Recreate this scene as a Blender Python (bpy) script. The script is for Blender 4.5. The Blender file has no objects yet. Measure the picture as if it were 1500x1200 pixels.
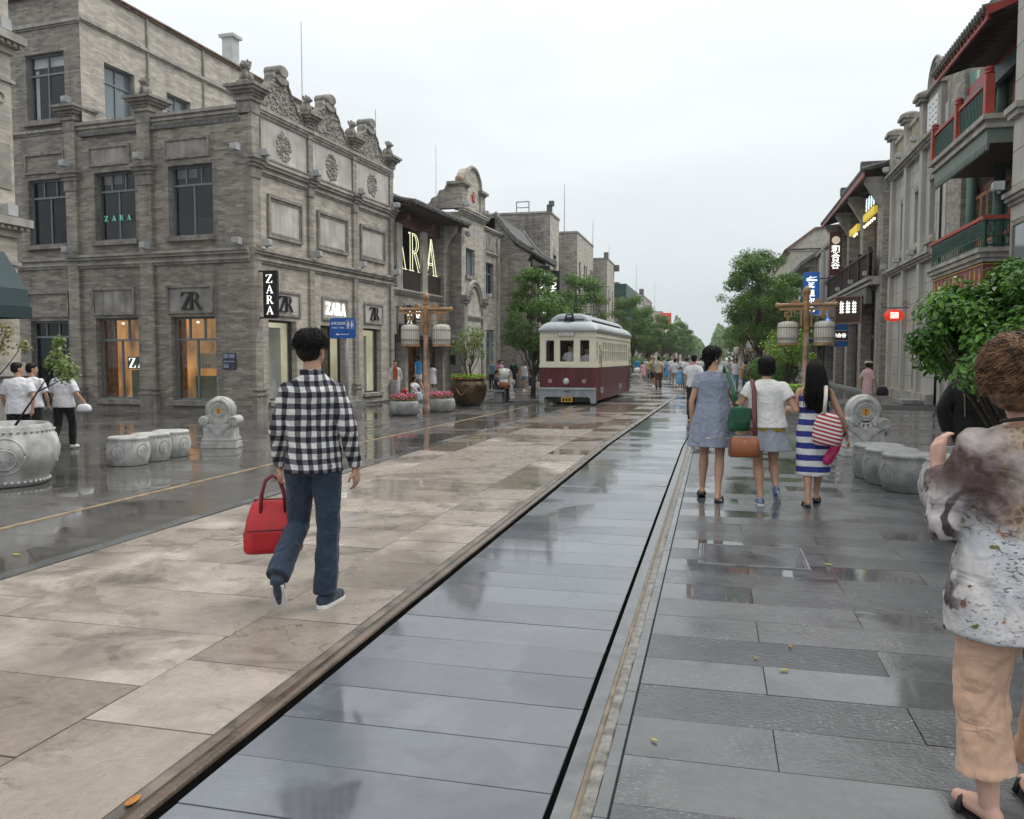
import bpy, bmesh, math, random
from mathutils import Vector, Matrix
random.seed(11)
R = math.radians
PI = math.pi
scene = bpy.context.scene
col = scene.collection

# ------------------------------------------------------------------ camera
cam_d = bpy.data.cameras.new('camera')
cam = bpy.data.objects.new('camera', cam_d)
col.objects.link(cam)
cam.location = (0, 0, 1.57)
cam.rotation_euler = (R(90 - 3.54), 0, R(13.76))
cam_d.sensor_fit = 'HORIZONTAL'
cam_d.sensor_width = 36
cam_d.lens = 29.11
cam_d.clip_start = 0.05
cam_d.clip_end = 6000
scene.camera = cam

# ------------------------------------------------------------------ world: overcast afternoon
SUN_EL, SUN_AZ = R(56), R(50)          # azimuth measured from +Y towards +X
world = bpy.data.worlds.new('World')
scene.world = world
world.use_nodes = True
wn, wl = world.node_tree.nodes, world.node_tree.links
wn.clear()
w_out = wn.new('ShaderNodeOutputWorld')
w_bg = wn.new('ShaderNodeBackground')
w_bg.inputs['Strength'].default_value = 0.1
sky = wn.new('ShaderNodeTexSky')
sky.sky_type = 'NISHITA'
sky.sun_disc = False
sky.sun_elevation = SUN_EL
sky.sun_rotation = SUN_AZ
sky.air_density = 1.6
sky.dust_density = 4.0
tc = wn.new('ShaderNodeTexCoord')
sep = wn.new('ShaderNodeSeparateXYZ')
wl.new(tc.outputs['Generated'], sep.inputs[0])
ramp = wn.new('ShaderNodeValToRGB')      # an overcast sky is brighter overhead than at the horizon
ramp.color_ramp.elements[0].position = 0.0
ramp.color_ramp.elements[0].color = (0.435, 0.485, 0.515, 1)
ramp.color_ramp.elements[1].position = 0.75
ramp.color_ramp.elements[1].color = (0.93, 0.93, 0.92, 1)
e = ramp.color_ramp.elements.new(0.2)
e.color = (0.535, 0.572, 0.595, 1)
e = ramp.color_ramp.elements.new(0.4)
e.color = (0.655, 0.68, 0.695, 1)
wl.new(sep.outputs['Z'], ramp.inputs[0])
noi = wn.new('ShaderNodeTexNoise')
noi.inputs['Scale'].default_value = 2.2
noi.inputs['Detail'].default_value = 5
noi.inputs['Distortion'].default_value = 0.4
wmap = wn.new('ShaderNodeMapping')
wmap.inputs['Scale'].default_value = (1, 1, 3.0)
wl.new(tc.outputs['Generated'], wmap.inputs[0])
wl.new(wmap.outputs[0], noi.inputs['Vector'])
mr = wn.new('ShaderNodeMapRange')
mr.inputs[1].default_value = 0.3
mr.inputs[2].default_value = 0.7
mr.inputs[3].default_value = 11.2
mr.inputs[4].default_value = 13.4
wl.new(noi.outputs['Fac'], mr.inputs[0])
vm = wn.new('ShaderNodeVectorMath')
vm.operation = 'SCALE'
wl.new(ramp.outputs[0], vm.inputs[0])
wl.new(mr.outputs[0], vm.inputs['Scale'])
wmix = wn.new('ShaderNodeMix')
wmix.data_type = 'RGBA'
wmix.inputs['Factor'].default_value = 0.93
wl.new(sky.outputs[0], wmix.inputs['A'])
wl.new(vm.outputs[0], wmix.inputs['B'])
wl.new(wmix.outputs['Result'], w_bg.inputs['Color'])
wl.new(w_bg.outputs[0], w_out.inputs[0])

# ------------------------------------------------------------------ sun behind cloud
sun_d = bpy.data.lights.new('sun', 'SUN')
sun_d.energy = 1.4
sun_d.angle = R(25)
sun_d.color = (1.0, 0.965, 0.9)
sun = bpy.data.objects.new('sun', sun_d)
col.objects.link(sun)
sdir = Vector((math.sin(SUN_AZ) * math.cos(SUN_EL), math.cos(SUN_AZ) * math.cos(SUN_EL), math.sin(SUN_EL)))
sun.rotation_euler = (-sdir).to_track_quat('-Z', 'Y').to_euler()

# ------------------------------------------------------------------ exposure and renderer
vs = scene.view_settings
scene.display_settings.display_device = 'sRGB'
vs.view_transform = 'Standard'
vs.look = 'None'
vs.exposure = 0.4
vs.gamma = 1.0
scene.cycles.max_bounces = 6
scene.cycles.diffuse_bounces = 3
scene.cycles.glossy_bounces = 3
scene.cycles.transmission_bounces = 4
scene.cycles.transparent_max_bounces = 12
scene.cycles.volume_bounces = 0
scene.cycles.caustics_reflective = False
scene.cycles.caustics_refractive = False
scene.cycles.sample_clamp_indirect = 6.0
scene.cycles.use_denoising = True
scene.cycles.use_adaptive_sampling = True
scene.cycles.adaptive_threshold = 0.02

# ================================================================== helpers
def tag(o, label=None, cat=None, group=None, kind=None):
    if label: o['label'] = label
    if cat: o['category'] = cat
    if group: o['group'] = group
    if kind: o['kind'] = kind
    return o

def empty(name, loc=(0, 0, 0), rz=0.0, label=None, cat=None, group=None, parent=None):
    o = bpy.data.objects.new(name, None)
    col.objects.link(o)
    o.location = loc
    o.rotation_euler = (0, 0, rz)
    o.empty_display_size = 0.2
    o.parent = parent
    return tag(o, label, cat, group)

def new_obj(name, me, parent=None, loc=None, rot=None):
    o = bpy.data.objects.new(name, me)
    col.objects.link(o)
    o.parent = parent
    if loc is not None: o.location = loc
    if rot is not None: o.rotation_euler = rot
    return o

def copy_tree(o, parent=None):
    c = o.copy()
    col.objects.link(c)
    c.parent = parent
    for ch in list(o.children):
        copy_tree(ch, c)
    return c

class MB:
    """collects shapes and links them as one mesh object"""
    def __init__(s):
        s.v = []; s.f = []
    def add(s, vs, fs):
        n = len(s.v)
        s.v += [tuple(p) for p in vs]
        s.f += [tuple(i + n for i in f) for f in fs]
        return s
    def box(s, x0, x1, y0, y1, z0, z1):
        if x0 > x1: x0, x1 = x1, x0
        if y0 > y1: y0, y1 = y1, y0
        if z0 > z1: z0, z1 = z1, z0
        v = [(x0,y0,z0),(x1,y0,z0),(x1,y1,z0),(x0,y1,z0),(x0,y0,z1),(x1,y0,z1),(x1,y1,z1),(x0,y1,z1)]
        return s.add(v, [(0,3,2,1),(4,5,6,7),(0,1,5,4),(1,2,6,5),(2,3,7,6),(3,0,4,7)])
    def quad(s, a, b, c, d):
        return s.add([a, b, c, d], [(0, 1, 2, 3)])
    def prism(s, pts, axis, a, b):
        def P(p, t):
            if axis == 'y': return (p[0], t, p[1])
            if axis == 'x': return (t, p[0], p[1])
            return (p[0], p[1], t)
        n = len(pts)
        v = [P(p, a) for p in pts] + [P(p, b) for p in pts]
        f = [tuple(range(n - 1, -1, -1)), tuple(range(n, 2 * n))]
        f += [(i, (i + 1) % n, n + (i + 1) % n, n + i) for i in range(n)]
        return s.add(v, f)
    def loft(s, rings, cap=True):
        n = len(rings[0]); v = []; f = []
        for r_ in rings: v += r_
        for k in range(len(rings) - 1):
            for i in range(n):
                j = (i + 1) % n
                f.append((k*n+i, k*n+j, (k+1)*n+j, (k+1)*n+i))
        if cap:
            f.append(tuple(range(n - 1, -1, -1)))
            f.append(tuple(range((len(rings)-1)*n, len(rings)*n)))
        return s.add(v, f)
    def lathe(s, prof, n=24, c=(0, 0, 0), axis='z', cap=True, sx=1.0, sy=1.0):
        rings = []
        for r_, h in prof:
            ring = []
            for i in range(n):
                a = 2 * PI * i / n
                p = (r_ * math.cos(a) * sx, r_ * math.sin(a) * sy, h)
                if axis == 'y': p = (p[0], h, p[1])
                elif axis == 'x': p = (h, p[0], p[1])
                ring.append((p[0] + c[0], p[1] + c[1], p[2] + c[2]))
            rings.append(ring)
        return s.loft(rings, cap)
    def tube(s, pts, r_, n=8, cap=True, flat=1.0):
        pts = [Vector(p) for p in pts]
        m = len(pts)
        rr = r_ if isinstance(r_, (list, tuple)) else [r_] * m
        t0 = (pts[1] - pts[0]).normalized()
        up = Vector((0, 0, 1)) if abs(t0.z) < 0.9 else Vector((0, 1, 0))
        nrm = (up - t0 * up.dot(t0)).normalized()
        rings = []
        for k in range(m):
            if k == 0: t = (pts[1] - pts[0])
            elif k == m - 1: t = (pts[-1] - pts[-2])
            else: t = (pts[k+1] - pts[k-1])
            t = t.normalized()
            nrm = (nrm - t * nrm.dot(t))
            if nrm.length < 1e-6: nrm = t.orthogonal()
            nrm.normalize()
            b = t.cross(nrm)
            rings.append([tuple(pts[k] + nrm * (math.cos(2*PI*i/n) * rr[k]) + b * (math.sin(2*PI*i/n) * rr[k] * flat)) for i in range(n)])
        return s.loft(rings, cap)
    def ball(s, c, r_, n=12, m=8):
        if not isinstance(r_, (tuple, list)): r_ = (r_, r_, r_)
        rings = []
        for k in range(1, m):
            t = PI * k / m
            rings.append([(c[0] + r_[0]*math.sin(t)*math.cos(2*PI*i/n), c[1] + r_[1]*math.sin(t)*math.sin(2*PI*i/n), c[2] - r_[2]*math.cos(t)) for i in range(n)])
        return s.loft(rings)
    def mesh(s, name):
        me = bpy.data.meshes.new(name)
        me.from_pydata(s.v, [], s.f)
        return me
    def build(s, name, mat=None, parent=None, smooth=False, loc=None, rot=None, fix=True, bevel=0):
        me = s.mesh(name)
        if fix:
            bm = bmesh.new(); bm.from_mesh(me)
            bmesh.ops.recalc_face_normals(bm, faces=bm.faces)
            bm.to_mesh(me); bm.free()
        if smooth:
            me.polygons.foreach_set('use_smooth', [True] * len(me.polygons))
        if mat: me.materials.append(mat)
        o = new_obj(name, me, parent, loc, rot)
        if smooth == 'auto':
            pass
        if bevel:
            b = o.modifiers.new('bevel', 'BEVEL'); b.width = bevel; b.segments = 2; b.limit_method = 'ANGLE'
        return o

def touching(boxes, tol=0.012):
    """groups of boxes that touch: pieces that stand apart become objects of their own"""
    B = [(min(b[0], b[1]), max(b[0], b[1]), min(b[2], b[3]), max(b[2], b[3]), min(b[4], b[5]), max(b[4], b[5])) for b in boxes]
    left = list(range(len(B))); out = []
    while left:
        g_ = [left.pop(0)]
        for i in g_:
            for j in left[:]:
                if all(B[i][2*k] <= B[j][2*k+1]+tol and B[j][2*k] <= B[i][2*k+1]+tol for k in range(3)): g_.append(j); left.remove(j)
        out.append([boxes[i] for i in g_])
    return out

def part(name, mat, parent, *boxes):
    first = None
    for grp in touching(boxes):
        m = MB()
        for b in grp: m.box(*b)
        o = m.build(name, mat, parent)
        first = first or o
    return first

# ================================================================== materials
def _nodes(name):
    m = bpy.data.materials.new(name)
    m.use_nodes = True
    nt = m.node_tree
    b = nt.nodes['Principled BSDF']
    return m, nt, nt.nodes, nt.links, b

def N(nt, typ, **kw):
    n = nt.nodes.new(typ)
    for k, v in kw.items(): setattr(n, k, v)
    return n

def mathn(nt, op, a, b=None, c=None, clamp=False):
    n = nt.nodes.new('ShaderNodeMath'); n.operation = op; n.use_clamp = clamp
    for i, x in enumerate((a, b, c)):
        if x is None: continue
        if isinstance(x, (int, float)): n.inputs[i].default_value = x
        else: nt.links.new(x, n.inputs[i])
    return n.outputs[0]

def mixc(nt, fac, a, b, blend='MIX'):
    n = nt.nodes.new('ShaderNodeMix'); n.data_type = 'RGBA'; n.blend_type = blend
    for key, x in (('Factor', fac), ('A', a), ('B', b)):
        if isinstance(x, (int, float)): n.inputs[key].default_value = x
        elif isinstance(x, tuple): n.inputs[key].default_value = (*x[:3], 1)
        else: nt.links.new(x, n.inputs[key])
    return n.outputs['Result']

def noise(nt, vec, scale, detail=4, dist=0.0, rough=0.5):
    n = nt.nodes.new('ShaderNodeTexNoise')
    n.inputs['Scale'].default_value = scale
    n.inputs['Detail'].default_value = detail
    n.inputs['Distortion'].default_value = dist
    n.inputs['Roughness'].default_value = rough
    if vec is not None: nt.links.new(vec, n.inputs['Vector'])
    return n.outputs['Fac']

def mrange(nt, x, a, b, c, d):
    n = nt.nodes.new('ShaderNodeMapRange')
    nt.links.new(x, n.inputs[0])
    for i, v in enumerate((a, b, c, d)): n.inputs[i + 1].default_value = v
    return n.outputs[0]

def mapping(nt, vec, scale=(1, 1, 1), rot=(0, 0, 0), loc=(0, 0, 0)):
    n = nt.nodes.new('ShaderNodeMapping')
    n.inputs['Scale'].default_value = scale
    n.inputs['Rotation'].default_value = rot
    n.inputs['Location'].default_value = loc
    nt.links.new(vec, n.inputs[0])
    return n.outputs[0]

def bumpn(nt, b, h, strength, dist=0.01):
    n = nt.nodes.new('ShaderNodeBump')
    n.inputs['Strength'].default_value = strength
    n.inputs['Distance'].default_value = dist
    nt.links.new(h, n.inputs['Height'])
    nt.links.new(n.outputs[0], b.inputs['Normal'])

MATS = {}
def plain(name, base, rough=0.6, metal=0.0, var=0.12, vscale=3.0, bump=0.0, bscale=40.0, spec=0.5, emis=None, estr=1.0, streak=0.0, coat=0.0, sheen=0.0):
    """a procedural material: a base colour broken up by noise, with fine relief"""
    if name in MATS: return MATS[name]
    m, nt, nodes, L, b = _nodes(name)
    tcn = nodes.new('ShaderNodeTexCoord')
    v = tcn.outputs['Object']
    c = base
    if var:
        f = noise(nt, v, vscale, 5)
        lo = tuple(max(0, x * (1 - var * 1.6)) for x in base); hi = tuple(min(1, x * (1 + var * 1.6)) for x in base)
        cc = mixc(nt, mrange(nt, f, 0.3, 0.7, 0, 1), lo, hi)
        if streak:
            f2 = noise(nt, mapping(nt, v, (6, 6, 0.35)), 1.0, 5)
            cc = mixc(nt, mrange(nt, f2, 0.48, 0.75, 0, streak), cc, tuple(x * 0.35 for x in base))
        L.new(cc, b.inputs['Base Color'])
        L.new(mrange(nt, f, 0.3, 0.7, max(0.02, rough - 0.08), min(1, rough + 0.08)), b.inputs['Roughness'])
    else:
        b.inputs['Base Color'].default_value = (*base, 1)
        b.inputs['Roughness'].default_value = rough
    b.inputs['Metallic'].default_value = metal
    b.inputs['Specular IOR Level'].default_value = spec
    if coat: b.inputs['Coat Weight'].default_value = coat; b.inputs['Coat Roughness'].default_value = 0.15
    if sheen: b.inputs['Sheen Weight'].default_value = sheen
    if emis:
        b.inputs['Emission Color'].default_value = (*emis, 1)
        b.inputs['Emission Strength'].default_value = estr
    if bump: bumpn(nt, b, noise(nt, v, bscale, 4), bump)
    MATS[name] = m
    return m

def brick_mat(name, c1, c2, mortar, scale=1.0, bw=0.24, bh=0.062, streak=0.5, bump=0.5, rough=0.85, msize=0.006):
    """small grey bricks: colour differs brick by brick, with weather streaks"""
    if name in MATS: return MATS[name]
    m, nt, nodes, L, b = _nodes(name)
    tcn = nodes.new('ShaderNodeTexCoord')
    sp = nodes.new('ShaderNodeSeparateXYZ'); L.new(tcn.outputs['Object'], sp.inputs[0])
    cb = nodes.new('ShaderNodeCombineXYZ')
    L.new(mathn(nt, 'ADD', sp.outputs[0], sp.outputs[1]), cb.inputs[0]); L.new(sp.outputs[2], cb.inputs[1])
    br = nodes.new('ShaderNodeTexBrick')
    br.inputs['Scale'].default_value = scale
    br.inputs['Brick Width'].default_value = bw; br.inputs['Row Height'].default_value = bh
    br.inputs['Mortar Size'].default_value = msize; br.inputs['Mortar Smooth'].default_value = 0.2
    br.inputs['Bias'].default_value = 0.0
    br.inputs['Color1'].default_value = (*c1, 1); br.inputs['Color2'].default_value = (*c2, 1); br.inputs['Mortar'].default_value = (*mortar, 1)
    L.new(cb.outputs[0], br.inputs['Vector'])
    v = tcn.outputs['Object']
    f = noise(nt, v, 0.55, 6, 0.5)
    c = mixc(nt, mrange(nt, f, 0.35, 0.68, 0, 0.65), br.outputs['Color'], mixc(nt, 0.5, br.outputs['Color'], (0.36, 0.34, 0.31), 'MIX'))
    # blotches a few courses high, as on repaired walls
    f3 = noise(nt, mapping(nt, cb.outputs[0], (1.1, 5.5, 1)), 1.0, 4)
    c = mixc(nt, mrange(nt, f3, 0.38, 0.62, 0, 1), mixc(nt, 1.0, c, (0.84, 0.84, 0.85), 'MULTIPLY'), mixc(nt, 1.0, c, (1.1, 1.09, 1.07), 'MULTIPLY'))
    b2 = nodes.new('ShaderNodeTexBrick')      # odd bricks, darker or paler than the rest
    for k_, v_ in (('Scale', scale), ('Brick Width', bw*1.5), ('Row Height', bh*2), ('Mortar Size', 0.0), ('Bias', -0.2)): b2.inputs[k_].default_value = v_
    b2.inputs['Color1'].default_value = (0.9, 0.9, 0.91, 1); b2.inputs['Color2'].default_value = (1.1, 1.09, 1.06, 1)
    L.new(cb.outputs[0], b2.inputs['Vector'])
    c = mixc(nt, 1.0, c, b2.outputs['Color'], 'MULTIPLY')
    f2 = noise(nt, mapping(nt, v, (2.2, 2.2, 0.16)), 1.0, 6)
    c = mixc(nt, mrange(nt, f2, 0.5, 0.72, 0, streak), c, (0.07, 0.065, 0.06))
    c = mixc(nt, 1.0, c, (1.012, 1.0, 0.972), 'MULTIPLY')
    L.new(c, b.inputs['Base Color'])
    b.inputs['Roughness'].default_value = rough
    h = mathn(nt, 'ADD', mathn(nt, 'MULTIPLY', br.outputs['Fac'], -1.0), mathn(nt, 'MULTIPLY', noise(nt, v, 30, 4), 0.6))
    bumpn(nt, b, h, bump, 0.008)
    MATS[name] = m
    return m

def glass_mat(name, tint=(0.75, 0.8, 0.8), rough=0.02, trans=0.85):
    """window glass: clear to look into, mirror-like at a slant"""
    if name in MATS: return MATS[name]
    m, nt, nodes, L, b = _nodes(name)
    nodes.remove(b)
    out = nodes['Material Output']
    tr = nodes.new('ShaderNodeBsdfTransparent'); tr.inputs[0].default_value = (*tint, 1)
    gl = nodes.new('ShaderNodeBsdfGlossy'); gl.inputs['Roughness'].default_value = rough; gl.inputs['Color'].default_value = (0.9, 0.92, 0.95, 1)
    fr = nodes.new('ShaderNodeFresnel'); fr.inputs[0].default_value = 1.5
    tcn = nodes.new('ShaderNodeTexCoord')
    bp = nodes.new('ShaderNodeBump'); bp.inputs['Strength'].default_value = 0.04; bp.inputs['Distance'].default_value = 0.02
    L.new(noise(nt, tcn.outputs['Object'], 1.5, 2), bp.inputs['Height'])
    L.new(bp.outputs[0], gl.inputs['Normal'])
    mx = nodes.new('ShaderNodeMixShader')
    gg = nodes.new('ShaderNodeNewGeometry')
    front = mathn(nt, 'SUBTRACT', 1.0, gg.outputs['Backfacing'])
    L.new(mathn(nt, 'MULTIPLY', mathn(nt, 'ADD', fr.outputs[0], 1.0 - trans - 0.05, clamp=True), front), mx.inputs[0])
    L.new(tr.outputs[0], mx.inputs[1]); L.new(gl.outputs[0], mx.inputs[2])
    L.new(mx.outputs[0], out.inputs['Surface'])
    MATS[name] = m
    return m

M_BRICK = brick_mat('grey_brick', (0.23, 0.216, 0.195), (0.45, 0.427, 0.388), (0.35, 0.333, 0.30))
M_BRICK_D = brick_mat('shaded_grey_brick', (0.18, 0.168, 0.155), (0.40, 0.377, 0.345), (0.29, 0.274, 0.25), streak=0.5)  # side walls: their shade is put into a darker brick colour
M_BRICK_L = brick_mat('pale_lit_grey_brick', (0.38, 0.358, 0.32), (0.60, 0.568, 0.515), (0.50, 0.475, 0.43), streak=0.3)  # mostly street fronts: the open sky's light put into a paler brick
M_STONE = plain('weathered_grey_stone', (0.37, 0.35, 0.315), 0.85, var=0.2, vscale=2.0, bump=0.35, bscale=25, streak=0.6)
M_STONE_D = plain('dark_carved_stone', (0.28, 0.262, 0.235), 0.9, var=0.22, vscale=4.0, bump=0.5, bscale=30, streak=0.6)
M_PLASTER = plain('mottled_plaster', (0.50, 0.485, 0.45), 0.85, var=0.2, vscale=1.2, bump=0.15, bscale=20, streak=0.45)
M_PLASTER_D = plain('shaded_mottled_plaster', (0.32, 0.305, 0.29), 0.85, var=0.28, vscale=1.6, bump=0.15, bscale=20, streak=0.6)  # side facade panels: shade put into a darker plaster colour
M_PANEL = plain('pale_stone_cladding', (0.46, 0.445, 0.41), 0.8, var=0.1, vscale=0.8, bump=0.1, bscale=30, streak=0.3)
M_TILE = plain('grey_roof_tile', (0.13, 0.13, 0.128), 0.75, var=0.3, vscale=6, bump=0.4, bscale=25)
M_WOODD = plain('dark_brown_timber', (0.045, 0.026, 0.02), 0.6, var=0.3, vscale=5, bump=0.2)
M_WOODR = plain('red_brown_timber', (0.11, 0.035, 0.028), 0.55, var=0.25, vscale=4, bump=0.2)
M_FRAME = plain('blue_grey_window_frame', (0.17, 0.2, 0.225), 0.45, var=0.08)
M_FRAMED = plain('dark_window_frame', (0.04, 0.045, 0.05), 0.45, var=0.1)
M_DARK = plain('dark_interior', (0.012, 0.012, 0.012), 0.9, var=0.1)  # near black: the gloom of unlit rooms put into the colour
M_GLASS = glass_mat('window_glass', (0.93, 0.95, 0.95), trans=0.95)
M_GLASST = glass_mat('tram_glass', (0.95, 0.96, 0.96), trans=1.0)
M_GLASSD = plain('dark_window_glass', (0.012, 0.016, 0.018), 0.05, var=0.4, vscale=0.8, spec=0.28)
M_GLASSB = plain('pale_reflecting_glass', (0.16, 0.2, 0.22), 0.05, var=0.15, vscale=0.4, spec=0.9)
M_METAL = plain('grey_painted_metal', (0.3, 0.31, 0.32), 0.4, metal=0.3, var=0.1)
M_IRON = plain('black_iron', (0.02, 0.02, 0.022), 0.45, metal=0.2, var=0.1)
M_WHITE = plain('white_paint', (0.72, 0.73, 0.73), 0.5, var=0.05)
M_LIGHTBOX = plain('grey_floodlight_housing', (0.42, 0.44, 0.44), 0.5, var=0.1)
M_RED = plain('red_paint', (0.30, 0.028, 0.02), 0.5, var=0.15)
M_REDO = plain('orange_red_paint', (0.40, 0.06, 0.035), 0.55, var=0.15)
M_GREEN = plain('dark_green_paint', (0.018, 0.075, 0.055), 0.5, var=0.2)
M_GREENP = plain('pale_green_fretwork', (0.15, 0.19, 0.165), 0.6, var=0.15)
M_GOLD = plain('gold_paint', (0.55, 0.33, 0.06), 0.45, var=0.15)
M_GRANITE = plain('white_granite', (0.45, 0.455, 0.44), 0.55, var=0.2, vscale=6, bump=0.35, bscale=60, streak=0.5)
M_GRANITED = plain('grey_carved_granite', (0.27, 0.278, 0.275), 0.6, var=0.2, vscale=5, bump=0.3, bscale=60, streak=0.5)
M_BLACKSIGN = plain('black_sign', (0.012, 0.012, 0.013), 0.35, var=0.1)
M_SIGNW = plain('lit_white_lettering', (0.8, 0.8, 0.78), 0.5, var=0, emis=(0.95, 1.0, 0.92), estr=0.9)
M_NEON = plain('yellow_white_neon', (0.8, 0.8, 0.6), 0.5, var=0, emis=(1.0, 1.0, 0.66), estr=1.1)
M_SKIN = plain('skin', (0.50, 0.29, 0.20), 0.5, var=0.08, vscale=6, spec=0.35)
M_SKINP = plain('pale_skin', (0.60, 0.37, 0.29), 0.5, var=0.08, vscale=6, spec=0.35)
M_HAIR = plain('black_hair', (0.008, 0.007, 0.0068), 0.5, var=0.3, vscale=30, bump=0.35, bscale=90, spec=0.2)
# ================================================================== wet paving
def wet_stone(name, lo, hi, island=False, wet=(0.42, 0.6), wscale=0.55, rdry=0.38, rwet=0.04, tool=0.25, toolscale=(60, 8, 60), stain=0.35, rndwet=0.25, dark=0.55, mott=0.25, crack=0.0, glint_fleck=0.0):
    m, nt, nodes, L, b = _nodes(name)
    g = nodes.new('ShaderNodeNewGeometry')
    pos = g.outputs['Position']
    if island: rnd = g.outputs['Random Per Island']
    else: rnd = nodes.new('ShaderNodeObjectInfo').outputs['Random']
    off = nodes.new('ShaderNodeCombineXYZ'); L.new(mathn(nt, 'MULTIPLY', rnd, 37.0), off.inputs[0]); L.new(mathn(nt, 'MULTIPLY', rnd, 91.0), off.inputs[1])
    av = nodes.new('ShaderNodeVectorMath'); av.operation = 'ADD'; L.new(pos, av.inputs[0]); L.new(off.outputs[0], av.inputs[1])
    own = av.outputs[0]                     # each slab has its own grain and stains
    base = mixc(nt, rnd, lo, hi)
    f = mathn(nt, 'ADD', mathn(nt, 'MULTIPLY', noise(nt, own, 1.9, 8, 0.6, 0.68), 0.62), mathn(nt, 'MULTIPLY', noise(nt, own, 22, 6, 0.3, 0.7), 0.38))
    base = mixc(nt, mrange(nt, f, 0.3, 0.7, 0, 1), mixc(nt, 1.0, base, (1 - mott,) * 3, 'MULTIPLY'), mixc(nt, 1.0, base, (1 + mott,) * 3, 'MULTIPLY'))
    fs = noise(nt, mapping(nt, own, (1.0, 1.25, 1)), 1.25, 8, 0.9, 0.62)
    base = mixc(nt, mathn(nt, 'MULTIPLY', mrange(nt, fs, 0.54, 0.60, 0, stain), mrange(nt, noise(nt, pos, 7, 8, 0.5, 0.7), 0.35, 0.6, 0.35, 1)), base, tuple(x * 0.36 for x in lo))
    if glint_fleck:  # glints on the chiselled face put into the colour as pale flecks
        fk = mathn(nt, 'MULTIPLY', mrange(nt, noise(nt, mapping(nt, pos, (38, 150, 1)), 1.0, 2), 0.60, 0.68, 0, glint_fleck), mrange(nt, noise(nt, pos, 2.3, 4), 0.5, 0.62, 0, 1))
        base = mixc(nt, fk, base, (0.5, 0.51, 0.51))
    if crack:
        vc = nodes.new('ShaderNodeTexVoronoi'); vc.feature = 'DISTANCE_TO_EDGE'; vc.inputs['Scale'].default_value = 1.1
        wv_ = nodes.new('ShaderNodeVectorMath'); wv_.operation = 'ADD'; nz = nodes.new('ShaderNodeTexNoise'); nz.inputs['Scale'].default_value = 3.0; nz.inputs['Detail'].default_value = 6
        L.new(pos, nz.inputs['Vector']); L.new(pos, wv_.inputs[0]); L.new(nz.outputs['Color'], wv_.inputs[1]); L.new(wv_.outputs[0], vc.inputs['Vector'])
        cm_ = mathn(nt, 'MULTIPLY', mrange(nt, vc.outputs['Distance'], 0.0, 0.012, crack, 0), mrange(nt, noise(nt, pos, 0.8, 3), 0.48, 0.58, 0, 1))
        base = mixc(nt, cm_, base, tuple(x * 0.25 for x in lo))
    w0 = noise(nt, mapping(nt, pos, (1, 0.8, 1)), wscale, 5, 0.5, 0.55)
    w = mathn(nt, 'ADD', w0, mathn(nt, 'MULTIPLY', mathn(nt, 'SUBTRACT', rnd, 0.5), rndwet))
    w = mrange(nt, w, wet[0], wet[1], 0, 1)
    # films of water have ragged rims
    base = mixc(nt, w, base, mixc(nt, 1.0, base, (dark,) * 3, 'MULTIPLY'))
    L.new(base, b.inputs['Base Color'])
    rn = mrange(nt, noise(nt, pos, 9, 5), 0.3, 0.7, 0.75, 1.25)
    rough = mathn(nt, 'MULTIPLY', mrange(nt, w, 0, 1, rdry, rwet), rn)
    L.new(rough, b.inputs['Roughness'])
    b.inputs['Specular IOR Level'].default_value = 0.7
    hb = mathn(nt, 'ADD', mathn(nt, 'MULTIPLY', noise(nt, mapping(nt, pos, toolscale), 1.0, 3), 0.6), mathn(nt, 'MULTIPLY', noise(nt, pos, 55, 4), 0.6))
    hb = mathn(nt, 'MULTIPLY', hb, mrange(nt, w, 0, 1, 1.0, 0.03))
    bumpn(nt, b, hb, tool, 0.006)
    MATS[name] = m
    return m

DK_LO, DK_HI = (0.065, 0.069, 0.075), (0.205, 0.21, 0.216)
PAVE = dict(wet=(0.41, 0.58), rdry=0.2, rwet=0.03, tool=1.0, toolscale=(26, 95, 60), mott=0.34, rndwet=0.36, glint_fleck=0.75)
M_PAVE = wet_stone('grey_paving_slab', DK_LO, DK_HI, **PAVE)
M_PAVE_I = wet_stone('grey_paving_slab_far', DK_LO, DK_HI, island=True, **PAVE)
TRK = dict(wet=(0.45, 0.5), wscale=0.62, rdry=0.2, rwet=0.07, tool=0.14, stain=0.25, rndwet=0.16, toolscale=(3, 70, 3), dark=0.75, mott=0.14)
TK = ((0.112, 0.123, 0.146), (0.18, 0.195, 0.222))
M_TRACK = wet_stone('smooth_track_slab', *TK, **TRK)
M_TRACK_I = wet_stone('smooth_track_slab_far', *TK, island=True, **TRK)
BG = dict(wet=(0.47, 0.66), wscale=0.75, rdry=0.28, rwet=0.07, tool=0.5, stain=0.5, rndwet=0.30, toolscale=(14, 4, 14), mott=0.27, dark=0.55, crack=0.8)
M_BEIGE = wet_stone('beige_track_slab', (0.26, 0.22, 0.186), (0.50, 0.445, 0.39), **BG)
BGF = dict(BG); BGF.update(wet=(0.40, 0.52), rwet=0.045, rdry=0.2, dark=0.55, rndwet=0.75, mott=0.38, wscale=0.9)
M_BEIGE_I = wet_stone('beige_track_slab_far', (0.20, 0.165, 0.138), (0.40, 0.345, 0.30), island=True, **BGF)
LFT = dict(wet=(0.38, 0.54), wscale=0.5, rdry=0.22, rwet=0.035, tool=0.35, stain=0.3, rndwet=0.3)
LF = ((0.095, 0.092, 0.088), (0.2, 0.193, 0.183))
M_LEFT = wet_stone('wet_grey_slab', *LF, **LFT)
M_LEFT_I = wet_stone('wet_grey_slab_far', *LF, island=True, **LFT)
M_FARPAVE = wet_stone('far_wet_paving', (0.12, 0.115, 0.11), (0.16, 0.155, 0.145), wet=(0.42, 0.58), wscale=0.5, rdry=0.3, rwet=0.07, tool=0.1)
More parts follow.
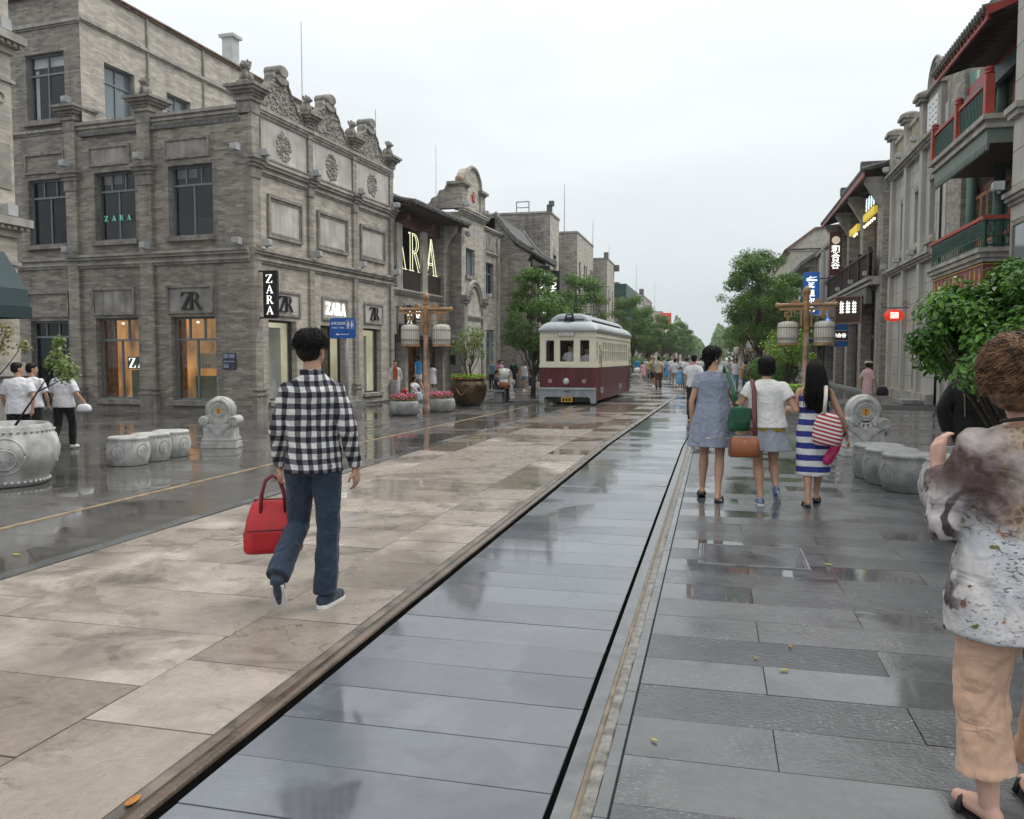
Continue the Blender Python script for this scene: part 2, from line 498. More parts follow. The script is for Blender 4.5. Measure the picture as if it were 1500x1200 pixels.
M_JOINT = plain('dark_joint', (0.028, 0.028, 0.03), 0.8, var=0.2, vscale=4)
M_MUD = plain('brown_mud_mortar', (0.12, 0.098, 0.08), 0.35, var=0.5, vscale=4, bump=0.5, bscale=30)
M_RUST = plain('rusty_rail', (0.125, 0.092, 0.068), 0.28, metal=0.3, var=0.3, vscale=3, bump=0.3, bscale=50)
M_RAILGREY = plain('wet_steel_rail', (0.16, 0.165, 0.17), 0.22, metal=0.4, var=0.2, vscale=6)
M_MORTAR = plain('rough_mortar', (0.2, 0.192, 0.172), 0.5, var=0.35, vscale=14, bump=0.9, bscale=45)
M_GAP = plain('groove_shade', (0.004, 0.004, 0.004), 0.9, var=0, spec=0.0)  # shallow strip, the shade of a deep gap put into its colour
M_KERB = wet_stone('grey_kerb_stone', (0.13, 0.14, 0.146), (0.2, 0.212, 0.22), wet=(0.4, 0.6), rdry=0.35, rwet=0.1, tool=0.3)
M_KERB_I = wet_stone('grey_kerb_stone_far', (0.13, 0.14, 0.146), (0.2, 0.212, 0.22), island=True, wet=(0.4, 0.6), rdry=0.35, rwet=0.1, tool=0.3)

def bend(x, y):
    """both tracks swing a little to the right beyond the square"""
    t = max(0.0, min(y, 42.0) - 15.0)
    k = 0.02 if x > -3 else (0.03 if x > -4.6 else 0.04)
    if x > 0.2 or x < -7.5: k = 0.0
    return x + k * t

def sheet(name, x0, x1, y0, y1, z, mat, kind='structure', step=3.0):
    m = MB()
    n = max(1, int((y1 - y0) / step)) if y1 - y0 < 120 else 24
    ys = [y0 + (y1 - y0) * i / n for i in range(n + 1)]
    for a, b in zip(ys, ys[1:]):
        m.quad((bend(x0, a), a, z), (bend(x1, a), a, z), (bend(x1, b), b, z), (bend(x0, b), b, z))
    o = m.build(name, mat, fix=False)
    return tag(o, kind=kind)

g = MB(); g.quad((-450, -60, -0.06), (450, -60, -0.06), (450, 900, -0.06), (-450, 900, -0.06))
tag(g.build('ground', M_JOINT, fix=False), kind='structure')
# bedding under the slabs, one per strip, a few millimetres below their tops
pavement_r = sheet('pavement_right', -0.335, 40, -4, 30, -0.014, M_JOINT)
track_r = sheet('tram_track_right', -2.06, -0.335, -4, 30, -0.014, M_JOINT)
track_mid = sheet('road_between_tracks', -4.93, -2.06, -4, 30, -0.014, M_JOINT)
track_l = sheet('tram_track_left', -6.42, -4.93, -4, 30, -0.014, M_JOINT)
pavement_l = sheet('pavement_left', -60, -6.42, -4, 30, -0.014, M_JOINT)
sheet('pavement_far', -60, 40, 30, 420, -0.010, M_FARPAVE)

def slabs(parent, name, rects, mat, mat_i, limit, gap=0.005, tilt=0.0018, grow=0.0, drop=0.002):
    """rects (x0,x1,y0,y1): the ones largest in the picture become pieces of their own, the rest one mass"""
    def size(r_):
        cx, cy = (r_[0] + r_[1]) / 2, (r_[2] + r_[3]) / 2
        a = math.atan2(cx, cy) + R(13.76)
        d = math.hypot(cx, cy)
        if cy < 1.6 or abs(a) > R(34.5): return 0
        return (r_[1] - r_[0]) * (r_[3] - r_[2]) / d ** 3
    rects = sorted(rects, key=size, reverse=True)
    near = [r_ for r_ in rects[:limit] if size(r_) > 0]
    cache = {}
    for (x0, x1, y0, y1) in near:
        w, d = round(x1 - x0 - gap*0.55, 4), round(y1 - y0 - gap, 4)
        if (w, d) not in cache:
            c = 0.0015
            m = MB()
            m.loft([[(-w/2, -d/2, -0.04), (w/2, -d/2, -0.04), (w/2, d/2, -0.04), (-w/2, d/2, -0.04)],
                    [(-w/2, -d/2, -c), (w/2, -d/2, -c), (w/2, d/2, -c), (-w/2, d/2, -c)],
                    [(-w/2+c, -d/2+c, 0), (w/2-c, -d/2+c, 0), (w/2-c, d/2-c, 0), (-w/2+c, d/2-c, 0)]])
            me = m.mesh(name); me.materials.append(mat)
            cache[(w, d)] = me
        o = new_obj(name, cache[(w, d)], parent, (bend((x0+x1)/2, (y0+y1)/2), (y0+y1)/2, random.uniform(-drop, 0.0)))
        o.rotation_euler = (random.gauss(0, tilt), random.gauss(0, tilt * 0.6), 0)
    m = MB()
    for (x0, x1, y0, y1) in rects[len(near):]:
        z = random.uniform(-drop, 0.0); a, b = random.gauss(0, tilt) * (y1-y0) / 2, random.gauss(0, tilt * 0.6) * (x1-x0) / 2
        x0, x1, y0, y1 = bend(x0, y0) + gap/2, bend(x1, y0) - gap/2, y0 + gap/2, y1 - gap/2
        n = len(m.v)
        m.v += [(x0, y0, z-a-b), (x1, y0, z-a+b), (x1, y1, z+a+b), (x0, y1, z+a-b), (x0, y0, -0.03), (x1, y0, -0.03), (x1, y1, -0.03), (x0, y1, -0.03)]
        m.f += [tuple(n + i for i in q) for q in ((0,1,2,3), (4,5,1,0), (5,6,2,1), (7,4,0,3), (6,7,3,2))]
    if m.v:
        o = m.build(name + '_far', mat_i, parent, fix=False)
        o['kind'] = 'stuff'

# right pavement: rows of 0.37 m, slabs 1.2 m long in half bond
rects = []
for k in range(-2, 66):
    y = 2.475 + 0.3705 * k
    x = 0.26 - 1.2 if k % 2 == 0 else 0.86 - 1.2
    while x < 9.5:
        x0, x1 = max(x, -0.33), x + 1.2
        if random.random() < 0.25 and x > 1 and x1 - x0 > 1.0:
            xm = x0 + random.choice((0.45, 0.6, 0.75))
            rects += [(x0, xm, y, y + 0.3705), (xm, x1, y, y + 0.3705)]
        else:
            rects.append((x0, x1, y, y + 0.3705))
        x = x1
slabs(pavement_r, 'paving_slab', rects, M_PAVE, M_PAVE_I, 300)
# slabs between the rails of the right track
rects = [(-1.83, -0.55, 2.11 + 0.3705 * k, 2.11 + 0.3705 * (k + 1)) for k in range(-3, 75)]
slabs(track_r, 'track_slab', rects, M_TRACK, M_TRACK_I, 60, tilt=0.0022)
# beige slabs between the two tracks
rects = []
for k in range(-3, 37):
    y = 1.88 + 0.737 * k
    rects += [(-4.25, -2.655, y, y + 0.737), (-4.895, -4.25, y + 0.37, y + 1.107), (-2.655, -2.015, y + 0.36, y + 1.097)]
slabs(track_mid, 'beige_slab', rects, M_BEIGE, M_BEIGE_I, 48, gap=0.012, tilt=0.0025)
# left track
rects = []
for k in range(-3, 36):
    y = 2.0 + 0.74 * k
    if random.random() < 0.6: rects.append((-6.33, -5.06, y, y + 0.74))
    else: rects += [(-6.33, -5.06, y, y + 0.37), (-6.33, -5.06, y + 0.37, y + 0.74)]
slabs(track_l, 'track_slab', rects, M_LEFT, M_LEFT_I, 50, tilt=0.002)
slabs(track_l, 'kerb_stone', [(-5.055, -4.93, 2.0 + 0.75 * k, 2.75 + 0.75 * k) for k in range(-3, 36)], M_KERB, M_KERB_I, 30)
# left pavement and the side street
rects = []
for k in range(-2, 66):
    y = 2.3 + 0.3705 * k
    x = -6.43 if k % 2 == 0 else -7.03
    if k % 2: rects.append((-7.03, -6.43, y, y + 0.3705))
    while x > -27:
        rects.append((x - 1.2, x, y, y + 0.3705)); x -= 1.2
slabs(pavement_l, 'paving_slab', rects, M_LEFT, M_LEFT_I, 300, tilt=0.002)
# small kerb stones beside the right rail
slabs(track_r, 'kerb_stone', [(-0.388, -0.336, 2.0 + 0.37 * k, 2.37 + 0.37 * k) for k in range(-3, 74)], M_KERB, M_KERB_I, 40)

def strip(name, parent, mat, prof, y0=-3, y1=30, wob=0.0, step=0.6, smooth=False):
    """a profile of (x, z) points run along the street"""
    m = MB(); rings = []
    n = int((y1 - y0) / step)
    for i in range(n + 1):
        y = y0 + (y1 - y0) * i / n
        w = [random.uniform(-wob, wob) for _ in prof]
        rings.append([(bend(x, y) + dw, y, z) for (x, z), dw in zip(prof, w)])
    v = [p for r_ in rings for p in r_]; k = len(prof)
    f = [(a*k+j, a*k+j+1, (a+1)*k+j+1, (a+1)*k+j) for a in range(n) for j in range(k - 1)]
    m.add(v, f)
    return m.build(name, mat, parent, smooth=smooth)

strip('mud_filler', track_r, M_MUD, [(-2.018, -0.004), (-2.0, 0.001), (-1.975, -0.003), (-1.95, -0.008)], y1=60, wob=0.006, step=0.25)
strip('rail', track_r, M_RUST, [(-1.962, -0.03), (-1.958, -0.002), (-1.945, 0.006), (-1.915, 0.007), (-1.895, 0.0), (-1.885, -0.012), (-1.882, -0.05)], y1=130, smooth=True)
strip('rail_groove', track_r, M_GAP, [(-1.884, -0.012), (-1.87, -0.0125), (-1.83, -0.0125)], y1=130)
strip('rail_groove', track_r, M_GAP, [(-0.556, -0.011), (-0.527, -0.011)], y1=130)
strip('rail', track_r, M_RAILGREY, [(-0.53, -0.03), (-0.527, -0.003), (-0.459, -0.001)], y1=130)
strip('rail_edge', track_r, plain('ochre_rust', (0.165, 0.13, 0.085), 0.4, metal=0.0, var=0.35, vscale=9), [(-0.459, -0.002), (-0.455, 0.003), (-0.443, 0.003), (-0.436, 0.0)], y1=130)
strip('mortar_bed', track_r, M_MORTAR, [(-0.438, -0.003), (-0.41, 0.002), (-0.392, 0.001), (-0.386, -0.005)], y1=60, wob=0.004, step=0.12)
strip('rail', track_l, plain('ochre_rail', (0.29, 0.215, 0.125), 0.35, metal=0.1, var=0.3, vscale=5), [(-6.41, -0.03), (-6.408, 0.0), (-6.4, 0.006), (-6.372, 0.006), (-6.362, 0.0), (-6.36, -0.03)], y1=130)
strip('rail_groove', track_l, M_GAP, [(-4.932, -0.009), (-4.912, -0.009)], y1=60)
strip('rail', track_l, M_RUST, [(-4.912, -0.03), (-4.91, 0.0), (-4.898, 0.0)], y1=130)

# cover plate let into the right pavement
mh = empty('access_cover', (0.305, 6.76, 0), 0, 'stone filled rectangular access cover in the paving behind the three women', 'manhole cover')
part('cover_slab', wet_stone('cover_stone', (0.10, 0.105, 0.115), (0.15, 0.155, 0.165), wet=(0.38, 0.5), tool=0.3), mh, (-0.37, 0.37, -0.315, 0.315, -0.03, 0.003))
fr = MB()
for (a, b, c, d) in ((-0.41, 0.41, -0.355, -0.335), (-0.41, 0.41, 0.335, 0.355), (-0.41, -0.39, -0.335, 0.335), (0.39, 0.41, -0.335, 0.335)): fr.box(a, b, c, d, -0.03, 0.007)
for (a, b, c, d) in ((-0.382, 0.382, -0.327, -0.318), (-0.382, 0.382, 0.318, 0.327), (-0.382, -0.373, -0.318, 0.318), (0.373, 0.382, -0.318, 0.318)): fr.box(a, b, c, d, -0.03, 0.006)
fr.build('frame', plain('worn_steel_frame', (0.2, 0.205, 0.21), 0.3, metal=0.2, var=0.25), mh)

# a few fallen leaves
M_LEAFY = plain('yellow_fallen_leaf', (0.42, 0.36, 0.06), 0.5, var=0.2, vscale=20)
M_LEAFO = plain('orange_fallen_leaf', (0.40, 0.16, 0.03), 0.5, var=0.2, vscale=20)
for i, (x, y, s, mt, lb) in enumerate(((-0.22, 3.35, 0.018, M_LEAFY, 'small yellow leaf lying beside the right rail'), (0.36, 4.28, 0.024, M_LEAFY, 'larger yellow leaf lying on the middle of the right paving'),
        (0.23, 4.42, 0.014, M_LEAFY, 'small yellow leaf next to a slab joint'), (0.86, 6.6, 0.03, M_LEAFY, 'yellow leaf beside the access cover'),
        (0.42, 4.65, 0.017, M_LEAFO, 'tiny brown leaf on the right paving'), (-1.98, 2.44, 0.04, M_LEAFO, 'orange leaf stuck on the muddy rail edge at bottom left'),
        (0.6, 2.85, 0.014, M_LEAFY, 'small yellow leaf near the bottom of the right paving'), (-5.4, 5.4, 0.035, M_LEAFY, 'yellow leaf in the puddle on the left track'))):
    m = MB()
    a = random.uniform(0, 6)
    m.prism([(s*math.cos(t)*(1.0), s*0.42*math.sin(t)) for t in [k*PI/5 for k in range(10)]], 'z', 0.004, 0.007)
    o = m.build('fallen_leaf', mt, None, loc=(x, y, 0.003), rot=(0.03, 0.02, a))
    tag(o, lb, 'leaf', 'fallen leaves')
# ================================================================== building kit
class Fac:
    """a facade: x along it, z up, outwards is -y; parts hang directly under the building"""
    def __init__(s, root, loc=(0, 0, 0), rz=0.0):
        s.root, s.loc, s.rz = root, loc, rz
    def put(s, mb, name, mat, smooth=False, bevel=0):
        return mb.build(name, mat, s.root, smooth=smooth, loc=s.loc, rot=(0, 0, s.rz), bevel=bevel)
    def boxes(s, name, mat, *bs, **kw):
        first = None
        for grp in touching(bs):
            m = MB()
            for b in grp: m.box(*b)
            o = s.put(m, name, mat, **kw)
            first = first or o
        return first

def wall(F, mat, u0, u1, v0, v1, holes=(), y=0.0, depth=0.3, name='wall'):
    """wall face with real openings: holes (u0,u1,v0,v1) get reveals DEPTH deep"""
    us = sorted({u0, u1, *[h[0] for h in holes], *[h[1] for h in holes]})
    vs = sorted({v0, v1, *[h[2] for h in holes], *[h[3] for h in holes]})
    us = [u for u in us if u0 <= u <= u1]; vs = [v for v in vs if v0 <= v <= v1]
    m = MB()
    for a, b in zip(us, us[1:]):
        for c, d in zip(vs, vs[1:]):
            cu, cv = (a + b) / 2, (c + d) / 2
            if any(h[0] < cu < h[1] and h[2] < cv < h[3] for h in holes): continue
            m.quad((a, y, c), (b, y, c), (b, y, d), (a, y, d))
    for h in holes:
        a, b, c, d = h
        m.quad((a, y, c), (a, y, d), (a, y + depth, d), (a, y + depth, c))
        m.quad((b, y, d), (b, y, c), (b, y + depth, c), (b, y + depth, d))
        m.quad((a, y, d), (b, y, d), (b, y + depth, d), (a, y + depth, d))
        m.quad((b, y, c), (a, y, c), (a, y + depth, c), (b, y + depth, c))
    me = m.mesh(name)
    bm = bmesh.new(); bm.from_mesh(me)
    bmesh.ops.remove_doubles(bm, verts=bm.verts, dist=0.0005)
    bm.to_mesh(me); bm.free()
    me.materials.append(mat)
    o = new_obj(name, me, F.root, F.loc, (0, 0, F.rz))
    return o

def window(F, u0, u1, v0, v1, y=0.16, mull=(0.5,), transom=None, tmull=None, fm=None, gm=None, fw=0.06, name='window'):
    """frame with mullions and, above a transom, smaller lights; every pane is a piece"""
    fm = fm or M_FRAME; gm = gm or M_GLASSD
    m = MB()
    m.box(u0, u0+fw, y-0.03, y+0.05, v0, v1); m.box(u1-fw, u1, y-0.03, y+0.05, v0, v1)
    m.box(u0+fw, u1-fw, y-0.03, y+0.05, v0, v0+fw); m.box(u0+fw, u1-fw, y-0.03, y+0.05, v1-fw, v1)
    panes = []
    vt = v1 - fw
    if transom:
        vt = v0 + (v1 - v0) * transom
        m.box(u0+fw, u1-fw, y-0.028, y+0.048, vt-fw*0.5, vt+fw*0.5)
        xs = [u0+fw] + [u0 + (u1-u0)*t for t in (tmull or mull)] + [u1-fw]
        for t in xs[1:-1]: m.box(t-fw*0.35, t+fw*0.35, y-0.026, y+0.046, vt+fw*0.5, v1-fw)
        for a, b in zip(xs, xs[1:]): panes.append((a, b, vt+fw*0.5, v1-fw))
        vt -= fw*0.5
    xs = [u0+fw] + [u0 + (u1-u0)*t for t in mull] + [u1-fw]
    for t in xs[1:-1]: m.box(t-fw*0.4, t+fw*0.4, y-0.024, y+0.044, v0+fw, vt)
    for a, b in zip(xs, xs[1:]): panes.append((a, b, v0+fw, vt))
    w = F.put(m, name, fm)
    for (a, b, c, d) in panes:
        q = MB(); q.box(a-0.005, b+0.005, y+0.012, y+0.02, c-0.005, d+0.005)
        q.build('pane', gm, w)
    return w

def cornice(F, u0, u1, v, steps, y=0.0, name='cornice', mat=None, ends=0.0):
    """steps of (height, projection) stacked upwards from v"""
    m = MB()
    for h, p in steps:
        e_ = p if ends else 0.0
        m.box(u0 - e_, u1 + e_, y - p, y + 0.05, v, v + h); v += h
    return F.put(m, name, mat or M_STONE)

def moulding(F, u0, u1, v0, v1, w=0.06, out=0.04, y=0.0, mat=None, name='moulding'):
    m = MB()
    m.box(u0, u0+w, y-out, y+0.02, v0, v1); m.box(u1-w, u1, y-out, y+0.02, v0, v1)
    m.box(u0+w, u1-w, y-out, y+0.02, v0, v0+w); m.box(u0+w, u1-w, y-out, y+0.02, v1-w, v1)
    return F.put(m, name, mat or M_STONE_D)

def floodlights(F, pts):
    for (u, v, y) in pts:
        m = MB(); m.box(u-0.11, u+0.11, y-0.2, y+0.0, v+0.06, v+0.25); m.box(u-0.03, u+0.03, y-0.12, y-0.06, v, v+0.06)
        m.box(u-0.09, u+0.09, y-0.22, y-0.202, v+0.09, v+0.22)
        F.put(m, 'floodlight', M_LIGHTBOX, bevel=0.015)

def lion(F, u, v, y=0.1, s=1.0):
    m = MB()
    m.ball((u, y+0.02*s, v+0.14*s), (0.13*s, 0.17*s, 0.15*s)); m.ball((u, y-0.07*s, v+0.22*s), (0.10*s, 0.10*s, 0.16*s))
    m.ball((u, y-0.11*s, v+0.40*s), (0.11*s, 0.11*s, 0.11*s)); m.ball((u, y-0.21*s, v+0.37*s), (0.06*s, 0.06*s, 0.05*s))
    for k in (-1, 1):
        m.tube([(u+k*0.07*s, y-0.13*s, v+0.22*s), (u+k*0.075*s, y-0.17*s, v)], [0.045*s, 0.05*s], 7)
        m.ball((u+k*0.08*s, y-0.09*s, v+0.50*s), (0.035*s, 0.03*s, 0.04*s), 6, 5)
        for t in range(4): m.ball((u+k*0.10*s, y-0.07*s+0.02*t, v+(0.32+0.05*t)*s), 0.045*s, 6, 5)
    m.box(u-0.15*s, u+0.15*s, y-0.24*s, y+0.2*s, v-0.06*s, v+0.015)
    o = F.put(m, 'lion_statue', M_STONE_D, smooth=True)
    return o

def tile_roof(F, u0, u1, y_eave, z_eave, y_top, z_top, sag=0.12, pitch=0.22, name='tile_roof', mat=None, n=6, thick=0.08, under=None, rib=0.065):
    """curved roof slope with rolls of tile running down it and round tile ends at the eave"""
    mat = mat or M_TILE
    def P(t): return (y_eave + (y_top-y_eave)*t, z_eave + (z_top-z_eave)*t - sag*math.sin(PI*t))
    pr = [P(i/n) for i in range(n+1)]
    m = MB()
    m.prism(pr + [(a, b-thick) for a, b in reversed(pr)], 'x', u0, u1)
    o = F.put(m, name, mat)
    k = max(1, int((u1-u0)/pitch)); q = MB()
    for i in range(k+1):
        u = u0 + (u1-u0)*i/k
        q.tube([(u, a, b+0.02) for a, b in pr], rib, 6)
        a, b = pr[0]; q.lathe([(rib*1.05, 0.0), (rib*1.05, -0.03 if y_eave < y_top else 0.03)], 8, (u, a, b+0.02), 'y')
    c = q.build('tile_rolls', mat, o); c['kind'] = 'stuff'
    if under:
        rf = MB()
        for i in range(int((u1-u0)/0.28)+1):
            u = u0 + 0.1 + i*0.28
            if u > u1-0.05: break
            rf.tube([(u, pr[0][0]+0.04*(1 if y_eave<y_top else -1), pr[0][1]-thick-0.05), (u, pr[3][0], pr[3][1]-thick-0.05)], 0.045, 6)
        r2 = rf.build('rafters', under, o); r2['kind'] = 'stuff'
    return o

def glyph(ch):
    """serif capitals as polygons in a box one unit high"""
    if ch == 'Z': return [[(0.0,0.0),(0.80,0.0),(0.80,0.05),(0.0,0.05)], [(0.0,0.95),(0.78,0.95),(0.78,1.0),(0.0,1.0)], [(0.0,0.05),(0.22,0.05),(0.78,0.95),(0.55,0.95)], [(0.0,0.95),(0.0,0.74),(0.045,0.78),(0.1,0.95)], [(0.80,0.05),(0.80,0.27),(0.755,0.22),(0.68,0.05)]]
    if ch == 'A': return [[(0.06,0.03),(0.13,0.03),(0.45,0.86),(0.41,0.96)], [(0.38,1.0),(0.48,1.0),(0.86,0.03),(0.66,0.03)], [(0.21,0.30),(0.57,0.30),(0.55,0.35),(0.225,0.35)], [(-0.02,0.0),(0.22,0.0),(0.22,0.03),(-0.02,0.03)], [(0.56,0.0),(0.96,0.0),(0.96,0.03),(0.56,0.03)]]
    if ch == 'R':
        out = [(0.27,1.0)]; inn = []
        for k in range(9):
            t = PI/2 - PI*k/8
            out.append((0.40+0.30*math.cos(t), 0.75+0.25*math.sin(t))); inn.append((0.40+0.15*math.cos(t), 0.75+0.205*math.sin(t)))
        out += [(0.27,0.5),(0.27,0.545)]
        return [[(0.09,0.03),(0.265,0.03),(0.265,1.0),(0.09,1.0)], out + list(reversed(inn)) + [(0.27,0.955)], [(0.38,0.495),(0.54,0.495),(0.88,0.03),(0.70,0.03)], [(0.0,0.0),(0.37,0.0),(0.37,0.03),(0.0,0.03)], [(0.66,0.0),(0.98,0.0),(0.98,0.03),(0.66,0.03)], [(0.0,0.97),(0.09,0.97),(0.09,1.0),(0.0,1.0)]]

def letter(F, ch, u, v, h, y, mat, wide=1.0, thick=0.03, parent=None, name='letter'):
    m = MB()
    for i, poly in enumerate(glyph(ch)):
        m.prism([(u + x*h*wide, v + z*h) for x, z in poly], 'y', y - thick - 0.0012*i, y - 0.0006*i)
    if parent: return m.build(name, mat, parent)
    return F.put(m, name, mat)

def text_mesh(s, size, depth=0.006, bold=0.0):
    cu = bpy.data.curves.new('lettering', 'FONT')
    cu.body = s; cu.size = size; cu.extrude = depth; cu.align_x = 'CENTER'; cu.align_y = 'CENTER'; cu.offset = bold; cu.resolution_u = 3
    o = bpy.data.objects.new('lettering_source', cu)
    me = bpy.data.meshes.new_from_object(o)
    bpy.data.objects.remove(o); bpy.data.curves.remove(cu)
    return me

def lettering(s, size, mat, parent, loc, rot=(PI/2, 0, 0), bold=0.0, name='lettering', depth=0.006):
    me = text_mesh(s, size, depth, bold)
    me.materials.append(mat)
    return new_obj(name, me, parent, loc, rot)

def rosette(m, u, v, r_, y, n=40, flat=0.4):
    for i in range(n):
        a, d = random.uniform(0, 2*PI), r_*math.sqrt(random.random())
        s = random.uniform(0.03, 0.075)
        m.ball((u + d*math.cos(a)*0.9, y, v + d*math.sin(a)), (s, s*flat, s*random.uniform(0.6, 1.2)), 6, 4)

def lit(name, base, c, lo, hi, sc=1.3):  # uneven pools of shop light put into the panel's own glow
    m = plain(name, base, 0.8, var=0.2, vscale=1.1, emis=c, estr=hi); nt = m.node_tree
    nt.links.new(mrange(nt, noise(nt, mapping(nt, nt.nodes.new('ShaderNodeTexCoord').outputs['Object'], (1.6, 1.6, 0.7)), sc, 3), 0.32, 0.68, lo, hi), nt.nodes['Principled BSDF'].inputs['Emission Strength'])
    return m
M_LITW = lit('warm_lit_display', (0.45, 0.33, 0.18), (1.0, 0.47, 0.14), 0.03, 0.42)
M_LITY = lit('pale_lit_display', (0.6, 0.58, 0.44), (1.0, 0.95, 0.66), 0.16, 0.36)
M_LITG = plain('cool_lit_display', (0.5, 0.62, 0.6), 0.7, var=0.2, vscale=1.0, emis=(0.7, 1.0, 0.95), estr=0.9)
M_SHELF = plain('display_timber', (0.42, 0.27, 0.12), 0.5, var=0.2)

# ------------------------------------------------------------------ corner shop building (left)
ZC = Vector((-12.5, 20.75, 0))
zara = empty('corner_shop_building', ZC, 0, 'grey brick corner building with three carved gables, lion statues and lit shop windows', 'building')
RS, RF = math.atan2(-0.85, 9.5), math.atan2(14.25, 1.0)
FS = Fac(zara, (0, 0, 0), RS)          # side facade: x = -distance from the corner
FF = Fac(zara, (0, 0, 0), RF)          # street facade: x = distance from the corner

COR_M = [(0.07, 0.05), (0.07, 0.10), (0.09, 0.06), (0.08, 0.14), (0.07, 0.19)]
COR_U = [(0.08, 0.05), (0.10, 0.10), (0.08, 0.16), (0.08, 0.21)]
# side facade, two bays and corner pier
sh = [(-2.8, -1.25, 0.35, 2.76), (-5.57, -3.98, 0.35, 2.76), (-2.78, -1.25, 5.04, 7.04), (-5.47, -3.96, 5.04, 7.04)]
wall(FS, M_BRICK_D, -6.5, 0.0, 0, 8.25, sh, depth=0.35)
for (a, b, c, d) in sh:
    up = c > 3
    window(FS, a, b, c, d, 0.2, (0.5,), 0.73, (0.33, 0.67), M_FRAME, M_GLASS)
    if up:
        FS.boxes('blind', M_PLASTER_D, (a+0.07, (a+b)/2, 0.3, 0.31, d-0.3, d)); FS.boxes('clothes_rack', M_WOODD, (a+0.2, b-0.3, 1.0, 1.2, c, c+0.7))
    FS.boxes('window_sill', M_STONE_D, (a-0.08, b+0.08, -0.1, 0.15, c-0.14, c-0.003))
    if not up:
        FS.boxes('shop_display', M_LITW, (a-0.2, b+0.2, 0.95, 1.0, 0.2, 2.9))
        FS.boxes('display_wall', M_LITW, (a-0.22, a-0.2, 0.36, 0.95, 0.2, 2.9), (b+0.2, b+0.22, 0.36, 0.95, 0.2, 2.9))
        FS.boxes('shop_floor', M_SHELF, (a-0.2, b+0.2, 0.36, 0.95, 0.1, 0.32)); FS.boxes('spot_lamp', M_SIGNW, (a+0.4, a+0.46, 0.6, 0.66, 2.6, 2.66))
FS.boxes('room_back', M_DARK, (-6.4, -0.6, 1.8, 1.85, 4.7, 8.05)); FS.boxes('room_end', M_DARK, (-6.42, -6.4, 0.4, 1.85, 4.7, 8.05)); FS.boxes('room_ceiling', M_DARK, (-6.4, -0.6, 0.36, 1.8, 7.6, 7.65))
# panels above the windows
for (a, b) in ((-2.9, -1.3), (-5.65, -4.07)):
    moulding(FS, a, b, 2.85, 3.66, 0.07, 0.05)
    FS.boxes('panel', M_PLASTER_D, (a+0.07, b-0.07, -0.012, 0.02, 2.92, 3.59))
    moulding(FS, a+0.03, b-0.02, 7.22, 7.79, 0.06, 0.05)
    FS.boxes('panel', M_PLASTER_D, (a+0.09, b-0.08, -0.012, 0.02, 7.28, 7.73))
# piers with capitals, bases and caps
def pier(F, u, w, bases=True, cap=True, ztop=8.3, out=0.09):
    F.boxes('pier', M_BRICK, (u-w/2, u+w/2, -out, 0.02, 0.0, ztop))
    m = MB()
    for (a, b, e_) in ((0.0, 0.52, 0.07), (0.52, 0.58, 0.1), (0.58, 0.66, 0.05), (0.66, 0.71, 0.08)): m.box(u-w/2-e_, u+w/2+e_, -out-e_, 0.01, a, b)
    F.put(m, 'pier_base', M_STONE_D)
    m = MB()
    for (a, b, e_) in ((6.55, 6.85, 0.03), (6.85, 6.95, 0.07), (6.95, 7.05, 0.12), (7.05, 7.15, 0.17)): m.box(u-w/2-e_, u+w/2+e_, -out-e_, 0.01, a, b)
    F.put(m, 'capital', M_STONE_D)
    if cap:
        m = MB()
        for (a, b, e_) in ((ztop, 8.62, 0.02), (8.62, 8.70, 0.07), (8.70, 8.80, 0.05), (8.80, 8.88, 0.12), (8.88, 8.96, 0.2), (8.96, 9.04, 0.26)): m.box(u-w/2-e_, u+w/2+e_, -out-e_, 0.36+e_, a, b)
        for i in range(7): m.box(u-w/2-0.06+i*(w+0.1)/7, u-w/2-0.02+i*(w+0.1)/7, -out-0.10, 0.0, 8.72, 8.78)
        F.put(m, 'pier_cap', M_STONE_D)
pier(FS, -3.55, 0.46); pier(FS, -6.28, 0.4)
cornice(FS, -6.5, -0.03, 4.25, COR_M)
cornice(FS, -6.5, -0.35, 8.2, [(0.12, 0.0), (0.06, 0.05), (0.06, 0.02), (0.09, 0.08)], name='parapet')
FS.boxes('parapet_back', M_BRICK_D, (-6.5, -0.4, 0.051, 0.3, 8.0, 8.5))
lion(FS, -3.55, 9.1, 0.1)
lion(FS, -0.06, 9.1, 0.05, 1.1)
floodlights(FS, [(-6.28, 9.05, -0.05), (-6.28, 7.16, -0.2), (-3.55, 7.16, -0.2), (-6.28, 4.63, -0.2), (-3.4, 4.63, -0.2), (-0.25, 4.63, -0.2), (-0.25, 7.16, -0.2)])
# street directory board on the corner
FS.boxes('directory_board', plain('blue_black_board', (0.05, 0.055, 0.09), 0.4, var=0.3, vscale=9), (-1.0, -0.57, -0.04, 0.0, 1.27, 1.72))
FS.boxes('directory_marks', plain('pale_board_print', (0.25, 0.28, 0.4), 0.5, var=0.4, vscale=30), (-0.97, -0.80, -0.044, -0.041, 1.58, 1.69), (-0.77, -0.60, -0.044, -0.041, 1.58, 1.69), (-0.97, -0.60, -0.044, -0.041, 1.46, 1.50), (-0.97, -0.80, -0.044, -0.041, 1.3, 1.4))
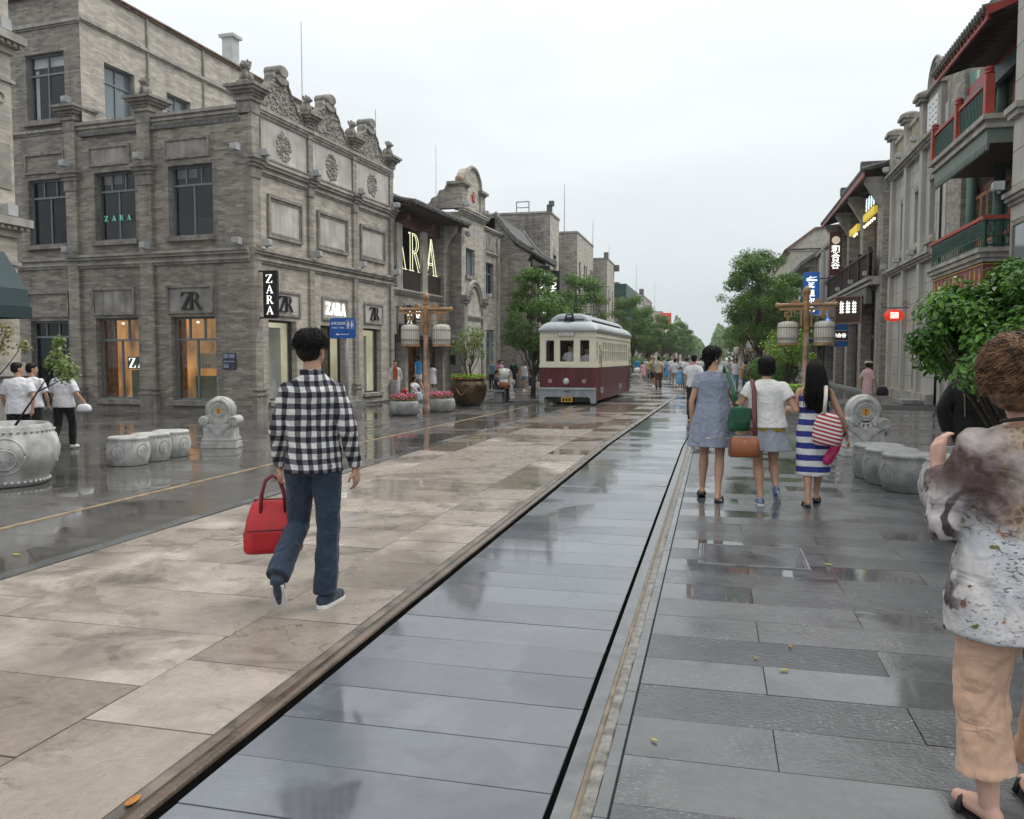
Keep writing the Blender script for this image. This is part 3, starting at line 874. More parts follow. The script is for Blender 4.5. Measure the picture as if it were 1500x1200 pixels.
# rear wing left of the pier: slightly set back, three storeys
rh = [(-8.3, -6.78, 0.0, 2.72), (-8.2, -6.7, 5.03, 7.03), (-8.14, -6.62, 8.78, 10.78)]
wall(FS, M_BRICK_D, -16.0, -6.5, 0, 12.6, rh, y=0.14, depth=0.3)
window(FS, *rh[0][:2], 0.0, 2.72, 0.3, (0.5,), 0.82, (0.33, 0.67), M_FRAME, M_GLASSD, name='door')
window(FS, *rh[1], 0.3, (0.5,), 0.73, (0.33, 0.67), M_FRAME, M_GLASSD)
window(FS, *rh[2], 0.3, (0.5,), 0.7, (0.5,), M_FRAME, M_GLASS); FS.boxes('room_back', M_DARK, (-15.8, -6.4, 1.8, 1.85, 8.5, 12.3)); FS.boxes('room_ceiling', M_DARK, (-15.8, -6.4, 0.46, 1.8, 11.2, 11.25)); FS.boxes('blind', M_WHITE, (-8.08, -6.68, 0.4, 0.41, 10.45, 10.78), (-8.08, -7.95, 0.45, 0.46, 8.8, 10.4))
FS.boxes('window_sill', M_STONE_D, (-8.28, -6.62, 0.0, 0.35, 4.9, 5.027)); FS.boxes('window_sill', M_STONE_D, (-8.22, -6.54, 0.0, 0.35, 8.62, 8.777))
moulding(FS, -8.4, -6.72, 2.84, 3.62, 0.07, 0.05, 0.14); moulding(FS, -8.3, -6.7, 7.2, 7.82, 0.07, 0.05, 0.14)
cornice(FS, -16, -6.5, 4.3, COR_M[:4], 0.14); cornice(FS, -16, -6.5, 8.36, [(0.06, 0.03), (0.07, 0.09)], 0.14, 'ledge')
# upper storey seen over the parapet
P0 = Vector((-18.35, 21.3, 0)) - ZC
FU = Fac(zara, P0, math.atan2(14.2, 0.75))
uh = [(0.93, 2.22, 8.98, 10.63), (3.73, 4.94, 8.98, 10.56)]
wall(FU, M_BRICK_L, 0.0, 14.0, 8.0, 12.6, uh, depth=0.3)
for h_ in uh: window(FU, *h_, 0.2, (0.5,), 0.68, (0.5,), M_FRAME, M_GLASSB)
cornice(FU, -0.02, 14.0, 11.5, [(0.05, 0.04), (0.06, 0.09), (0.05, 0.05)], name='band')
cornice(FU, 0.0, 14.0, 12.6, [(0.08, 0.06), (0.05, 0.12)], name='coping', mat=plain('rust_stained_coping', (0.2, 0.13, 0.1), 0.8, var=0.3))
cornice(FS, -16, -5.95, 11.5, [(0.05, 0.04), (0.06, 0.09), (0.05, 0.05)], 0.14, 'band')
FU.boxes('down_pipe', M_STONE_D, (2.78, 2.84, -0.06, 0.0, 8.0, 12.6), (5.62, 5.68, -0.06, 0.0, 8.0, 12.6))
FS.boxes('wall_end', M_BRICK_D, (-6.499, -5.93, 0.139, 0.35, 8.3, 12.6))
FU.boxes('conduit', M_METAL, (0.3, 0.9, -0.14, -0.11, 9.0, 9.03), (0.87, 0.9, -0.14, -0.11, 8.6, 9.0))
FU.boxes('rear_hall', M_BRICK_L, (5.0, 14, 0.6, 6, 12.0, 13.15))
FU.boxes('air_duct', M_LIGHTBOX, (9.75, 10.2, 1.6, 2.1, 12.5, 14.75), (9.65, 10.3, 1.5, 2.2, 14.75, 14.87))
FU.boxes('roof', M_TILE, (0.02, 14, 0.05, 9, 12.45, 12.58))
# street facade, three bays
bays = [(0.35, 3.02), (3.02, 5.84), (5.84, 8.62)]
fh = [(0.75, 2.2, 0.32, 2.68), (3.58, 5.25, 0.0, 2.63), (6.45, 7.82, 0.33, 2.63)]
wall(FF, M_BRICK_L, 0.0, 8.85, 0, 8.25, fh, depth=0.35)
for i, (a, b, c, d) in enumerate(fh):
    if i == 1:
        window(FF, a, b, c, d, 0.28, (0.6,), 0.86, (0.6,), M_FRAMED, M_GLASS, name='door')
        FF.boxes('shop_display', M_LITW, (a-0.3, b+0.3, 1.5, 1.55, 0.0, 2.9))
        FF.boxes('display_stand', M_SHELF, (a+0.4, a+0.9, 0.9, 1.3, 0.0, 1.4))
        FF.boxes('clothes_rail', M_WHITE, (a+1.0, a+1.12, 0.8, 0.9, 0.2, 2.0), (a+1.2, a+1.28, 0.8, 0.9, 0.2, 2.2))
    else:
        window(FF, a, b, c, d, 0.22, (), None, None, M_FRAMED, M_GLASS)
        FF.boxes('shop_display', M_LITY, (a-0.3, b+0.3, 1.2, 1.25, 0.2, 2.9))
        FF.boxes('display_wall', M_LITY, (a-0.32, a-0.3, 0.36, 1.2, 0.2, 2.9), (b+0.3, b+0.32, 0.36, 1.2, 0.2, 2.9))
        FF.boxes('shop_floor', M_PLASTER, (a-0.3, b+0.3, 0.36, 1.2, 0.15, 0.31))
        FF.boxes('window_sill', M_STONE_D, (a-0.06, b+0.06, -0.08, 0.2, c-0.12, c-0.003))
        FF.boxes('spot_lamp', M_SIGNW, (a+0.25, a+0.33, 0.8, 0.86, 2.5, 2.56), (a+0.8, a+0.86, 0.8, 0.86, 2.5, 2.56))
for i, (a, b, t) in enumerate(((0.84, 2.4, 'ZR'), (3.66, 5.3, 'ZARA'), (6.5, 7.95, 'ZR'))):
    moulding(FF, a, b, 2.8, 3.55, 0.07, 0.05)
    FF.boxes('panel', M_PLASTER, (a+0.07, b-0.07, -0.012, 0.02, 2.87, 3.48))
    if t == 'ZR':
        letter(FF, 'Z', a+0.42, 2.94, 0.46, -0.02, M_IRON); letter(FF, 'R', a+0.70, 2.94, 0.46, -0.035, M_IRON)
    else:
        for k, ch in enumerate('ZARA'): letter(FF, ch, a+0.2+k*0.32, 2.98, 0.40, -0.04, M_SIGNW, 0.84)
letter(FS, 'Z', -2.38, 2.96, 0.5, -0.02, M_IRON); letter(FS, 'R', -2.12, 2.96, 0.5, -0.035, M_IRON)
for k, ch in enumerate('ZARA'):
    letter(FS, ch, -5.28+k*0.28, 6.0-0.36, 0.16, 0.18, plain('faint_green_lettering', (0.1, 0.25, 0.2), 0.4, var=0, emis=(0.3, 1.0, 0.75), estr=0.25), thick=0.012)
FS.boxes('display_plinth', plain('olive_plinth', (0.22, 0.22, 0.13), 0.6), (-4.75, -3.95, 0.5, 0.9, 0.32, 1.22), (-2.5, -1.3, 0.64, 0.9, 0.32, 1.05))
FS.boxes('display_curtain', plain('brown_curtain', (0.25, 0.13, 0.05), 0.8, var=0.3, vscale=6), (-5.75, -5.45, 0.5, 0.7, 0.32, 2.85), (-3.0, -2.85, 0.5, 0.7, 0.32, 2.85))
FF.boxes('display_plinth', M_PLASTER, (1.2, 1.9, 0.5, 0.9, 0.31, 0.9), (6.9, 7.5, 0.5, 0.9, 0.31, 1.0)); FF.boxes('display_panel', M_WHITE, (1.75, 2.4, 0.7, 0.75, 0.31, 2.5), (7.6, 8.0, 0.7, 0.75, 0.31, 2.4))
sg = FS.boxes('display_sign', M_BLACKSIGN, (-5.0, -4.0, 0.62, 0.66, 1.25, 1.62))
for k, ch in enumerate('ZAR'): letter(FS, ch, -4.93+k*0.33, 1.28, 0.3, 0.615, M_SIGNW, thick=0.02)
FS.boxes('display_sign', plain('beige_card', (0.6, 0.45, 0.28), 0.6, var=0.1), (-2.42, -1.4, 0.6, 0.63, 1.27, 1.72))
for k, ch in enumerate('ZARA'): letter(FS, ch, -2.35+k*0.11, 1.31, 0.1, 0.598, M_IRON, thick=0.006)
FF.boxes('step', M_GRANITED, (4.1, 5.5, -0.55, -0.003, 0.0, 0.14), (4.25, 5.45, -0.3, -0.004, 0.14, 0.28))
for i, (a, b) in enumerate(bays):
    a2, b2 = a+0.12, b-0.1
    # blind panel on the first floor
    moulding(FF, a2+0.3, b2-0.36, 5.02, 6.24, 0.09, 0.07); moulding(FF, a2+0.41, b2-0.47, 5.13, 6.13, 0.05, 0.035)
    FF.boxes('panel', M_PLASTER, (a2+0.46, b2-0.52, -0.012, 0.02, 5.18, 6.08))
    # plaster field with a carved rosette
    moulding(FF, a2-0.03, b2+0.02, 7.2, 8.36, 0.05, 0.05)
    FF.boxes('panel', M_PLASTER, (a2+0.02, b2-0.03, -0.02, 0.02, 7.25, 8.31))
    m = MB(); c = (a2+b2)/2 - 0.05
    rosette(m, c, 7.74, 0.40, -0.025, 150, 0.3); FF.put(m, 'carved_rosette', M_STONE_D, smooth=True)
    # carved gable
    c = (a+b)/2 - 0.15; w = (b-a)/2
    side = [(w-0.22, 8.6), (w-0.24, 8.74), (w-0.32, 8.86), (w-0.46, 8.9), (w-0.52, 9.02), (w-0.62, 9.12), (w-0.74, 9.16), (w-0.80, 9.3), (w-0.9, 9.44), (0.36, 9.52), (0.34, 9.7), (0.25, 9.8)]
    out = [(c+x, z) for x, z in side] + [(c-x, z) for x, z in reversed(side)]
    m = MB(); m.prism(out, 'y', -0.02, 0.3); g_ = FF.put(m, 'gable', M_STONE_D)
    m = MB()
    for k in range(210):
        x, z = random.uniform(-w+0.25, w-0.25), random.uniform(8.64, 9.7)
        lim = next((s_[0] for s_ in reversed(side) if s_[1] <= z), 0.2)
        if abs(x) > lim-0.07: continue
        s_ = random.uniform(0.03, 0.07)
        m.ball((c+x, -0.02, z), (s_, 0.03, s_*random.uniform(0.5, 1.1)), 6, 4)
    for k in range(len(side)-2):
        for sg_ in (-1, 1): m.tube([(c+sg_*side[k][0], -0.03, side[k][1]), (c+sg_*side[k+1][0], -0.03, side[k+1][1])], 0.045, 6)
    m.build('carving', M_STONE_D, g_, smooth=True)
    m = MB(); m.lathe([(0.0, -0.14), (0.17, -0.14), (0.2, -0.1), (0.2, 0.36), (0.17, 0.4), (0.0, 0.4)], 14, (c, 0, 9.86), 'y', sx=1.35, sy=0.85)
    m.lathe([(0.0, -0.1), (0.16, -0.1), (0.18, -0.06), (0.18, 0.34), (0.0, 0.36)], 14, (c, 0, 9.62), 'y', sx=1.7, sy=0.8)
    m.build('scroll', M_STONE_D, g_)
for u in (0.17, 3.02, 5.84, 8.65):
    w = 0.36 if u == 0.17 else 0.26
    pier(FF, u, w, out=0.08 if u != 0.17 else 0.085, cap=True)
    if u != 0.17: lion(FF, u, 9.1, 0.1)
cornice(FF, 0.03, 8.85, 4.25, COR_M); cornice(FF, 0.03, 8.85, 6.72, [(0.06, 0.04), (0.07, 0.09), (0.08, 0.07), (0.09, 0.15), (0.08, 0.20)]); cornice(FF, 0.35, 8.6, 8.34, [(0.07, 0.06), (0.07, 0.1), (0.1, 0.13)])
floodlights(FF, [(0.3, 7.1, -0.2), (3.0, 7.1, -0.2), (5.9, 7.1, -0.2), (8.6, 7.1, -0.2), (0.3, 4.63, -0.2), (3.0, 4.63, -0.2), (5.9, 4.63, -0.2), (8.6, 4.63, -0.2)])
FF.boxes('roof', M_TILE, (0.0, 8.85, 0.31, 5.9, 8.1, 8.2))
FF.boxes('end_wall', M_BRICK_L, (8.6, 8.85, 0.02, 5.9, 0, 8.24))
m = MB(); m.tube([(5.3, 1.6, 8.2), (5.3, 1.6, 12.9)], [0.025, 0.012], 6); FF.put(m, 'lightning_rod', M_LIGHTBOX)

# blade signs
def blade_sign(loc, rz, label, h=1.25, w=0.42):
    s_ = empty('blade_sign', loc, rz, label, 'sign', 'black blade signs on the shop')
    part('board', M_BLACKSIGN, s_, (-w/2, w/2, -0.06, 0.06, 0, h))
    part('bracket', M_IRON, s_, (-w/2-0.32, w/2, -0.02, 0.02, h, h+0.04), (-w/2-0.32, w/2, -0.02, 0.02, -0.04, 0.0), (-w/2-0.34, -w/2-0.32, -0.03, 0.03, -0.1, h+0.1))
    for k, ch in enumerate('ZARA'):
        letter(None, ch, -0.105, h-0.31-k*0.29, 0.23, -0.061, M_SIGNW, thick=0.015, parent=s_)
blade_sign((-12.04, 20.95, 2.72), 0.0, 'black hanging sign with white letters at the brick corner')
blade_sign((-11.35, 30.0, 2.25), 0.0, 'black hanging sign with white letters beside the recessed shop entrance')

# ------------------------------------------------------------------ entrance wing with tiled eave and neon letters
ent = empty('entrance_wing', ZC + Vector((math.cos(RF)*8.85, math.sin(RF)*8.85, 0)), RF, 'recessed shop entrance wing with tiled eave and tall neon letters', 'building')
FE = Fac(ent)
W = 5.75
wall(FE, M_BRICK, 0.0, W, 0, 4.2, [(0.15, 0.75, 0.3, 2.5), (1.45, 2.75, 0.0, 2.5), (3.6, 4.6, 0.3, 2.5)], y=0.15, depth=0.3)
for (a, b, c) in ((0.15, 0.75, 0.3), (3.6, 4.6, 0.3)):
    window(FE, a, b, c, 2.5, 0.3, (), None, None, M_FRAMED, M_GLASS); FE.boxes('shop_display', M_LITW if a > 1 else M_LITY, (a-0.2, b+0.2, 1.1, 1.15, 0.1, 2.6))
FE.boxes('shop_display', M_LITW, (1.25, 2.95, 2.4, 2.45, 0.0, 2.6)); FE.boxes('display_wall', M_SHELF, (1.2, 1.25, 0.46, 2.4, 0, 2.6), (2.95, 3.0, 0.46, 2.4, 0, 2.6))
FE.boxes('door', M_FRAMED, (1.45, 1.52, 0.3, 0.4, 0, 2.5), (2.68, 2.75, 0.3, 0.4, 0, 2.5))
FE.boxes('pier', M_STONE, (0.9, 1.2, -0.05, 0.2, 0, 2.6), (3.0, 3.35, -0.05, 0.2, 0, 2.6), (4.75, 5.1, -0.05, 0.2, 0, 2.6))
m = MB(); m.prism([(0.14, 2.95), (-0.85, 2.42), (-0.85, 2.28), (0.14, 2.28)], 'x', 0.8, 5.2); FE.put(m, 'awning', plain('charcoal_awning', (0.03, 0.032, 0.036), 0.8, var=0.2))
moulding(FE, 1.3, 2.9, 3.05, 3.75, 0.07, 0.05, 0.15); FE.boxes('panel', M_BLACKSIGN, (1.37, 2.83, 0.1, 0.16, 3.12, 3.68))
for k, ch in enumerate('ZARA'): letter(FE, ch, 1.45+k*0.33, 3.2, 0.4, 0.09, M_SIGNW, 0.84)
moulding(FE, 3.5, 4.7, 3.0, 3.75, 0.07, 0.05, 0.15)
cornice(FE, 0, W, 4.05, [(0.07, 0.0), (0.08, 0.05), (0.07, 0.1)], 0.1)
FE.boxes('balcony_floor', M_STONE, (0.0, W-0.8, 0.1, 1.6, 4.1, 4.26))
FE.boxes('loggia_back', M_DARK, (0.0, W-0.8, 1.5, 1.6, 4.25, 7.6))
FE.boxes('lintel', M_WOODR, (0.0, W-0.8, 0.12, 0.3, 6.75, 7.3))
for u in (0.42, 2.85): FE.boxes('post', M_STONE, (u, u+0.5, 0.02, 0.16, 4.2, 6.75)); FE.boxes('bracket', M_WOODR, (u+0.18, u+0.32, -0.35, 0.05, 6.85, 7.1))
FE.boxes('wing_wall', M_BRICK_D, (W-0.85, W, -0.05, 1.6, 0, 7.3))
m = MB(); m.prism([(-0.05, 6.2), (-0.12, 6.5), (-0.3, 6.75), (-0.55, 7.0), (-0.6, 7.3), (-0.05, 7.3)], 'x', W-0.8, W-0.5); FE.put(m, 'corbel', M_STONE)
rail = MB()
for seg in ((0.0, 0.42), (0.92, 2.85), (3.35, W-0.85)):
    k = int((seg[1]-seg[0])/0.11)
    for i in range(k): rail.box(seg[0]+0.02+i*0.11, seg[0]+0.095+i*0.11, 0.10, 0.13, 4.28, 5.0)
    rail.box(seg[0], seg[1], 0.08, 0.15, 5.0, 5.06)
FE.put(rail, 'slatted_railing', M_WOODD)['kind'] = 'stuff'
for ch, u in (('A', 0.52), ('R', 1.97), ('A', 3.62)):
    m = MB()
    for poly in glyph(ch):
        pts = [(u + x*1.32, 0.24, 5.06 + z*1.55) for x, z in poly]
        m.tube(pts + [pts[0]], 0.011, 5)
    FE.put(m, 'neon_letter', M_NEON)
FE.boxes('soffit', M_WOODD, (0.0, W, -0.8, 1.5, 7.3, 7.36))
tile_roof(FE, 0.0, W+0.05, -0.95, 7.42, 2.0, 8.6, 0.2, 0.2, under=M_WOODD)
FE.boxes('rear_parapet', M_BRICK_L, (0.2, 3.2, 2.5, 6.0, 7.0, 9.35)); FE.boxes('coping', M_STONE_D, (0.15, 3.25, 2.4, 6.1, 9.35, 9.45), (0.15, 3.25, 2.42, 6.08, 8.35, 8.45))
m = MB(); m.tube([(4.6, 3.0, 8.0), (4.6, 3.0, 12.4)], [0.03, 0.015], 6); FE.put(m, 'lightning_rod', M_LIGHTBOX)

# ------------------------------------------------------------------ gatehouse with a red star
u0 = 14.45
st = empty('star_gatehouse', ZC + Vector((math.cos(RF)*u0 + math.sin(RF)*0.6, math.sin(RF)*u0 - math.cos(RF)*0.6, 0)), RF, 'narrow grey brick front with round topped gable and small red star', 'building')
FG = Fac(st)
W = 2.95
wall(FG, M_BRICK_L, 0.0, W, 0, 8.0, [(0.55, 1.7, 5.28, 6.5)], depth=0.3)
FG.boxes('side_wall', M_BRICK_D, (0.0, 0.02, 0.0, 6.0, 0, 8.0), (W-0.02, W, 0.0, 6, 0, 8.0))
window(FG, 0.55, 1.7, 5.28, 6.5, 0.18, (0.5,), None, None, M_FRAME, M_GLASSB); FG.boxes('window_sill', M_STONE_D, (0.45, 1.8, -0.08, 0.2, 5.12, 5.277))
cornice(FG, 0.0, W, 7.85, [(0.08, 0.06), (0.08, 0.12), (0.1, 0.2), (0.06, 0.24)], ends=1)
def arc(cx, cz, r_, a0, a1, n=14, sx=1.0): return [(cx + sx*r_*math.cos(a0+(a1-a0)*i/n), cz + r_*math.sin(a0+(a1-a0)*i/n)) for i in range(n+1)]
m = MB(); m.prism([(0.35, 8.17), (W-0.35, 8.17), (W-0.35, 9.15)] + arc(W/2, 9.15, (W-0.9)/2, 0, PI, 14, 1.0)[0:] + [(0.35, 9.15)], 'y', 0.0, 0.45); FG.put(m, 'gable', M_BRICK_L)
m = MB()
a_ = arc(W/2, 9.15, (W-0.9)/2, 0, PI); m.tube([(x, -0.02, z) for x, z in a_], 0.09, 8); FG.put(m, 'arch_moulding', M_STONE)
for x in (0.0, W-0.62):
    FG.boxes('pier', M_BRICK, (x, x+0.62, -0.06, 0.5, 8.17, 9.1)); FG.boxes('pier_cap', M_STONE_D, (x-0.06, x+0.68, -0.12, 0.56, 9.1, 9.18), (x-0.14, x+0.76, -0.2, 0.64, 9.18, 9.3))
m = MB(); m.lathe([(0.0, 0), (0.14, 0.02), (0.2, 0.12), (0.18, 0.25), (0.08, 0.33), (0.0, 0.34)], 12, (0.3, 0.2, 9.3)); FG.put(m, 'urn', plain('terracotta_urn', (0.35, 0.24, 0.16), 0.8, var=0.2), smooth=True)
m = MB(); m.prism([(0.5, 8.17), (1.75, 8.17), (1.7, 8.35), (1.5, 8.45), (1.4, 8.65), (1.15, 8.72), (1.05, 8.95), (0.8, 9.0), (0.7, 9.2), (0.5, 9.2)], 'x', 0.0, 0.35); FG.put(m, 'stepped_parapet', M_BRICK_D)
m = MB(); m.prism([(W/2 + 0.27*math.cos(PI/2+k*PI/5)*(1 if k % 2 == 0 else 0.4), 8.85 + 0.27*math.sin(PI/2+k*PI/5)*(1 if k % 2 == 0 else 0.4)) for k in range(10)], 'y', -0.05, 0.01); FG.put(m, 'red_star', plain('faded_red_star', (0.5, 0.08, 0.06), 0.6, var=0.1))
for x in (0.25, W-0.25): FG.boxes('pilaster', M_STONE, (x-0.2, x+0.2, -0.12, 0.02, 0, 4.2)); FG.boxes('capital', M_STONE_D, (x-0.26, x+0.26, -0.2, 0.02, 4.0, 4.14), (x-0.34, x+0.34, -0.27, 0.02, 4.14, 4.34))
m = MB()
for r_, w_ in ((1.0, 0.1), (0.84, 0.06)):
    a_ = arc(W/2, 4.05, r_, 0, PI); m.tube([(x, -0.05, z) for x, z in a_], w_, 8)
FG.put(m, 'arch', M_STONE)
FG.boxes('panel', M_PLASTER, (0.55, W-0.55, -0.03, 0.01, 0.5, 4.05)); cornice(FG, 0.5, W-0.5, 3.28, [(0.07, 0.06), (0.08, 0.1), (0.07, 0.14)])
FG.boxes('transom_shelf', M_STONE_D, (0.5, W-0.5, -0.16, 0.0, 2.25, 2.32)); FG.boxes('street_plate', M_BLACKSIGN, (-0.02, 0.0, 0.3, 0.9, 1.3, 1.7))
floodlights(FG, [(0.3, 4.34, -0.25), (W-0.3, 4.34, -0.25), (0.2, 8.2, -0.1), (W-0.2, 8.2, -0.1), (0.3, 6.9, -0.1)])
FG.boxes('plinth', M_STONE_D, (0.0, W, -0.1, 0.0, 0, 0.5))
m = MB(); m.tube([(2.4, 2.2, 8.0), (2.4, 2.2, 11.6)], [0.02, 0.01], 6); FG.put(m, 'lightning_rod', M_LIGHTBOX)

# ------------------------------------------------------------------ flat wing next to it
u0 = 17.45
wg = empty('brick_wing', ZC + Vector((math.cos(RF)*u0, math.sin(RF)*u0, 0)), RF, 'plain grey brick wing with a tall shop window beside the star gatehouse', 'building')
FW = Fac(wg)
wall(FW, M_BRICK, 0, 5.2, 0, 8.0, [(1.9, 3.05, 4.6, 6.35), (1.9, 3.1, 0.4, 3.0)], depth=0.25)
window(FW, 1.9, 3.05, 4.6, 6.35, 0.15, (0.5,), 0.7, (0.5,), M_FRAME, M_GLASSD); window(FW, 1.9, 3.1, 0.4, 3.0, 0.15, (), 0.82, (), M_FRAME, M_GLASS)
FW.boxes('shop_display', M_LITG, (1.7, 3.3, 0.8, 0.85, 0.3, 3.1))
for u in (0.1, 1.3, 3.5): FW.boxes('pilaster', M_STONE, (u, u+0.3, -0.1, 0.01, 0, 7.7))
cornice(FW, 0, 5.2, 6.75, [(0.07, 0.05), (0.07, 0.1)]); cornice(FW, 0, 5.2, 7.9, [(0.08, 0.08), (0.08, 0.14)])
m = MB()
for i in range(7): m.box(1.7+i*0.22, 1.8+i*0.22, -0.06, 0.0, 7.0, 7.7)
FW.put(m, 'balusters', M_STONE)['kind'] = 'stuff'
FW.boxes('roof', M_TILE, (0, 5.2, 0.05, 6, 7.8, 8.0)); FW.boxes('end_wall', M_BRICK, (5.1, 5.2, 0.02, 6, 0, 7.98))

# ------------------------------------------------------------------ perfume shop with tiled eaves
se = empty('tiled_shop_building', (-9.8, 42.4, 0), PI/2, 'grey brick shop building with curved tiled eave and black vertical signs', 'building')
FP = Fac(se)
wall(FP, M_BRICK, 0, 8.3, 0, 6.4, [(0.7, 2.5, 0.2, 3.0), (3.2, 5.0, 0.2, 3.0), (5.8, 7.6, 0.2, 3.0), (0.9, 3.2, 3.6, 6.0), (4.6, 7.2, 3.6, 6.0)], depth=0.4)
for a, b in ((0.7, 2.5), (3.2, 5.0), (5.8, 7.6)): window(FP, a, b, 0.2, 3.0, 0.2, (0.5,), None, None, M_FRAMED, M_GLASS); FP.boxes('shop_display', M_LITG, (a, b, 0.9, 0.95, 0.1, 3.1))
for a, b in ((0.9, 3.2), (4.6, 7.2)): window(FP, a, b, 3.6, 6.0, 0.3, (0.33, 0.66), None, None, M_WOODD, M_GLASSD)
FP.boxes('side_wall', M_BRICK_D, (0.0, 0.25, 0.02, 5.0, 0, 6.6), (0.0, 0.25, -0.35, 0.02, 4.9, 6.6))
m = MB(); m.prism([(-0.2, 6.6), (5.0, 6.6), (5.0, 8.9), (1.5, 8.9), (1.0, 8.25), (0.4, 7.45), (-0.4, 6.95)], 'x', 0.0, 0.25); FP.put(m, 'gable_wall', M_BRICK_D)
tile_roof(FP, -0.1, 6.2, -0.6, 7.05, 1.5, 9.0, 0.32, 0.22, n=8, under=M_WOODD, rib=0.08)
FP.boxes('roof_slope_back', M_TILE, (0, 6.1, 1.5, 5.0, 8.0, 8.9))
m = MB(); m.tube([(-0.05, -0.6+2.1*t, 7.2+1.95*t-0.32*math.sin(PI*t)) for t in [i/8 for i in range(9)]], 0.13, 8); FP.put(m, 'ridge_roll', M_TILE, smooth=True); m = MB(); m.tube([(6.15, -0.6+2.1*t, 7.2+1.95*t-0.32*math.sin(PI*t)) for t in [i/8 for i in range(9)]], 0.13, 8)
FP.put(m, 'ridge_roll', M_TILE, smooth=True)
FP.boxes('eave_beam', M_WOODD, (0.3, 6.0, -0.45, -0.15, 6.45, 6.75)); FP.boxes('upper_wall', M_WOODD, (0.26, 6.0, 0.02, 0.3, 6.4, 7.3))
def vsign(loc, label, word, n=None):
    s_ = empty('vertical_sign', loc, 0, label, 'sign', 'black vertical signs with white letters')
    part('board', M_BLACKSIGN, s_, (-0.42, 0.42, -0.08, 0.08, 0, 3.5)); part('bracket', M_IRON, s_, (-0.95, -0.42, -0.03, 0.03, 3.2, 3.26), (-0.95, -0.42, -0.03, 0.03, 0.3, 0.36))
    lettering(word, 0.62, M_SIGNW, s_, (0, -0.09, 1.72), (PI/2, -PI/2, 0), 0.012); s_.scale = (0.85, 0.85, 0.85)
vsign((-8.95, 43.6, 3.5), 'nearer black vertical sign with white sideways letters under the tiled eave', 'SEPHORA')
vsign((-8.9, 46.2, 3.5), 'farther black vertical sign with white sideways letters beside the tree', 'SEPHORA')

# ------------------------------------------------------------------ blocks further down the left side
def block(name, label, x, y0, y1, z, mat, wins=(), side=None, depth=14.0, rod=None, gm=None, base_y=0.0):
    """a plain block on the left of the street: windows (u0,u1,v0,v1)"""
    o = empty(name, (x, y0, 0), PI/2, label, 'building')
    F = Fac(o); w = y1 - y0
    wall(F, mat, 0, w, 0, z, wins, depth=0.3)
    for h_ in wins: window(F, *h_, 0.18, (0.5,) if h_[1]-h_[0] > 0.9 else (), 0.7 if h_[1]-h_[0] > 0.9 else None, (0.5,), M_FRAME, gm or M_GLASSD, fw=0.08)
    F.boxes('side_wall', side or mat, (0, 0.05, 0.0, depth, 0, z), (w-0.05, w, 0, depth, 0, z))
    F.boxes('roof', M_TILE, (0.05, w-0.05, 0.02, depth, z-0.3, z-0.1))
    F.boxes('coping', M_STONE, (-0.06, w+0.06, -0.06, 0.25, z, z+0.12), (-0.06, 0.2, 0.25, depth, z, z+0.12), (w-0.2, w+0.06, 0.25, depth, z, z+0.12))
    if rod:
        m = MB(); m.tube([(rod[0], 1.5, z-0.2), (rod[0], 1.5, z+rod[1])], [0.05, 0.02], 6); F.put(m, 'lightning_rod', M_LIGHTBOX)
    return F
def rows(w, n, ww, v0, v1, m=0.8):
    return [(m + i*(w-2*m-ww)/max(1, n-1), m + i*(w-2*m-ww)/max(1, n-1) + ww, v0, v1) for i in range(n)]

F = block('tall_brick_block', 'tall grey block with pierced brick side wall behind the tiled shop', -10.0, 50.7, 53.7, 10.5, M_BRICK_L, [(1.0, 2.1, 5.6, 8.1), (0.5, 2.5, 0.3, 3.2)], M_BRICK_D, rod=None)
m = MB()
for i in range(44):
    for j in range(14):
        u = 0.4 + i*0.24 + (0.12 if j % 2 else 0)
        m.box(-0.035, 0.0, u, u+0.13, 8.1+j*0.155, 8.19+j*0.155)
F.put(m, 'pierced_brickwork', M_BRICK_D)['kind'] = 'stuff'
m = MB(); a_ = arc(1.55, 8.1, 0.55, 0, PI, 10); m.prism(a_, 'y', -0.02, 0.05); F.put(m, 'arched_window_head', M_GLASSD)
F.boxes('roof_ornament', M_TILE, (-0.1, 0.25, -0.1, 0.2, 10.6, 11.0), (-0.2, 0.1, -0.25, 0.05, 10.9, 11.2)); F.boxes('tank_frame', M_METAL, (0.4, 0.46, 1.4, 1.46, 10.6, 11.3), (0.4, 0.46, 2.2, 2.26, 10.6, 11.3), (0.4, 0.46, 1.4, 2.26, 11.3, 11.36), (0.4, 0.46, 1.46, 2.2, 10.95, 11.0))
F.boxes('rear_annex', plain('grey_render', (0.27, 0.27, 0.27), 0.8), (-0.5, 2.5, 14, 19, 0, 10.3))
block('low_brick_block', 'low recessed brick link with two narrow windows between taller blocks', -11.4, 53.7, 61, 8.6, M_BRICK, [(1.6, 2.3, 5.0, 7.4), (3.6, 4.3, 5.0, 7.4), (1.0, 6.0, 0.3, 3.0)], rod=None)
F = block('slab_block', 'square topped grey block with paired slit windows and blank upper wall', -10.0, 61, 69.2, 10.8, M_BRICK_L, [(0.9, 1.7, 5.2, 8.8), (3.3, 4.0, 5.2, 8.8), (4.3, 5.0, 5.2, 8.8), (6.4, 7.1, 5.2, 8.8), (7.3, 8.0, 5.2, 8.8), (1.0, 3.5, 0.3, 3.0), (4.5, 7.5, 0.3, 3.0)], M_BRICK_D, rod=(3.0, 4.2))
block('low_link_block', 'low brick link with slit windows beyond the slab block', -11.4, 69.2, 78.4, 8.4, M_BRICK, rows(9.2, 4, 0.8, 4.8, 7.2) + [(1, 8, 0.3, 3.0)])
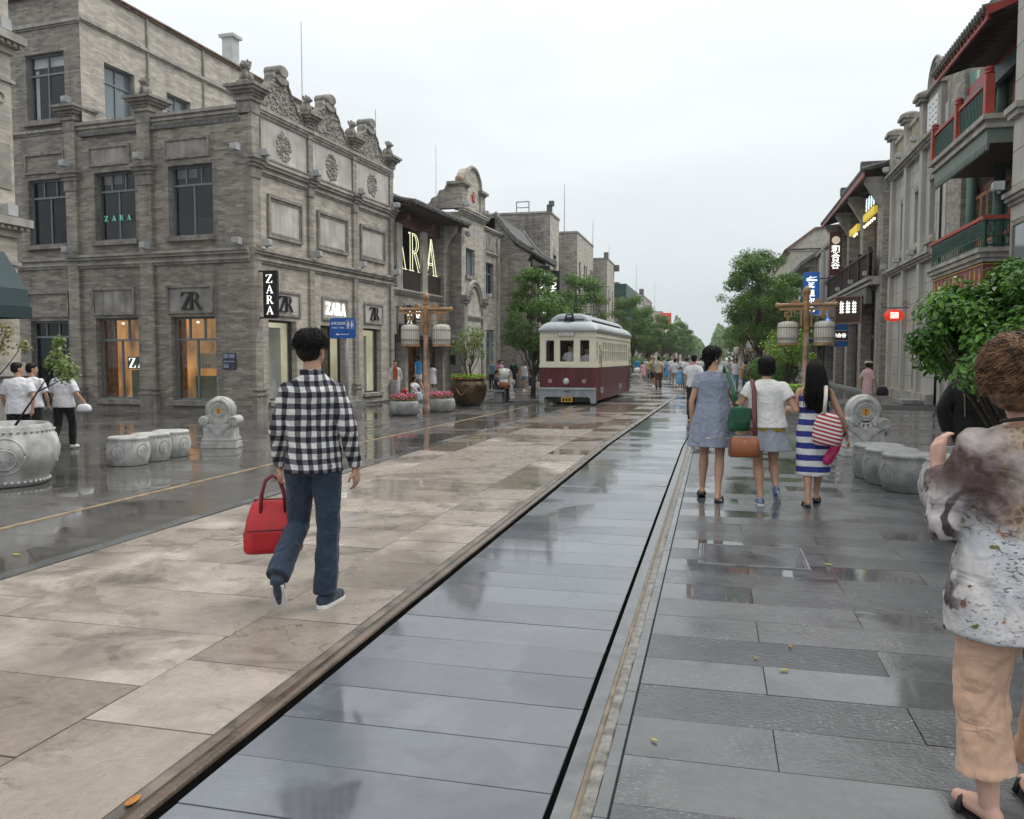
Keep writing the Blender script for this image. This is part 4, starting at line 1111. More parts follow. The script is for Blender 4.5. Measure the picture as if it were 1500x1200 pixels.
F = block('second_tower_block', 'second narrow grey block with arched slit windows and corner statue', -10.0, 78.4, 84.2, 10.9, M_BRICK_L, [(1.2, 2.0, 5.4, 8.2), (3.8, 4.6, 5.4, 8.2), (1.0, 2.2, 2.6, 4.0), (3.6, 4.8, 2.6, 4.0)], M_BRICK_D, rod=(1.0, 3.8))
F.boxes('roof_ornament', M_TILE, (5.4, 5.9, -0.5, 0.1, 10.3, 10.9), (-0.1, 0.3, -0.1, 0.3, 11.0, 11.5))
F = block('green_balcony_block', 'far grey block with a dark green enclosed balcony', -10.2, 89.5, 107.5, 9.6, M_BRICK, rows(18, 6, 1.1, 4.6, 6.6) + rows(18, 5, 2.0, 0.3, 3.0), M_BRICK_L, rod=(4.0, 4.5))
F.boxes('balcony_fascia', M_GREEN, (-0.4, 12, -0.9, -0.8, 8.1, 9.5), (-0.4, -0.3, -0.8, 4.0, 8.1, 9.5)); F.boxes('balcony_floor', M_GREEN, (0, 12, -0.8, 0, 5.9, 6.1))
for u in range(0, 13, 2): F.boxes('balcony_post', M_GREEN, (u-0.1, u+0.1, -0.85, -0.65, 6.1, 8.1))
F.boxes('stair_tower', M_BRICK_L, (0.5, 4, 2, 6, 9.4, 10.6))
block('pale_corner_block', 'pale narrow block beyond the green balcony', -10.0, 107.5, 118, 10.0, M_BRICK_L, rows(10.5, 4, 1.0, 4.6, 8.0), M_BRICK)
F = block('gabled_far_block', 'far grey block with small roof ornaments and stepped front', -9.9, 118, 134, 10.3, M_BRICK, rows(16, 6, 1.1, 4.6, 7.6) + rows(16, 5, 1.8, 0.3, 3.0), M_BRICK_D, rod=(5, 5))
F.boxes('roof_ornament', M_TILE, (0, 0.6, 0, 0.6, 10.4, 11.3))
block('cream_far_block', 'cream coloured far block rising above the far trees', -9.8, 157, 180, 10.2, plain('cream_render', (0.5, 0.45, 0.36), 0.8, streak=0.2), rows(23, 7, 1.4, 4.4, 8.2), None, rod=(3, 6))
block('farthest_left_block', 'farthest long grey block at the end of the left row', -9.8, 213, 268, 10.0, M_PANEL, rows(55, 12, 2.2, 3.8, 8.6), M_BRICK_L, rod=(6, 6))
block('low_far_block', 'low far block between the cream and the farthest block', -10.5, 180, 213, 7.4, M_BRICK, rows(33, 8, 1.8, 3.4, 6.2))
block('low_middle_block', 'low brick block between the stepped front and the cream block', -10.5, 134, 157, 7.2, M_BRICK_L, rows(23, 7, 1.4, 3.4, 6.0))
block('low_shop_block', 'low brick shop block in front of the green balcony', -11.0, 84.2, 89.5, 7.5, M_BRICK, rows(5.3, 2, 1.2, 4.0, 6.2))

# ------------------------------------------------------------------ building at the left edge with an awning
le = empty('edge_corner_building', (-12.45, 12.68, 0), -PI/2, 'grey brick corner building at the left edge with a dark green awning', 'building')
def LB(name, mat, *bs):                  # u = metres back from the corner, out = metres towards the street
    m = MB()
    for (ua, ub, oa, ob, za, zb) in bs: m.box(ua, ub, oa, ob, za, zb)
    return m.build(name, mat, le)
LB('wall', M_BRICK_L, (0.35, 9, -8, -0.12, 0, 14)); LB('side_wall', M_BRICK, (0.05, 0.35, -8, -0.05, 0, 14))
LB('corner_pier', M_BRICK_L, (0.02, 0.55, -0.6, 0.06, 0.0, 14)); LB('inner_pier', M_BRICK, (0.55, 1.0, -0.6, -0.02, 0.0, 14))
for z in (7.0, 3.75):
    LB('capital', M_STONE, (-0.04, 1.06, -0.66, 0.12, z, z+0.12), (-0.1, 1.1, -0.7, 0.18, z+0.12, z+0.2), (-0.18, 1.2, -0.76, 0.26, z+0.2, z+0.34), (-0.04, 1.06, -0.66, 0.1, z-0.5, z-0.44))
    m = MB()
    for i in range(9): m.box(-0.12+i*0.14, -0.05+i*0.14, 0.12, 0.22, z+0.13, z+0.2)
    m.build('dentils', M_STONE, le)['kind'] = 'stuff'
LB('pier_base', M_STONE, (-0.08, 1.1, -0.7, 0.14, 0, 1.25), (-0.16, 1.18, -0.75, 0.22, 1.25, 1.36), (-0.04, 1.06, -0.66, 0.1, 1.36, 1.5))
m = MB(); m.tube([(0.28, 0.075, 6.1+0.0)] + [(0.28+0.09*math.cos(t), 0.075, 6.2+0.09*math.sin(t)) for t in [k*0.6 for k in range(11)]], 0.02, 5); m.build('carved_scroll', M_STONE, le)
LB('floodlight', M_LIGHTBOX, (0.1, 0.32, 0.0, 0.2, 7.38, 7.58)); LB('floodlight', M_LIGHTBOX, (0.1, 0.32, 0.0, 0.2, 4.12, 4.32))
m = MB(); m.prism([(-0.1, 3.55), (0.5, 3.4), (0.95, 2.75), (1.0, 2.42), (-0.1, 2.42)], 'x', 0.74, 7.0)
m.build('awning', plain('dark_teal_awning', (0.028, 0.055, 0.062), 0.75, var=0.15, bump=0.1), le)
LB('awning_valance', plain('dark_teal_valance', (0.02, 0.04, 0.046), 0.8, var=0.1), (0.73, 7.0, 1.0, 1.02, 2.25, 2.45), (0.72, 0.74, -0.1, 1.0, 2.25, 2.45))
LB('carved_panel', M_STONE_D, (0.1, 0.5, 0.06, 0.08, 4.6, 5.4))
# ================================================================== right side of the street (x = -(metres beyond y=10), outwards = -y)
def right_root(name, label, x=7.2):
    o = empty(name, (x, 10, 0), -PI/2, label, 'building')
    return o, Fac(o)
def U(*b):
    """boxes given with u = metres up the street from y = 10"""
    return (-b[1], -b[0]) + tuple(b[2:])

# nearest: clad wall that ends the view on the right
o, F = right_root('clad_corner_building', 'pale stone clad building edge at the far right', 6.2)
F.boxes('wall', M_PANEL, U(-3, 10.3, 0.05, 8, 0, 13)); F.boxes('end_wall', M_PANEL, U(10.28, 10.32, 0.05, 3.0, 0, 13))
for j in range(16):
    for i in range(6):
        F.boxes('cladding_panel', M_PANEL, U(10.3-1.5*(i+1)+0.008, 10.3-1.5*i-(0.008 if i else 0), 0.0, 0.06, 0.1+j*0.74, 0.1+(j+1)*0.74-0.016))
cornice(F, -10.3, 3, 4.85, [(0.08, 0.06), (0.08, 0.14), (0.1, 0.2)]); floodlights(F, [(-10.0, 5.1, -0.25)])
moulding(F, -10.1, -8.9, 3.2, 4.5, 0.1, 0.05); F.boxes('window', M_GLASSB, U(9.0, 10.0, -0.02, 0.0, 3.3, 4.4))
F.boxes('capital', M_STONE, U(9.7, 10.35, -0.12, 0.0, 6.7, 6.82), U(9.65, 10.4, -0.18, 0.0, 6.82, 6.95))

# balconied tea-house front in red and green
o, F = right_root('balconied_shop_building', 'red and green balconied shop building with tiled eave and painted vase frieze', 7.3)
LAT = plain('green_lattice_screen', (0.10, 0.17, 0.13), 0.5, var=0.2)
F.boxes('wall', M_BRICK, U(8.0, 18.6, 1.2, 5, 0, 10.5))
F.boxes('brick_pier', M_BRICK, U(18.3, 20.3, -0.05, 1.5, 0, 10.7)); F.boxes('brick_pier_edge', M_PANEL, U(19.9, 20.3, -0.09, -0.05, 0, 9.9))
F.boxes('red_panel', M_REDO, U(17.6, 20.35, -0.26, -0.1, 2.25, 4.6)); F.boxes('blue_plate', plain('pale_blue_plate', (0.3, 0.45, 0.65), 0.5), U(19.2, 19.5, -0.2, -0.161, 3.0, 3.7))
for (z0, z1) in ((4.2, 6.75), (7.25, 9.9)):
    F.boxes('screen_wall', M_WOODR, U(9.0, 18.3, 0.42, 0.5, z0, z1))
    for u in (18.15, 15.55, 13.0, 10.4):
        m = MB(); m.lathe([(0.15, z0), (0.15, z1+0.3)], 12, (-u, 0.2, 0)); F.put(m, 'column', plain('jade_green_column', (0.075, 0.16, 0.13), 0.45, var=0.12), smooth=True)
    for u in (10.6, 13.2, 15.75):
        for k in range(4):
            a = u + k*0.6
            fr_ = MB()
            for b_ in ((a+0.02, a+0.09, 0.30, 0.36, z0+0.1, z1-0.3), (a+0.5, a+0.57, 0.30, 0.36, z0+0.1, z1-0.3), (a+0.09, a+0.5, 0.30, 0.36, z0+0.1, z0+0.2), (a+0.09, a+0.5, 0.30, 0.36, z0+0.75, z0+0.83), (a+0.09, a+0.5, 0.30, 0.36, z1-0.4, z1-0.3)): fr_.box(*U(*b_))
            w_ = F.put(fr_, 'shutter', plain('orange_red_joinery', (0.42, 0.15, 0.085), 0.55, var=0.15))
            q = MB(); q.box(*U(a+0.09, a+0.5, 0.35, 0.37, z0+0.83, z1-0.4)); q.build('pane', M_GLASSB, w_)
            q = MB()
            for t in range(1, 4): q.box(*U(a+0.09+t*0.1, a+0.11+t*0.1, 0.31, 0.34, z0+0.83, z1-0.4))
            for t in range(1, 6): q.box(*U(a+0.09, a+0.5, 0.315, 0.345, z0+0.83+t*(z1-z0-1.23)/6, z0+0.85+t*(z1-z0-1.23)/6))
            q.box(*U(a+0.09, a+0.5, 0.33, 0.36, z0+0.2, z0+0.75))
            q.build('lattice', LAT, w_)
F.boxes('beam', M_RED, U(9, 18.3, 0.05, 0.3, 9.35, 9.75)); F.boxes('painted_beam', plain('blue_green_painted_beam', (0.05, 0.1, 0.12), 0.5, var=0.4, vscale=8), U(9, 18.3, -0.1, 0.04, 8.95, 9.35))
# upper balcony
F.boxes('upper_balcony_floor', M_STONE, U(11.85, 16.95, -1.24, 1.2, 6.96, 7.06), U(11.9, 16.9, -1.2, 1.2, 7.06, 7.16), U(11.8, 17.0, -1.29, 1.2, 7.16, 7.28))
fre = MB(); fre.box(*U(11.9, 16.75, -1.17, -1.1, 6.62, 6.96)); fre.box(*U(11.9, 11.97, -1.1, 0.3, 6.62, 6.96))
for k in range(27):
    fre.prism([(-(11.9+k*0.18), 6.62), (-(11.9+k*0.18+0.16), 6.62), (-(11.9+k*0.18+0.11), 6.47), (-(11.9+k*0.18+0.05), 6.47)], 'y', -1.165, -1.11)
F.put(fre, 'fretwork_valance', M_GREENP)
F.boxes('soffit', M_WOODD, U(11.95, 17.2, -1.05, 1.2, 6.86, 6.95))
for u in (11.98, 14.45, 16.9):
    F.boxes('newel_post', M_REDO, U(u-0.1, u+0.1, -1.24, -1.04, 7.28, 8.22)); m = MB(); m.lathe([(0.08, 8.22), (0.12, 8.25), (0.09, 8.3), (0.11, 8.34), (0.08, 8.4), (0.0, 8.41)], 10, (-u, -1.14, 0)); F.put(m, 'newel_cap', M_RED)
F.boxes('newel_post', M_REDO, U(11.9, 12.06, -0.46, -0.3, 7.28, 8.2))
for (a, b) in ((12.12, 14.31), (14.59, 16.76)):
    m = MB(); m.box(*U(a, b, -1.20, -1.08, 8.02, 8.1)); F.put(m, 'handrail', M_REDO)
    m = MB(); m.box(*U(a, b, -1.15, -1.12, 7.36, 7.98)); F.put(m, 'railing_board', M_GREEN)
    m = MB()
    for k in range(int((b-a)/0.12)): m.box(*U(a+0.03+k*0.12, a+0.07+k*0.12, -1.175, -1.151, 7.36, 7.98))
    F.put(m, 'railing_slats', M_GREEN)['kind'] = 'stuff'
# lower balcony with iron lattice
F.boxes('lower_balcony_floor', M_STONE, U(11.9, 16.7, -1.19, 1.2, 3.86, 3.96), U(11.85, 16.85, -1.25, 1.2, 3.96, 4.08), U(11.78, 16.95, -1.3, 1.2, 4.08, 4.18))
m = MB()
for (a, b, ax) in ((11.95, 16.9, 'u'), (-1.1, 0.2, 'y')):
    L_ = b-a; n_ = int(L_/0.16)
    def bx(t0, t1, z0, z1, th=0.02):
        if ax == 'u': m.box(*U(a+t0, a+t1, -1.16, -1.16+th, z0, z1))
        else: m.box(*U(11.95, 11.95+th, a+t0, a+t1, z0, z1))
    bx(0, L_, 4.24, 4.28); bx(0, L_, 4.44, 4.47); bx(0, L_, 4.8, 4.84)
    for k in range(n_+1): bx(k*0.16, k*0.16+0.02, 4.18, 4.84)
    for k in range(n_):
        t = k*0.16
        p = [(t+0.02, 4.47), (t+0.09, 4.64), (t+0.16, 4.8)], [(t+0.16, 4.47), (t+0.09, 4.64), (t+0.02, 4.8)]
        for q in p:
            pts = [(-(a+x), -1.15, z) if ax == 'u' else (-11.96, a+x, z) for x, z in q]
            m.tube(pts, 0.012, 4)
F.put(m, 'iron_railing', M_GREEN)
F.boxes('handrail', M_REDO, U(11.88, 17.0, -1.2, -1.1, 4.86, 4.94), U(11.88, 11.98, -1.1, 0.3, 4.86, 4.94))
m = MB(); m.lathe([(0.06, 4.18), (0.06, 4.86)], 8, (-11.95, -1.15, 0)); F.put(m, 'corner_post', M_GREEN)
# frieze with vases
fz = F.boxes('painted_frieze', plain('maroon_frieze', (0.20, 0.045, 0.045), 0.5, var=0.1), U(11.95, 16.6, -1.15, 0.6, 3.3, 3.82))
F.boxes('frieze_trim', M_GOLD, U(11.93, 16.62, -1.17, -1.151, 3.80, 3.83), U(11.93, 16.62, -1.17, -1.151, 3.29, 3.32), U(11.93, 11.949, -1.15, 0.6, 3.80, 3.83))
vase = [[(0.02, 0), (0.05, 0.1), (0.06, 0.16), (0.02, 0.22), (0.03, 0.28)], [(0.03, 0), (0.07, 0.06), (0.07, 0.14), (0.03, 0.2), (0.05, 0.28)], [(0.05, 0), (0.03, 0.04), (0.04, 0.14), (0.06, 0.2), (0.03, 0.3)], [(0.04, 0), (0.06, 0.1), (0.05, 0.2), (0.02, 0.3)]]
for k in range(12):
    v_ = vase[(k*7) % 4]; u = 12.2 + k*0.38
    m = MB(); m.prism([(-(u+x), 3.38+z*1.2) for x, z in v_] + [(-(u-x), 3.38+z*1.2) for x, z in reversed(v_)], 'y', -1.157, -1.151); m.build('painted_vase', M_GOLD, fz)
F.boxes('shop_front', M_DARK, U(10.5, 18.3, 0.3, 0.4, 0, 3.4)); F.boxes('shop_post', M_PANEL, U(16.9, 17.3, -0.1, 0.3, 0, 3.4), U(14.0, 14.3, -0.1, 0.3, 0, 3.4), U(18.5, 18.9, -0.2, 0.0, 0, 3.2))
# roof
def tile_roof_r(F, u0, u1, ye, ze, yt, zt, **kw): return tile_roof(F, -u1, -u0, ye, ze, yt, zt, **kw)
tile_roof_r(F, 11.3, 15.9, -1.5, 9.5, 1.6, 10.9, sag=0.25, pitch=0.2, under=M_WOODD)
m = MB()
for i in range(22): m.box(*U(11.4+i*0.205, 11.48+i*0.205, -1.47, -1.43, 9.40, 9.47))
F.put(m, 'rafter_tips', M_GOLD)['kind'] = 'stuff'
F.boxes('eave_board', M_RED, U(11.3, 15.9, -1.42, -1.36, 9.24, 9.4)); F.boxes('soffit', M_WOODD, U(11.3, 15.9, -1.36, 0.4, 9.62, 9.66))
m = MB(); m.prism([(-1.5, 9.5), (-1.42, 9.32), (1.6, 10.55), (1.6, 10.9), (0.2, 9.98)], 'x', -11.3, -11.22); F.put(m, 'bargeboard', M_RED)
m = MB(); m.tube([(-13.2, 1.2, 10.4), (-13.2, 1.2, 15.5)], [0.03, 0.015], 6); F.put(m, 'lightning_rod', M_LIGHTBOX)

# classical stone front with balustrade
o, F = right_root('balustraded_building', 'pale stone front with pilasters, curly balustrade and round topped attic panel', 7.15)
hs = [(-26.4, -25.4, 5.77, 7.7), (-24.0, -22.95, 5.77, 7.7), (-21.75, -20.9, 5.77, 7.7), (-26.2, -24.95, 0.4, 3.37), (-23.75, -22.45, 0.4, 3.37)]
wall(F, M_PANEL, -28.0, -20.4, 0, 9.0, hs, depth=0.45)
for h_ in hs:
    window(F, *h_, 0.35, (0.5,) if h_[2] > 4 else (), 0.75, (0.5,), M_FRAMED, M_GLASSD)
    if h_[2] > 4:
        F.boxes('window_sill', M_STONE, (h_[0]-0.1, h_[1]+0.1, -0.12, 0.3, 5.62, 5.767), (h_[0]-0.15, h_[1]+0.15, -0.18, 0.0, 5.50, 5.62)); F.boxes('apron', M_STONE_D, (h_[0], h_[1], -0.05, 0.0, 5.18, 5.5))
        F.boxes('lintel', M_STONE_D, (h_[0]-0.05, h_[1]+0.05, -0.02, 0.1, 7.703, 7.9))
        for k in range(4): F.boxes('quoin', M_PANEL, (h_[1]+0.003, h_[1]+0.2, -0.02, 0.0, 5.8+k*0.48, 6.25+k*0.48))
joint = MB()
for z in (0.9, 1.6, 2.3, 3.0, 3.6, 4.2, 8.0, 8.5): joint.box(-28, -20.4, -0.003, 0.0, z, z+0.014)
for u in (21.2, 22.0, 23.2, 24.4, 25.6, 26.8): joint.box(-u, -u+0.014, -0.0035, 0.0, 3.45, 4.95); joint.box(-u, -u+0.014, -0.0035, 0.0, 7.95, 8.8)
F.put(joint, 'joints', M_JOINT)
for u in (27.6, 25.05, 22.5):
    F.boxes('pilaster', M_PANEL, (-u-0.2, -u+0.2, -0.16, 0.01, 0, 4.95), (-u-0.2, -u+0.2, -0.16, 0.01, 5.25, 8.9))
    F.boxes('attic_post', M_STONE, (-u-0.24, -u+0.24, -0.2, 0.25, 9.2, 10.55)); F.boxes('post_cap', M_STONE_D, (-u-0.34, -u+0.34, -0.32, 0.35, 10.55, 10.68), (-u-0.42, -u+0.42, -0.4, 0.42, 10.68, 10.8))
    m = MB(); m.lathe([(0.42, 0), (0.36, 0.1), (0.2, 0.18), (0, 0.2)], 12, (-u, 0.0, 10.8), sx=1.0); F.put(m, 'post_dome', M_STONE_D, smooth=True)
cornice(F, -28, -20.4, 4.95, [(0.08, 0.18), (0.08, 0.26), (0.1, 0.34)]); cornice(F, -28, -20.4, 8.88, [(0.08, 0.18), (0.08, 0.26), (0.1, 0.36), (0.06, 0.3)])
floodlights(F, [(-27.5, 9.2, -0.3), (-25.0, 9.2, -0.3), (-22.5, 9.2, -0.3), (-27.5, 5.22, -0.3), (-25.0, 5.22, -0.3), (-22.6, 5.22, -0.3)])
for (a, b) in ((22.8, 24.8), (25.3, 27.3)):
    F.boxes('balustrade_rail', M_STONE, (-b, -a, -0.12, 0.1, 10.3, 10.45), (-b, -a, -0.12, 0.1, 9.2, 9.3))
    for k in range(7):
        u = a + 0.14 + k*(b-a-0.2)/7
        m = MB(); m.tube([(-(u+0.09*math.sin(t*2*PI)), -0.02, 9.3+t*1.0) for t in [i/10 for i in range(11)]], 0.05, 6); F.put(m, 'baluster', plain('cream_baluster', (0.42, 0.39, 0.28), 0.7, var=0.15), smooth=True)
F.boxes('attic', M_STONE, (-22.3, -20.4, -0.05, 0.35, 9.2, 10.65)); F.boxes('attic_cap', M_STONE_D, (-22.45, -20.3, -0.2, 0.4, 10.65, 10.8))
F.boxes('white_plaque', M_WHITE, (-22.05, -20.7, -0.09, -0.05, 9.4, 10.4)); m = MB()
for k in range(3):
    for j in range(4): m.box(-21.8+k*0.4+random.uniform(0, 0.1), -21.55+k*0.4, -0.093, -0.0905, 9.55+j*0.2, 9.6+j*0.2)
F.put(m, 'plaque_brushwork', M_IRON)
m = MB(); m.prism([(-22.2, 10.8)] + [(-21.35-0.85*math.cos(t), 10.8+0.95*math.sin(t)) for t in [PI*i/14 for i in range(15)]] + [(-20.5, 10.8)], 'y', -0.02, 0.3); F.put(m, 'round_gable', M_STONE)
for r_ in (0.88, 0.7, 0.52):
    m = MB(); m.tube([(-21.35-r_*math.cos(t), -0.03, 10.8+r_*1.1*math.sin(t)) for t in [PI*i/14 for i in range(15)]], 0.05, 6); F.put(m, 'arch_moulding', M_STONE_D, smooth=True)
F.boxes('body', M_STONE_D, (-28, -20.4, 0.5, 7, 0, 8.95)); F.boxes('plinth', M_STONE, (-28, -20.4, -0.25, 0.0, 0, 0.35)); F.boxes('door_step', M_GRANITED, (-22.3, -20.6, -0.9, -0.26, 0, 0.14))

# timber gallery building with yellow sign
o, F = right_root('gallery_building', 'brick and timber gallery building with red eave and lit yellow sign', 6.9)
for (u, w_) in ((28.1, 1.3), (32.9, 0.9), (37.2, 0.8), (41.4, 0.7)):
    F.boxes('brick_pier', M_BRICK, U(u, u+w_, -0.1, 1.5, 0, 9.2))
    m = MB(); m.prism([(-0.1, 8.0), (-0.25, 8.3), (-0.5, 8.7), (-0.75, 9.1), (-0.75, 9.3), (-0.1, 9.3)], 'x', -(u+w_*0.7), -(u+w_*0.3)); F.put(m, 'corbel', M_STONE)
F.boxes('wall', M_WOODD, U(28.5, 42, 0.6, 4, 0, 9.3)); F.boxes('timber_screen', M_WOODR, U(29.5, 41.4, 0.42, 0.5, 5, 8.0))
for u in (30.2, 31.0, 31.8, 34.3, 35.2, 36.1, 38.6, 39.6, 40.5): F.boxes('timber_post', M_WOODR, U(u, u+0.14, 0.3, 0.42, 5, 8.0)); F.boxes('timber_panel', M_WOODD, U(u+0.2, u+0.62, 0.38, 0.42, 6.2, 7.7))
F.boxes('sign_light', plain('yellow_light_box', (0.7, 0.5, 0.03), 0.5, var=0, emis=(1.0, 0.75, 0.05), estr=0.3), U(29.7, 32.5, -0.2, -0.05, 8.0, 8.3), U(34.2, 36.6, -0.2, -0.05, 7.9, 8.2))
lt = plain('lit_white_blue_lettering', (0.8, 0.9, 0.95), 0.5, var=0, emis=(0.75, 0.95, 1.0), estr=0.8)
for k in range(4):
    m = MB(); u = 31.9 - k*0.62
    for j in range(5):
        m.box(*U(u-0.4+random.uniform(0, 0.2), u-0.02-random.uniform(0, 0.15), -0.2, -0.17, 8.38+j*0.11, 8.43+j*0.11)); 
    m.box(*U(u-0.3, u-0.24, -0.197, -0.173, 8.36, 8.95)); m.box(*U(u-0.16, u-0.1, -0.1965, -0.1735, 8.36, 8.9))
    F.put(m, 'lit_character', lt)
for u in (29.9, 30.5, 31.1, 31.7, 32.3, 34.6, 35.3): m = MB(); m.ball((-u, -0.15, 7.75), 0.06, 8, 6); F.put(m, 'bulb', plain('warm_bulb', (0.9, 0.8, 0.5), 0.4, var=0, emis=(1, 0.85, 0.5), estr=3.0))
F.boxes('gallery_floor', M_STONE, U(28.5, 42, -0.5, 1.4, 4.75, 4.85), U(28.5, 42, -0.4, 1.4, 4.85, 4.95), U(28.5, 42, -0.56, 1.4, 4.95, 5.1))
F.boxes('lintel', plain('grey_painted_beam', (0.15, 0.145, 0.13), 0.7, var=0.15), U(29.6, 37.0, -0.45, -0.2, 4.0, 4.75), U(37.2, 42, -0.45, -0.2, 3.9, 4.75))
m = MB()
for k in range(52): m.box(*U(28.6+k*0.26, 28.68+k*0.26, -0.5, -0.44, 5.14, 6.1))
F.put(m, 'railing_slats', M_WOODD)['kind'] = 'stuff'
F.boxes('railing_board', plain('brown_railing_board', (0.10, 0.075, 0.062), 0.6), U(28.6, 42, -0.44, -0.4, 5.12, 6.05)); F.boxes('handrail', M_WOODD, U(28.5, 42, -0.56, -0.38, 6.1, 6.2))
for u in (28.6, 31.2, 33.9, 36.6, 39.3, 41.8): F.boxes('railing_post', M_WOODD, U(u, u+0.14, -0.57, -0.4, 5.1, 6.35))
tile_roof_r(F, 28.0, 34.2, -0.95, 9.55, 3.0, 11.2, sag=0.25, pitch=0.25, under=M_WOODD); tile_roof_r(F, 34.2, 42.3, -0.95, 9.45, 3.0, 11.0, sag=0.25, pitch=0.25, under=M_WOODD)
F.boxes('eave_board', plain('faded_red_board', (0.28, 0.09, 0.08), 0.6, var=0.2), U(28.0, 42.3, -0.95, -0.88, 9.2, 9.42)); F.boxes('roof_ridge_cap', M_TILE, U(34.0, 34.4, -1.0, 0.2, 9.6, 9.95), U(28.2, 28.5, -1.0, 1.0, 9.6, 9.9))
for (a, b) in ((29.6, 32.6), (33.9, 37.0), (38.1, 41.2)):
    F.boxes('shop_front', M_GLASSD, U(a, b, 0.45, 0.55, 0, 3.9)); F.boxes('door_frame', M_WOODR, U(a, a+0.15, 0.3, 0.45, 0, 3.9), U(b-0.15, b, 0.3, 0.45, 0, 3.9), U((a+b)/2-0.1, (a+b)/2+0.1, 0.3, 0.45, 0, 3.9), U(a+0.15, b-0.15, 0.3, 0.45, 2.5, 2.65))
F.boxes('plinth', M_GRANITED, U(28, 42, -0.6, -0.1, 0, 0.12)); floodlights(F, [(-28.4, 9.6, -0.2), (-28.9, 5.1, -0.5), (-33, 5.1, -0.5), (-37.4, 5.1, -0.5)])
F.boxes('notice', M_WHITE, U(30.5, 30.9, 0.42, 0.445, 1.3, 1.6))

# lower shop with blue awning and panels
o, F = right_root('blue_awning_shop', 'grey shop front with blue awning past the gallery building', 6.9)
wall(F, M_BRICK, -52.5, -42.3, 0, 8.7, [(-46.5, -43.0, 0.2, 3.2), (-51.5, -47.5, 0.2, 3.0), (-46.0, -44.2, 5.2, 7.5)], depth=0.4)
F.boxes('shop_front', M_GLASSB, U(42.9, 52, 0.35, 0.45, 0, 3.4)); F.boxes('panel_board', M_PANEL, U(42.3, 52.5, -0.25, -0.05, 3.3, 4.6)); F.boxes('upper_panel', M_PANEL, U(42.4, 46.5, -0.5, -0.1, 6.2, 8.0))
F.boxes('arched_opening', M_DARK, U(44.2, 46.0, -0.02, 0.1, 5.2, 7.5)); F.boxes('body', M_BRICK, U(42.35, 52.5, 0.5, 6, 0, 8.65))
BLUE = plain('bright_blue_awning', (0.015, 0.10, 0.36), 0.6, var=0.12)
m = MB(); m.prism([(-0.05, 3.5), (-1.0, 2.9), (-1.0, 2.55), (-0.05, 2.55)], 'x', -44.6, -42.6); m.prism([(-0.05, 3.1), (-1.2, 2.7), (-1.2, 2.6), (-0.05, 3.0)], 'x', -52, -46.0); F.put(m, 'awning', BLUE)
F.boxes('drain_pipe', M_PANEL, U(42.6, 42.75, -0.75, -0.6, 4.6, 8.0), U(43.6, 43.75, -0.75, -0.6, 4.6, 8.0))
for (u, z) in ((43.6, 4.1), (43.6, 3.75)): F.boxes('lit_mark', plain('lit_blue_mark', (0.05, 0.2, 0.8), 0.5, var=0, emis=(0.1, 0.35, 1.0), estr=1.2), U(u, u+0.6, -0.3, -0.251, z, z+0.25))
F.boxes('door_frame', M_WOODR, U(47.2, 47.6, -0.1, 0.2, 0, 3.2)); F.boxes('cornice', M_STONE_D, U(42.3, 52.5, -0.2, 0.0, 8.6, 8.8))

# big tiled gable and blocks beyond
o, F = right_root('tiled_gable_hall', 'tall hall with a curved tiled gable roof beyond the right hand shops', 6.4)
F.boxes('wall', M_BRICK, U(52.5, 66, 0, 8, 0, 8.3))
prof = [(-0.7, 8.0), (0.6, 8.9), (2.0, 9.8), (3.2, 10.7), (4.0, 11.1), (4.8, 10.7), (6.2, 9.7), (8.6, 8.0)]
m = MB(); m.prism(prof, 'x', -66, -52.4); F.put(m, 'gable_wall', M_BRICK)
m = MB(); m.prism([(a, b+0.02) for a, b in prof] + [(a, b+0.3) for a, b in reversed(prof)], 'x', -66.2, -52.0); F.put(m, 'roof', M_TILE)
F.boxes('shop_front', M_GLASSD, U(53, 65.5, -0.05, 0.0, 0.2, 3.2)); F.boxes('awning', M_WOODR, U(53, 65.5, -0.8, -0.05, 3.2, 3.4)); F.boxes('window', M_GLASSD, U(54, 56, -0.04, 0.0, 4.6, 7.0), U(58, 60, -0.04, 0.0, 4.6, 7.0), U(62, 64, -0.04, 0, 4.6, 7))
def block_r(name, label, x, y0, y1, z, mat, nw=4, roof=None):
    o = empty(name, (x, y1, 0), -PI/2, label, 'building'); F = Fac(o); w = y1-y0
    hs = rows(w, nw, 1.2, z*0.45, z*0.75) + rows(w, max(2, nw-1), 2.0, 0.3, 3.0)
    wall(F, mat, 0, w, 0, z, hs, depth=0.3)
    for h_ in hs: window(F, *h_, 0.18, (0.5,), None, None, M_FRAME, M_GLASSD, fw=0.08)
    F.boxes('side_wall', mat, (0, 0.05, 0, 14, 0, z), (w-0.05, w, 0, 14, 0, z)); F.boxes('coping', M_STONE, (-0.1, w+0.1, -0.15, 14, z, z+0.2)); F.boxes('roof', M_TILE, (0.05, w-0.05, 0.02, 14, z-0.4, z-0.2))
    return F
CREAM = plain('pale_cream_render', (0.46, 0.43, 0.37), 0.8, streak=0.25)
F = block_r('cream_gabled_block', 'pale cream block with a sloping red brown roof edge behind the right hand trees', 6.2, 76, 96, 10.8, CREAM, 5)
m = MB(); m.prism([(-0.3, 10.9), (2.0, 12.6), (6, 13.0), (14, 13.0), (14, 10.9)], 'x', 10, 20.1); F.put(m, 'raised_gable', CREAM); m = MB(); m.prism([(-0.5, 10.95), (1.9, 12.75), (6, 13.2), (6, 13.0), (2.0, 12.6), (-0.3, 10.9)], 'x', 9.9, 20.3); F.put(m, 'roof_edge', plain('red_brown_trim', (0.2, 0.11, 0.09), 0.7))
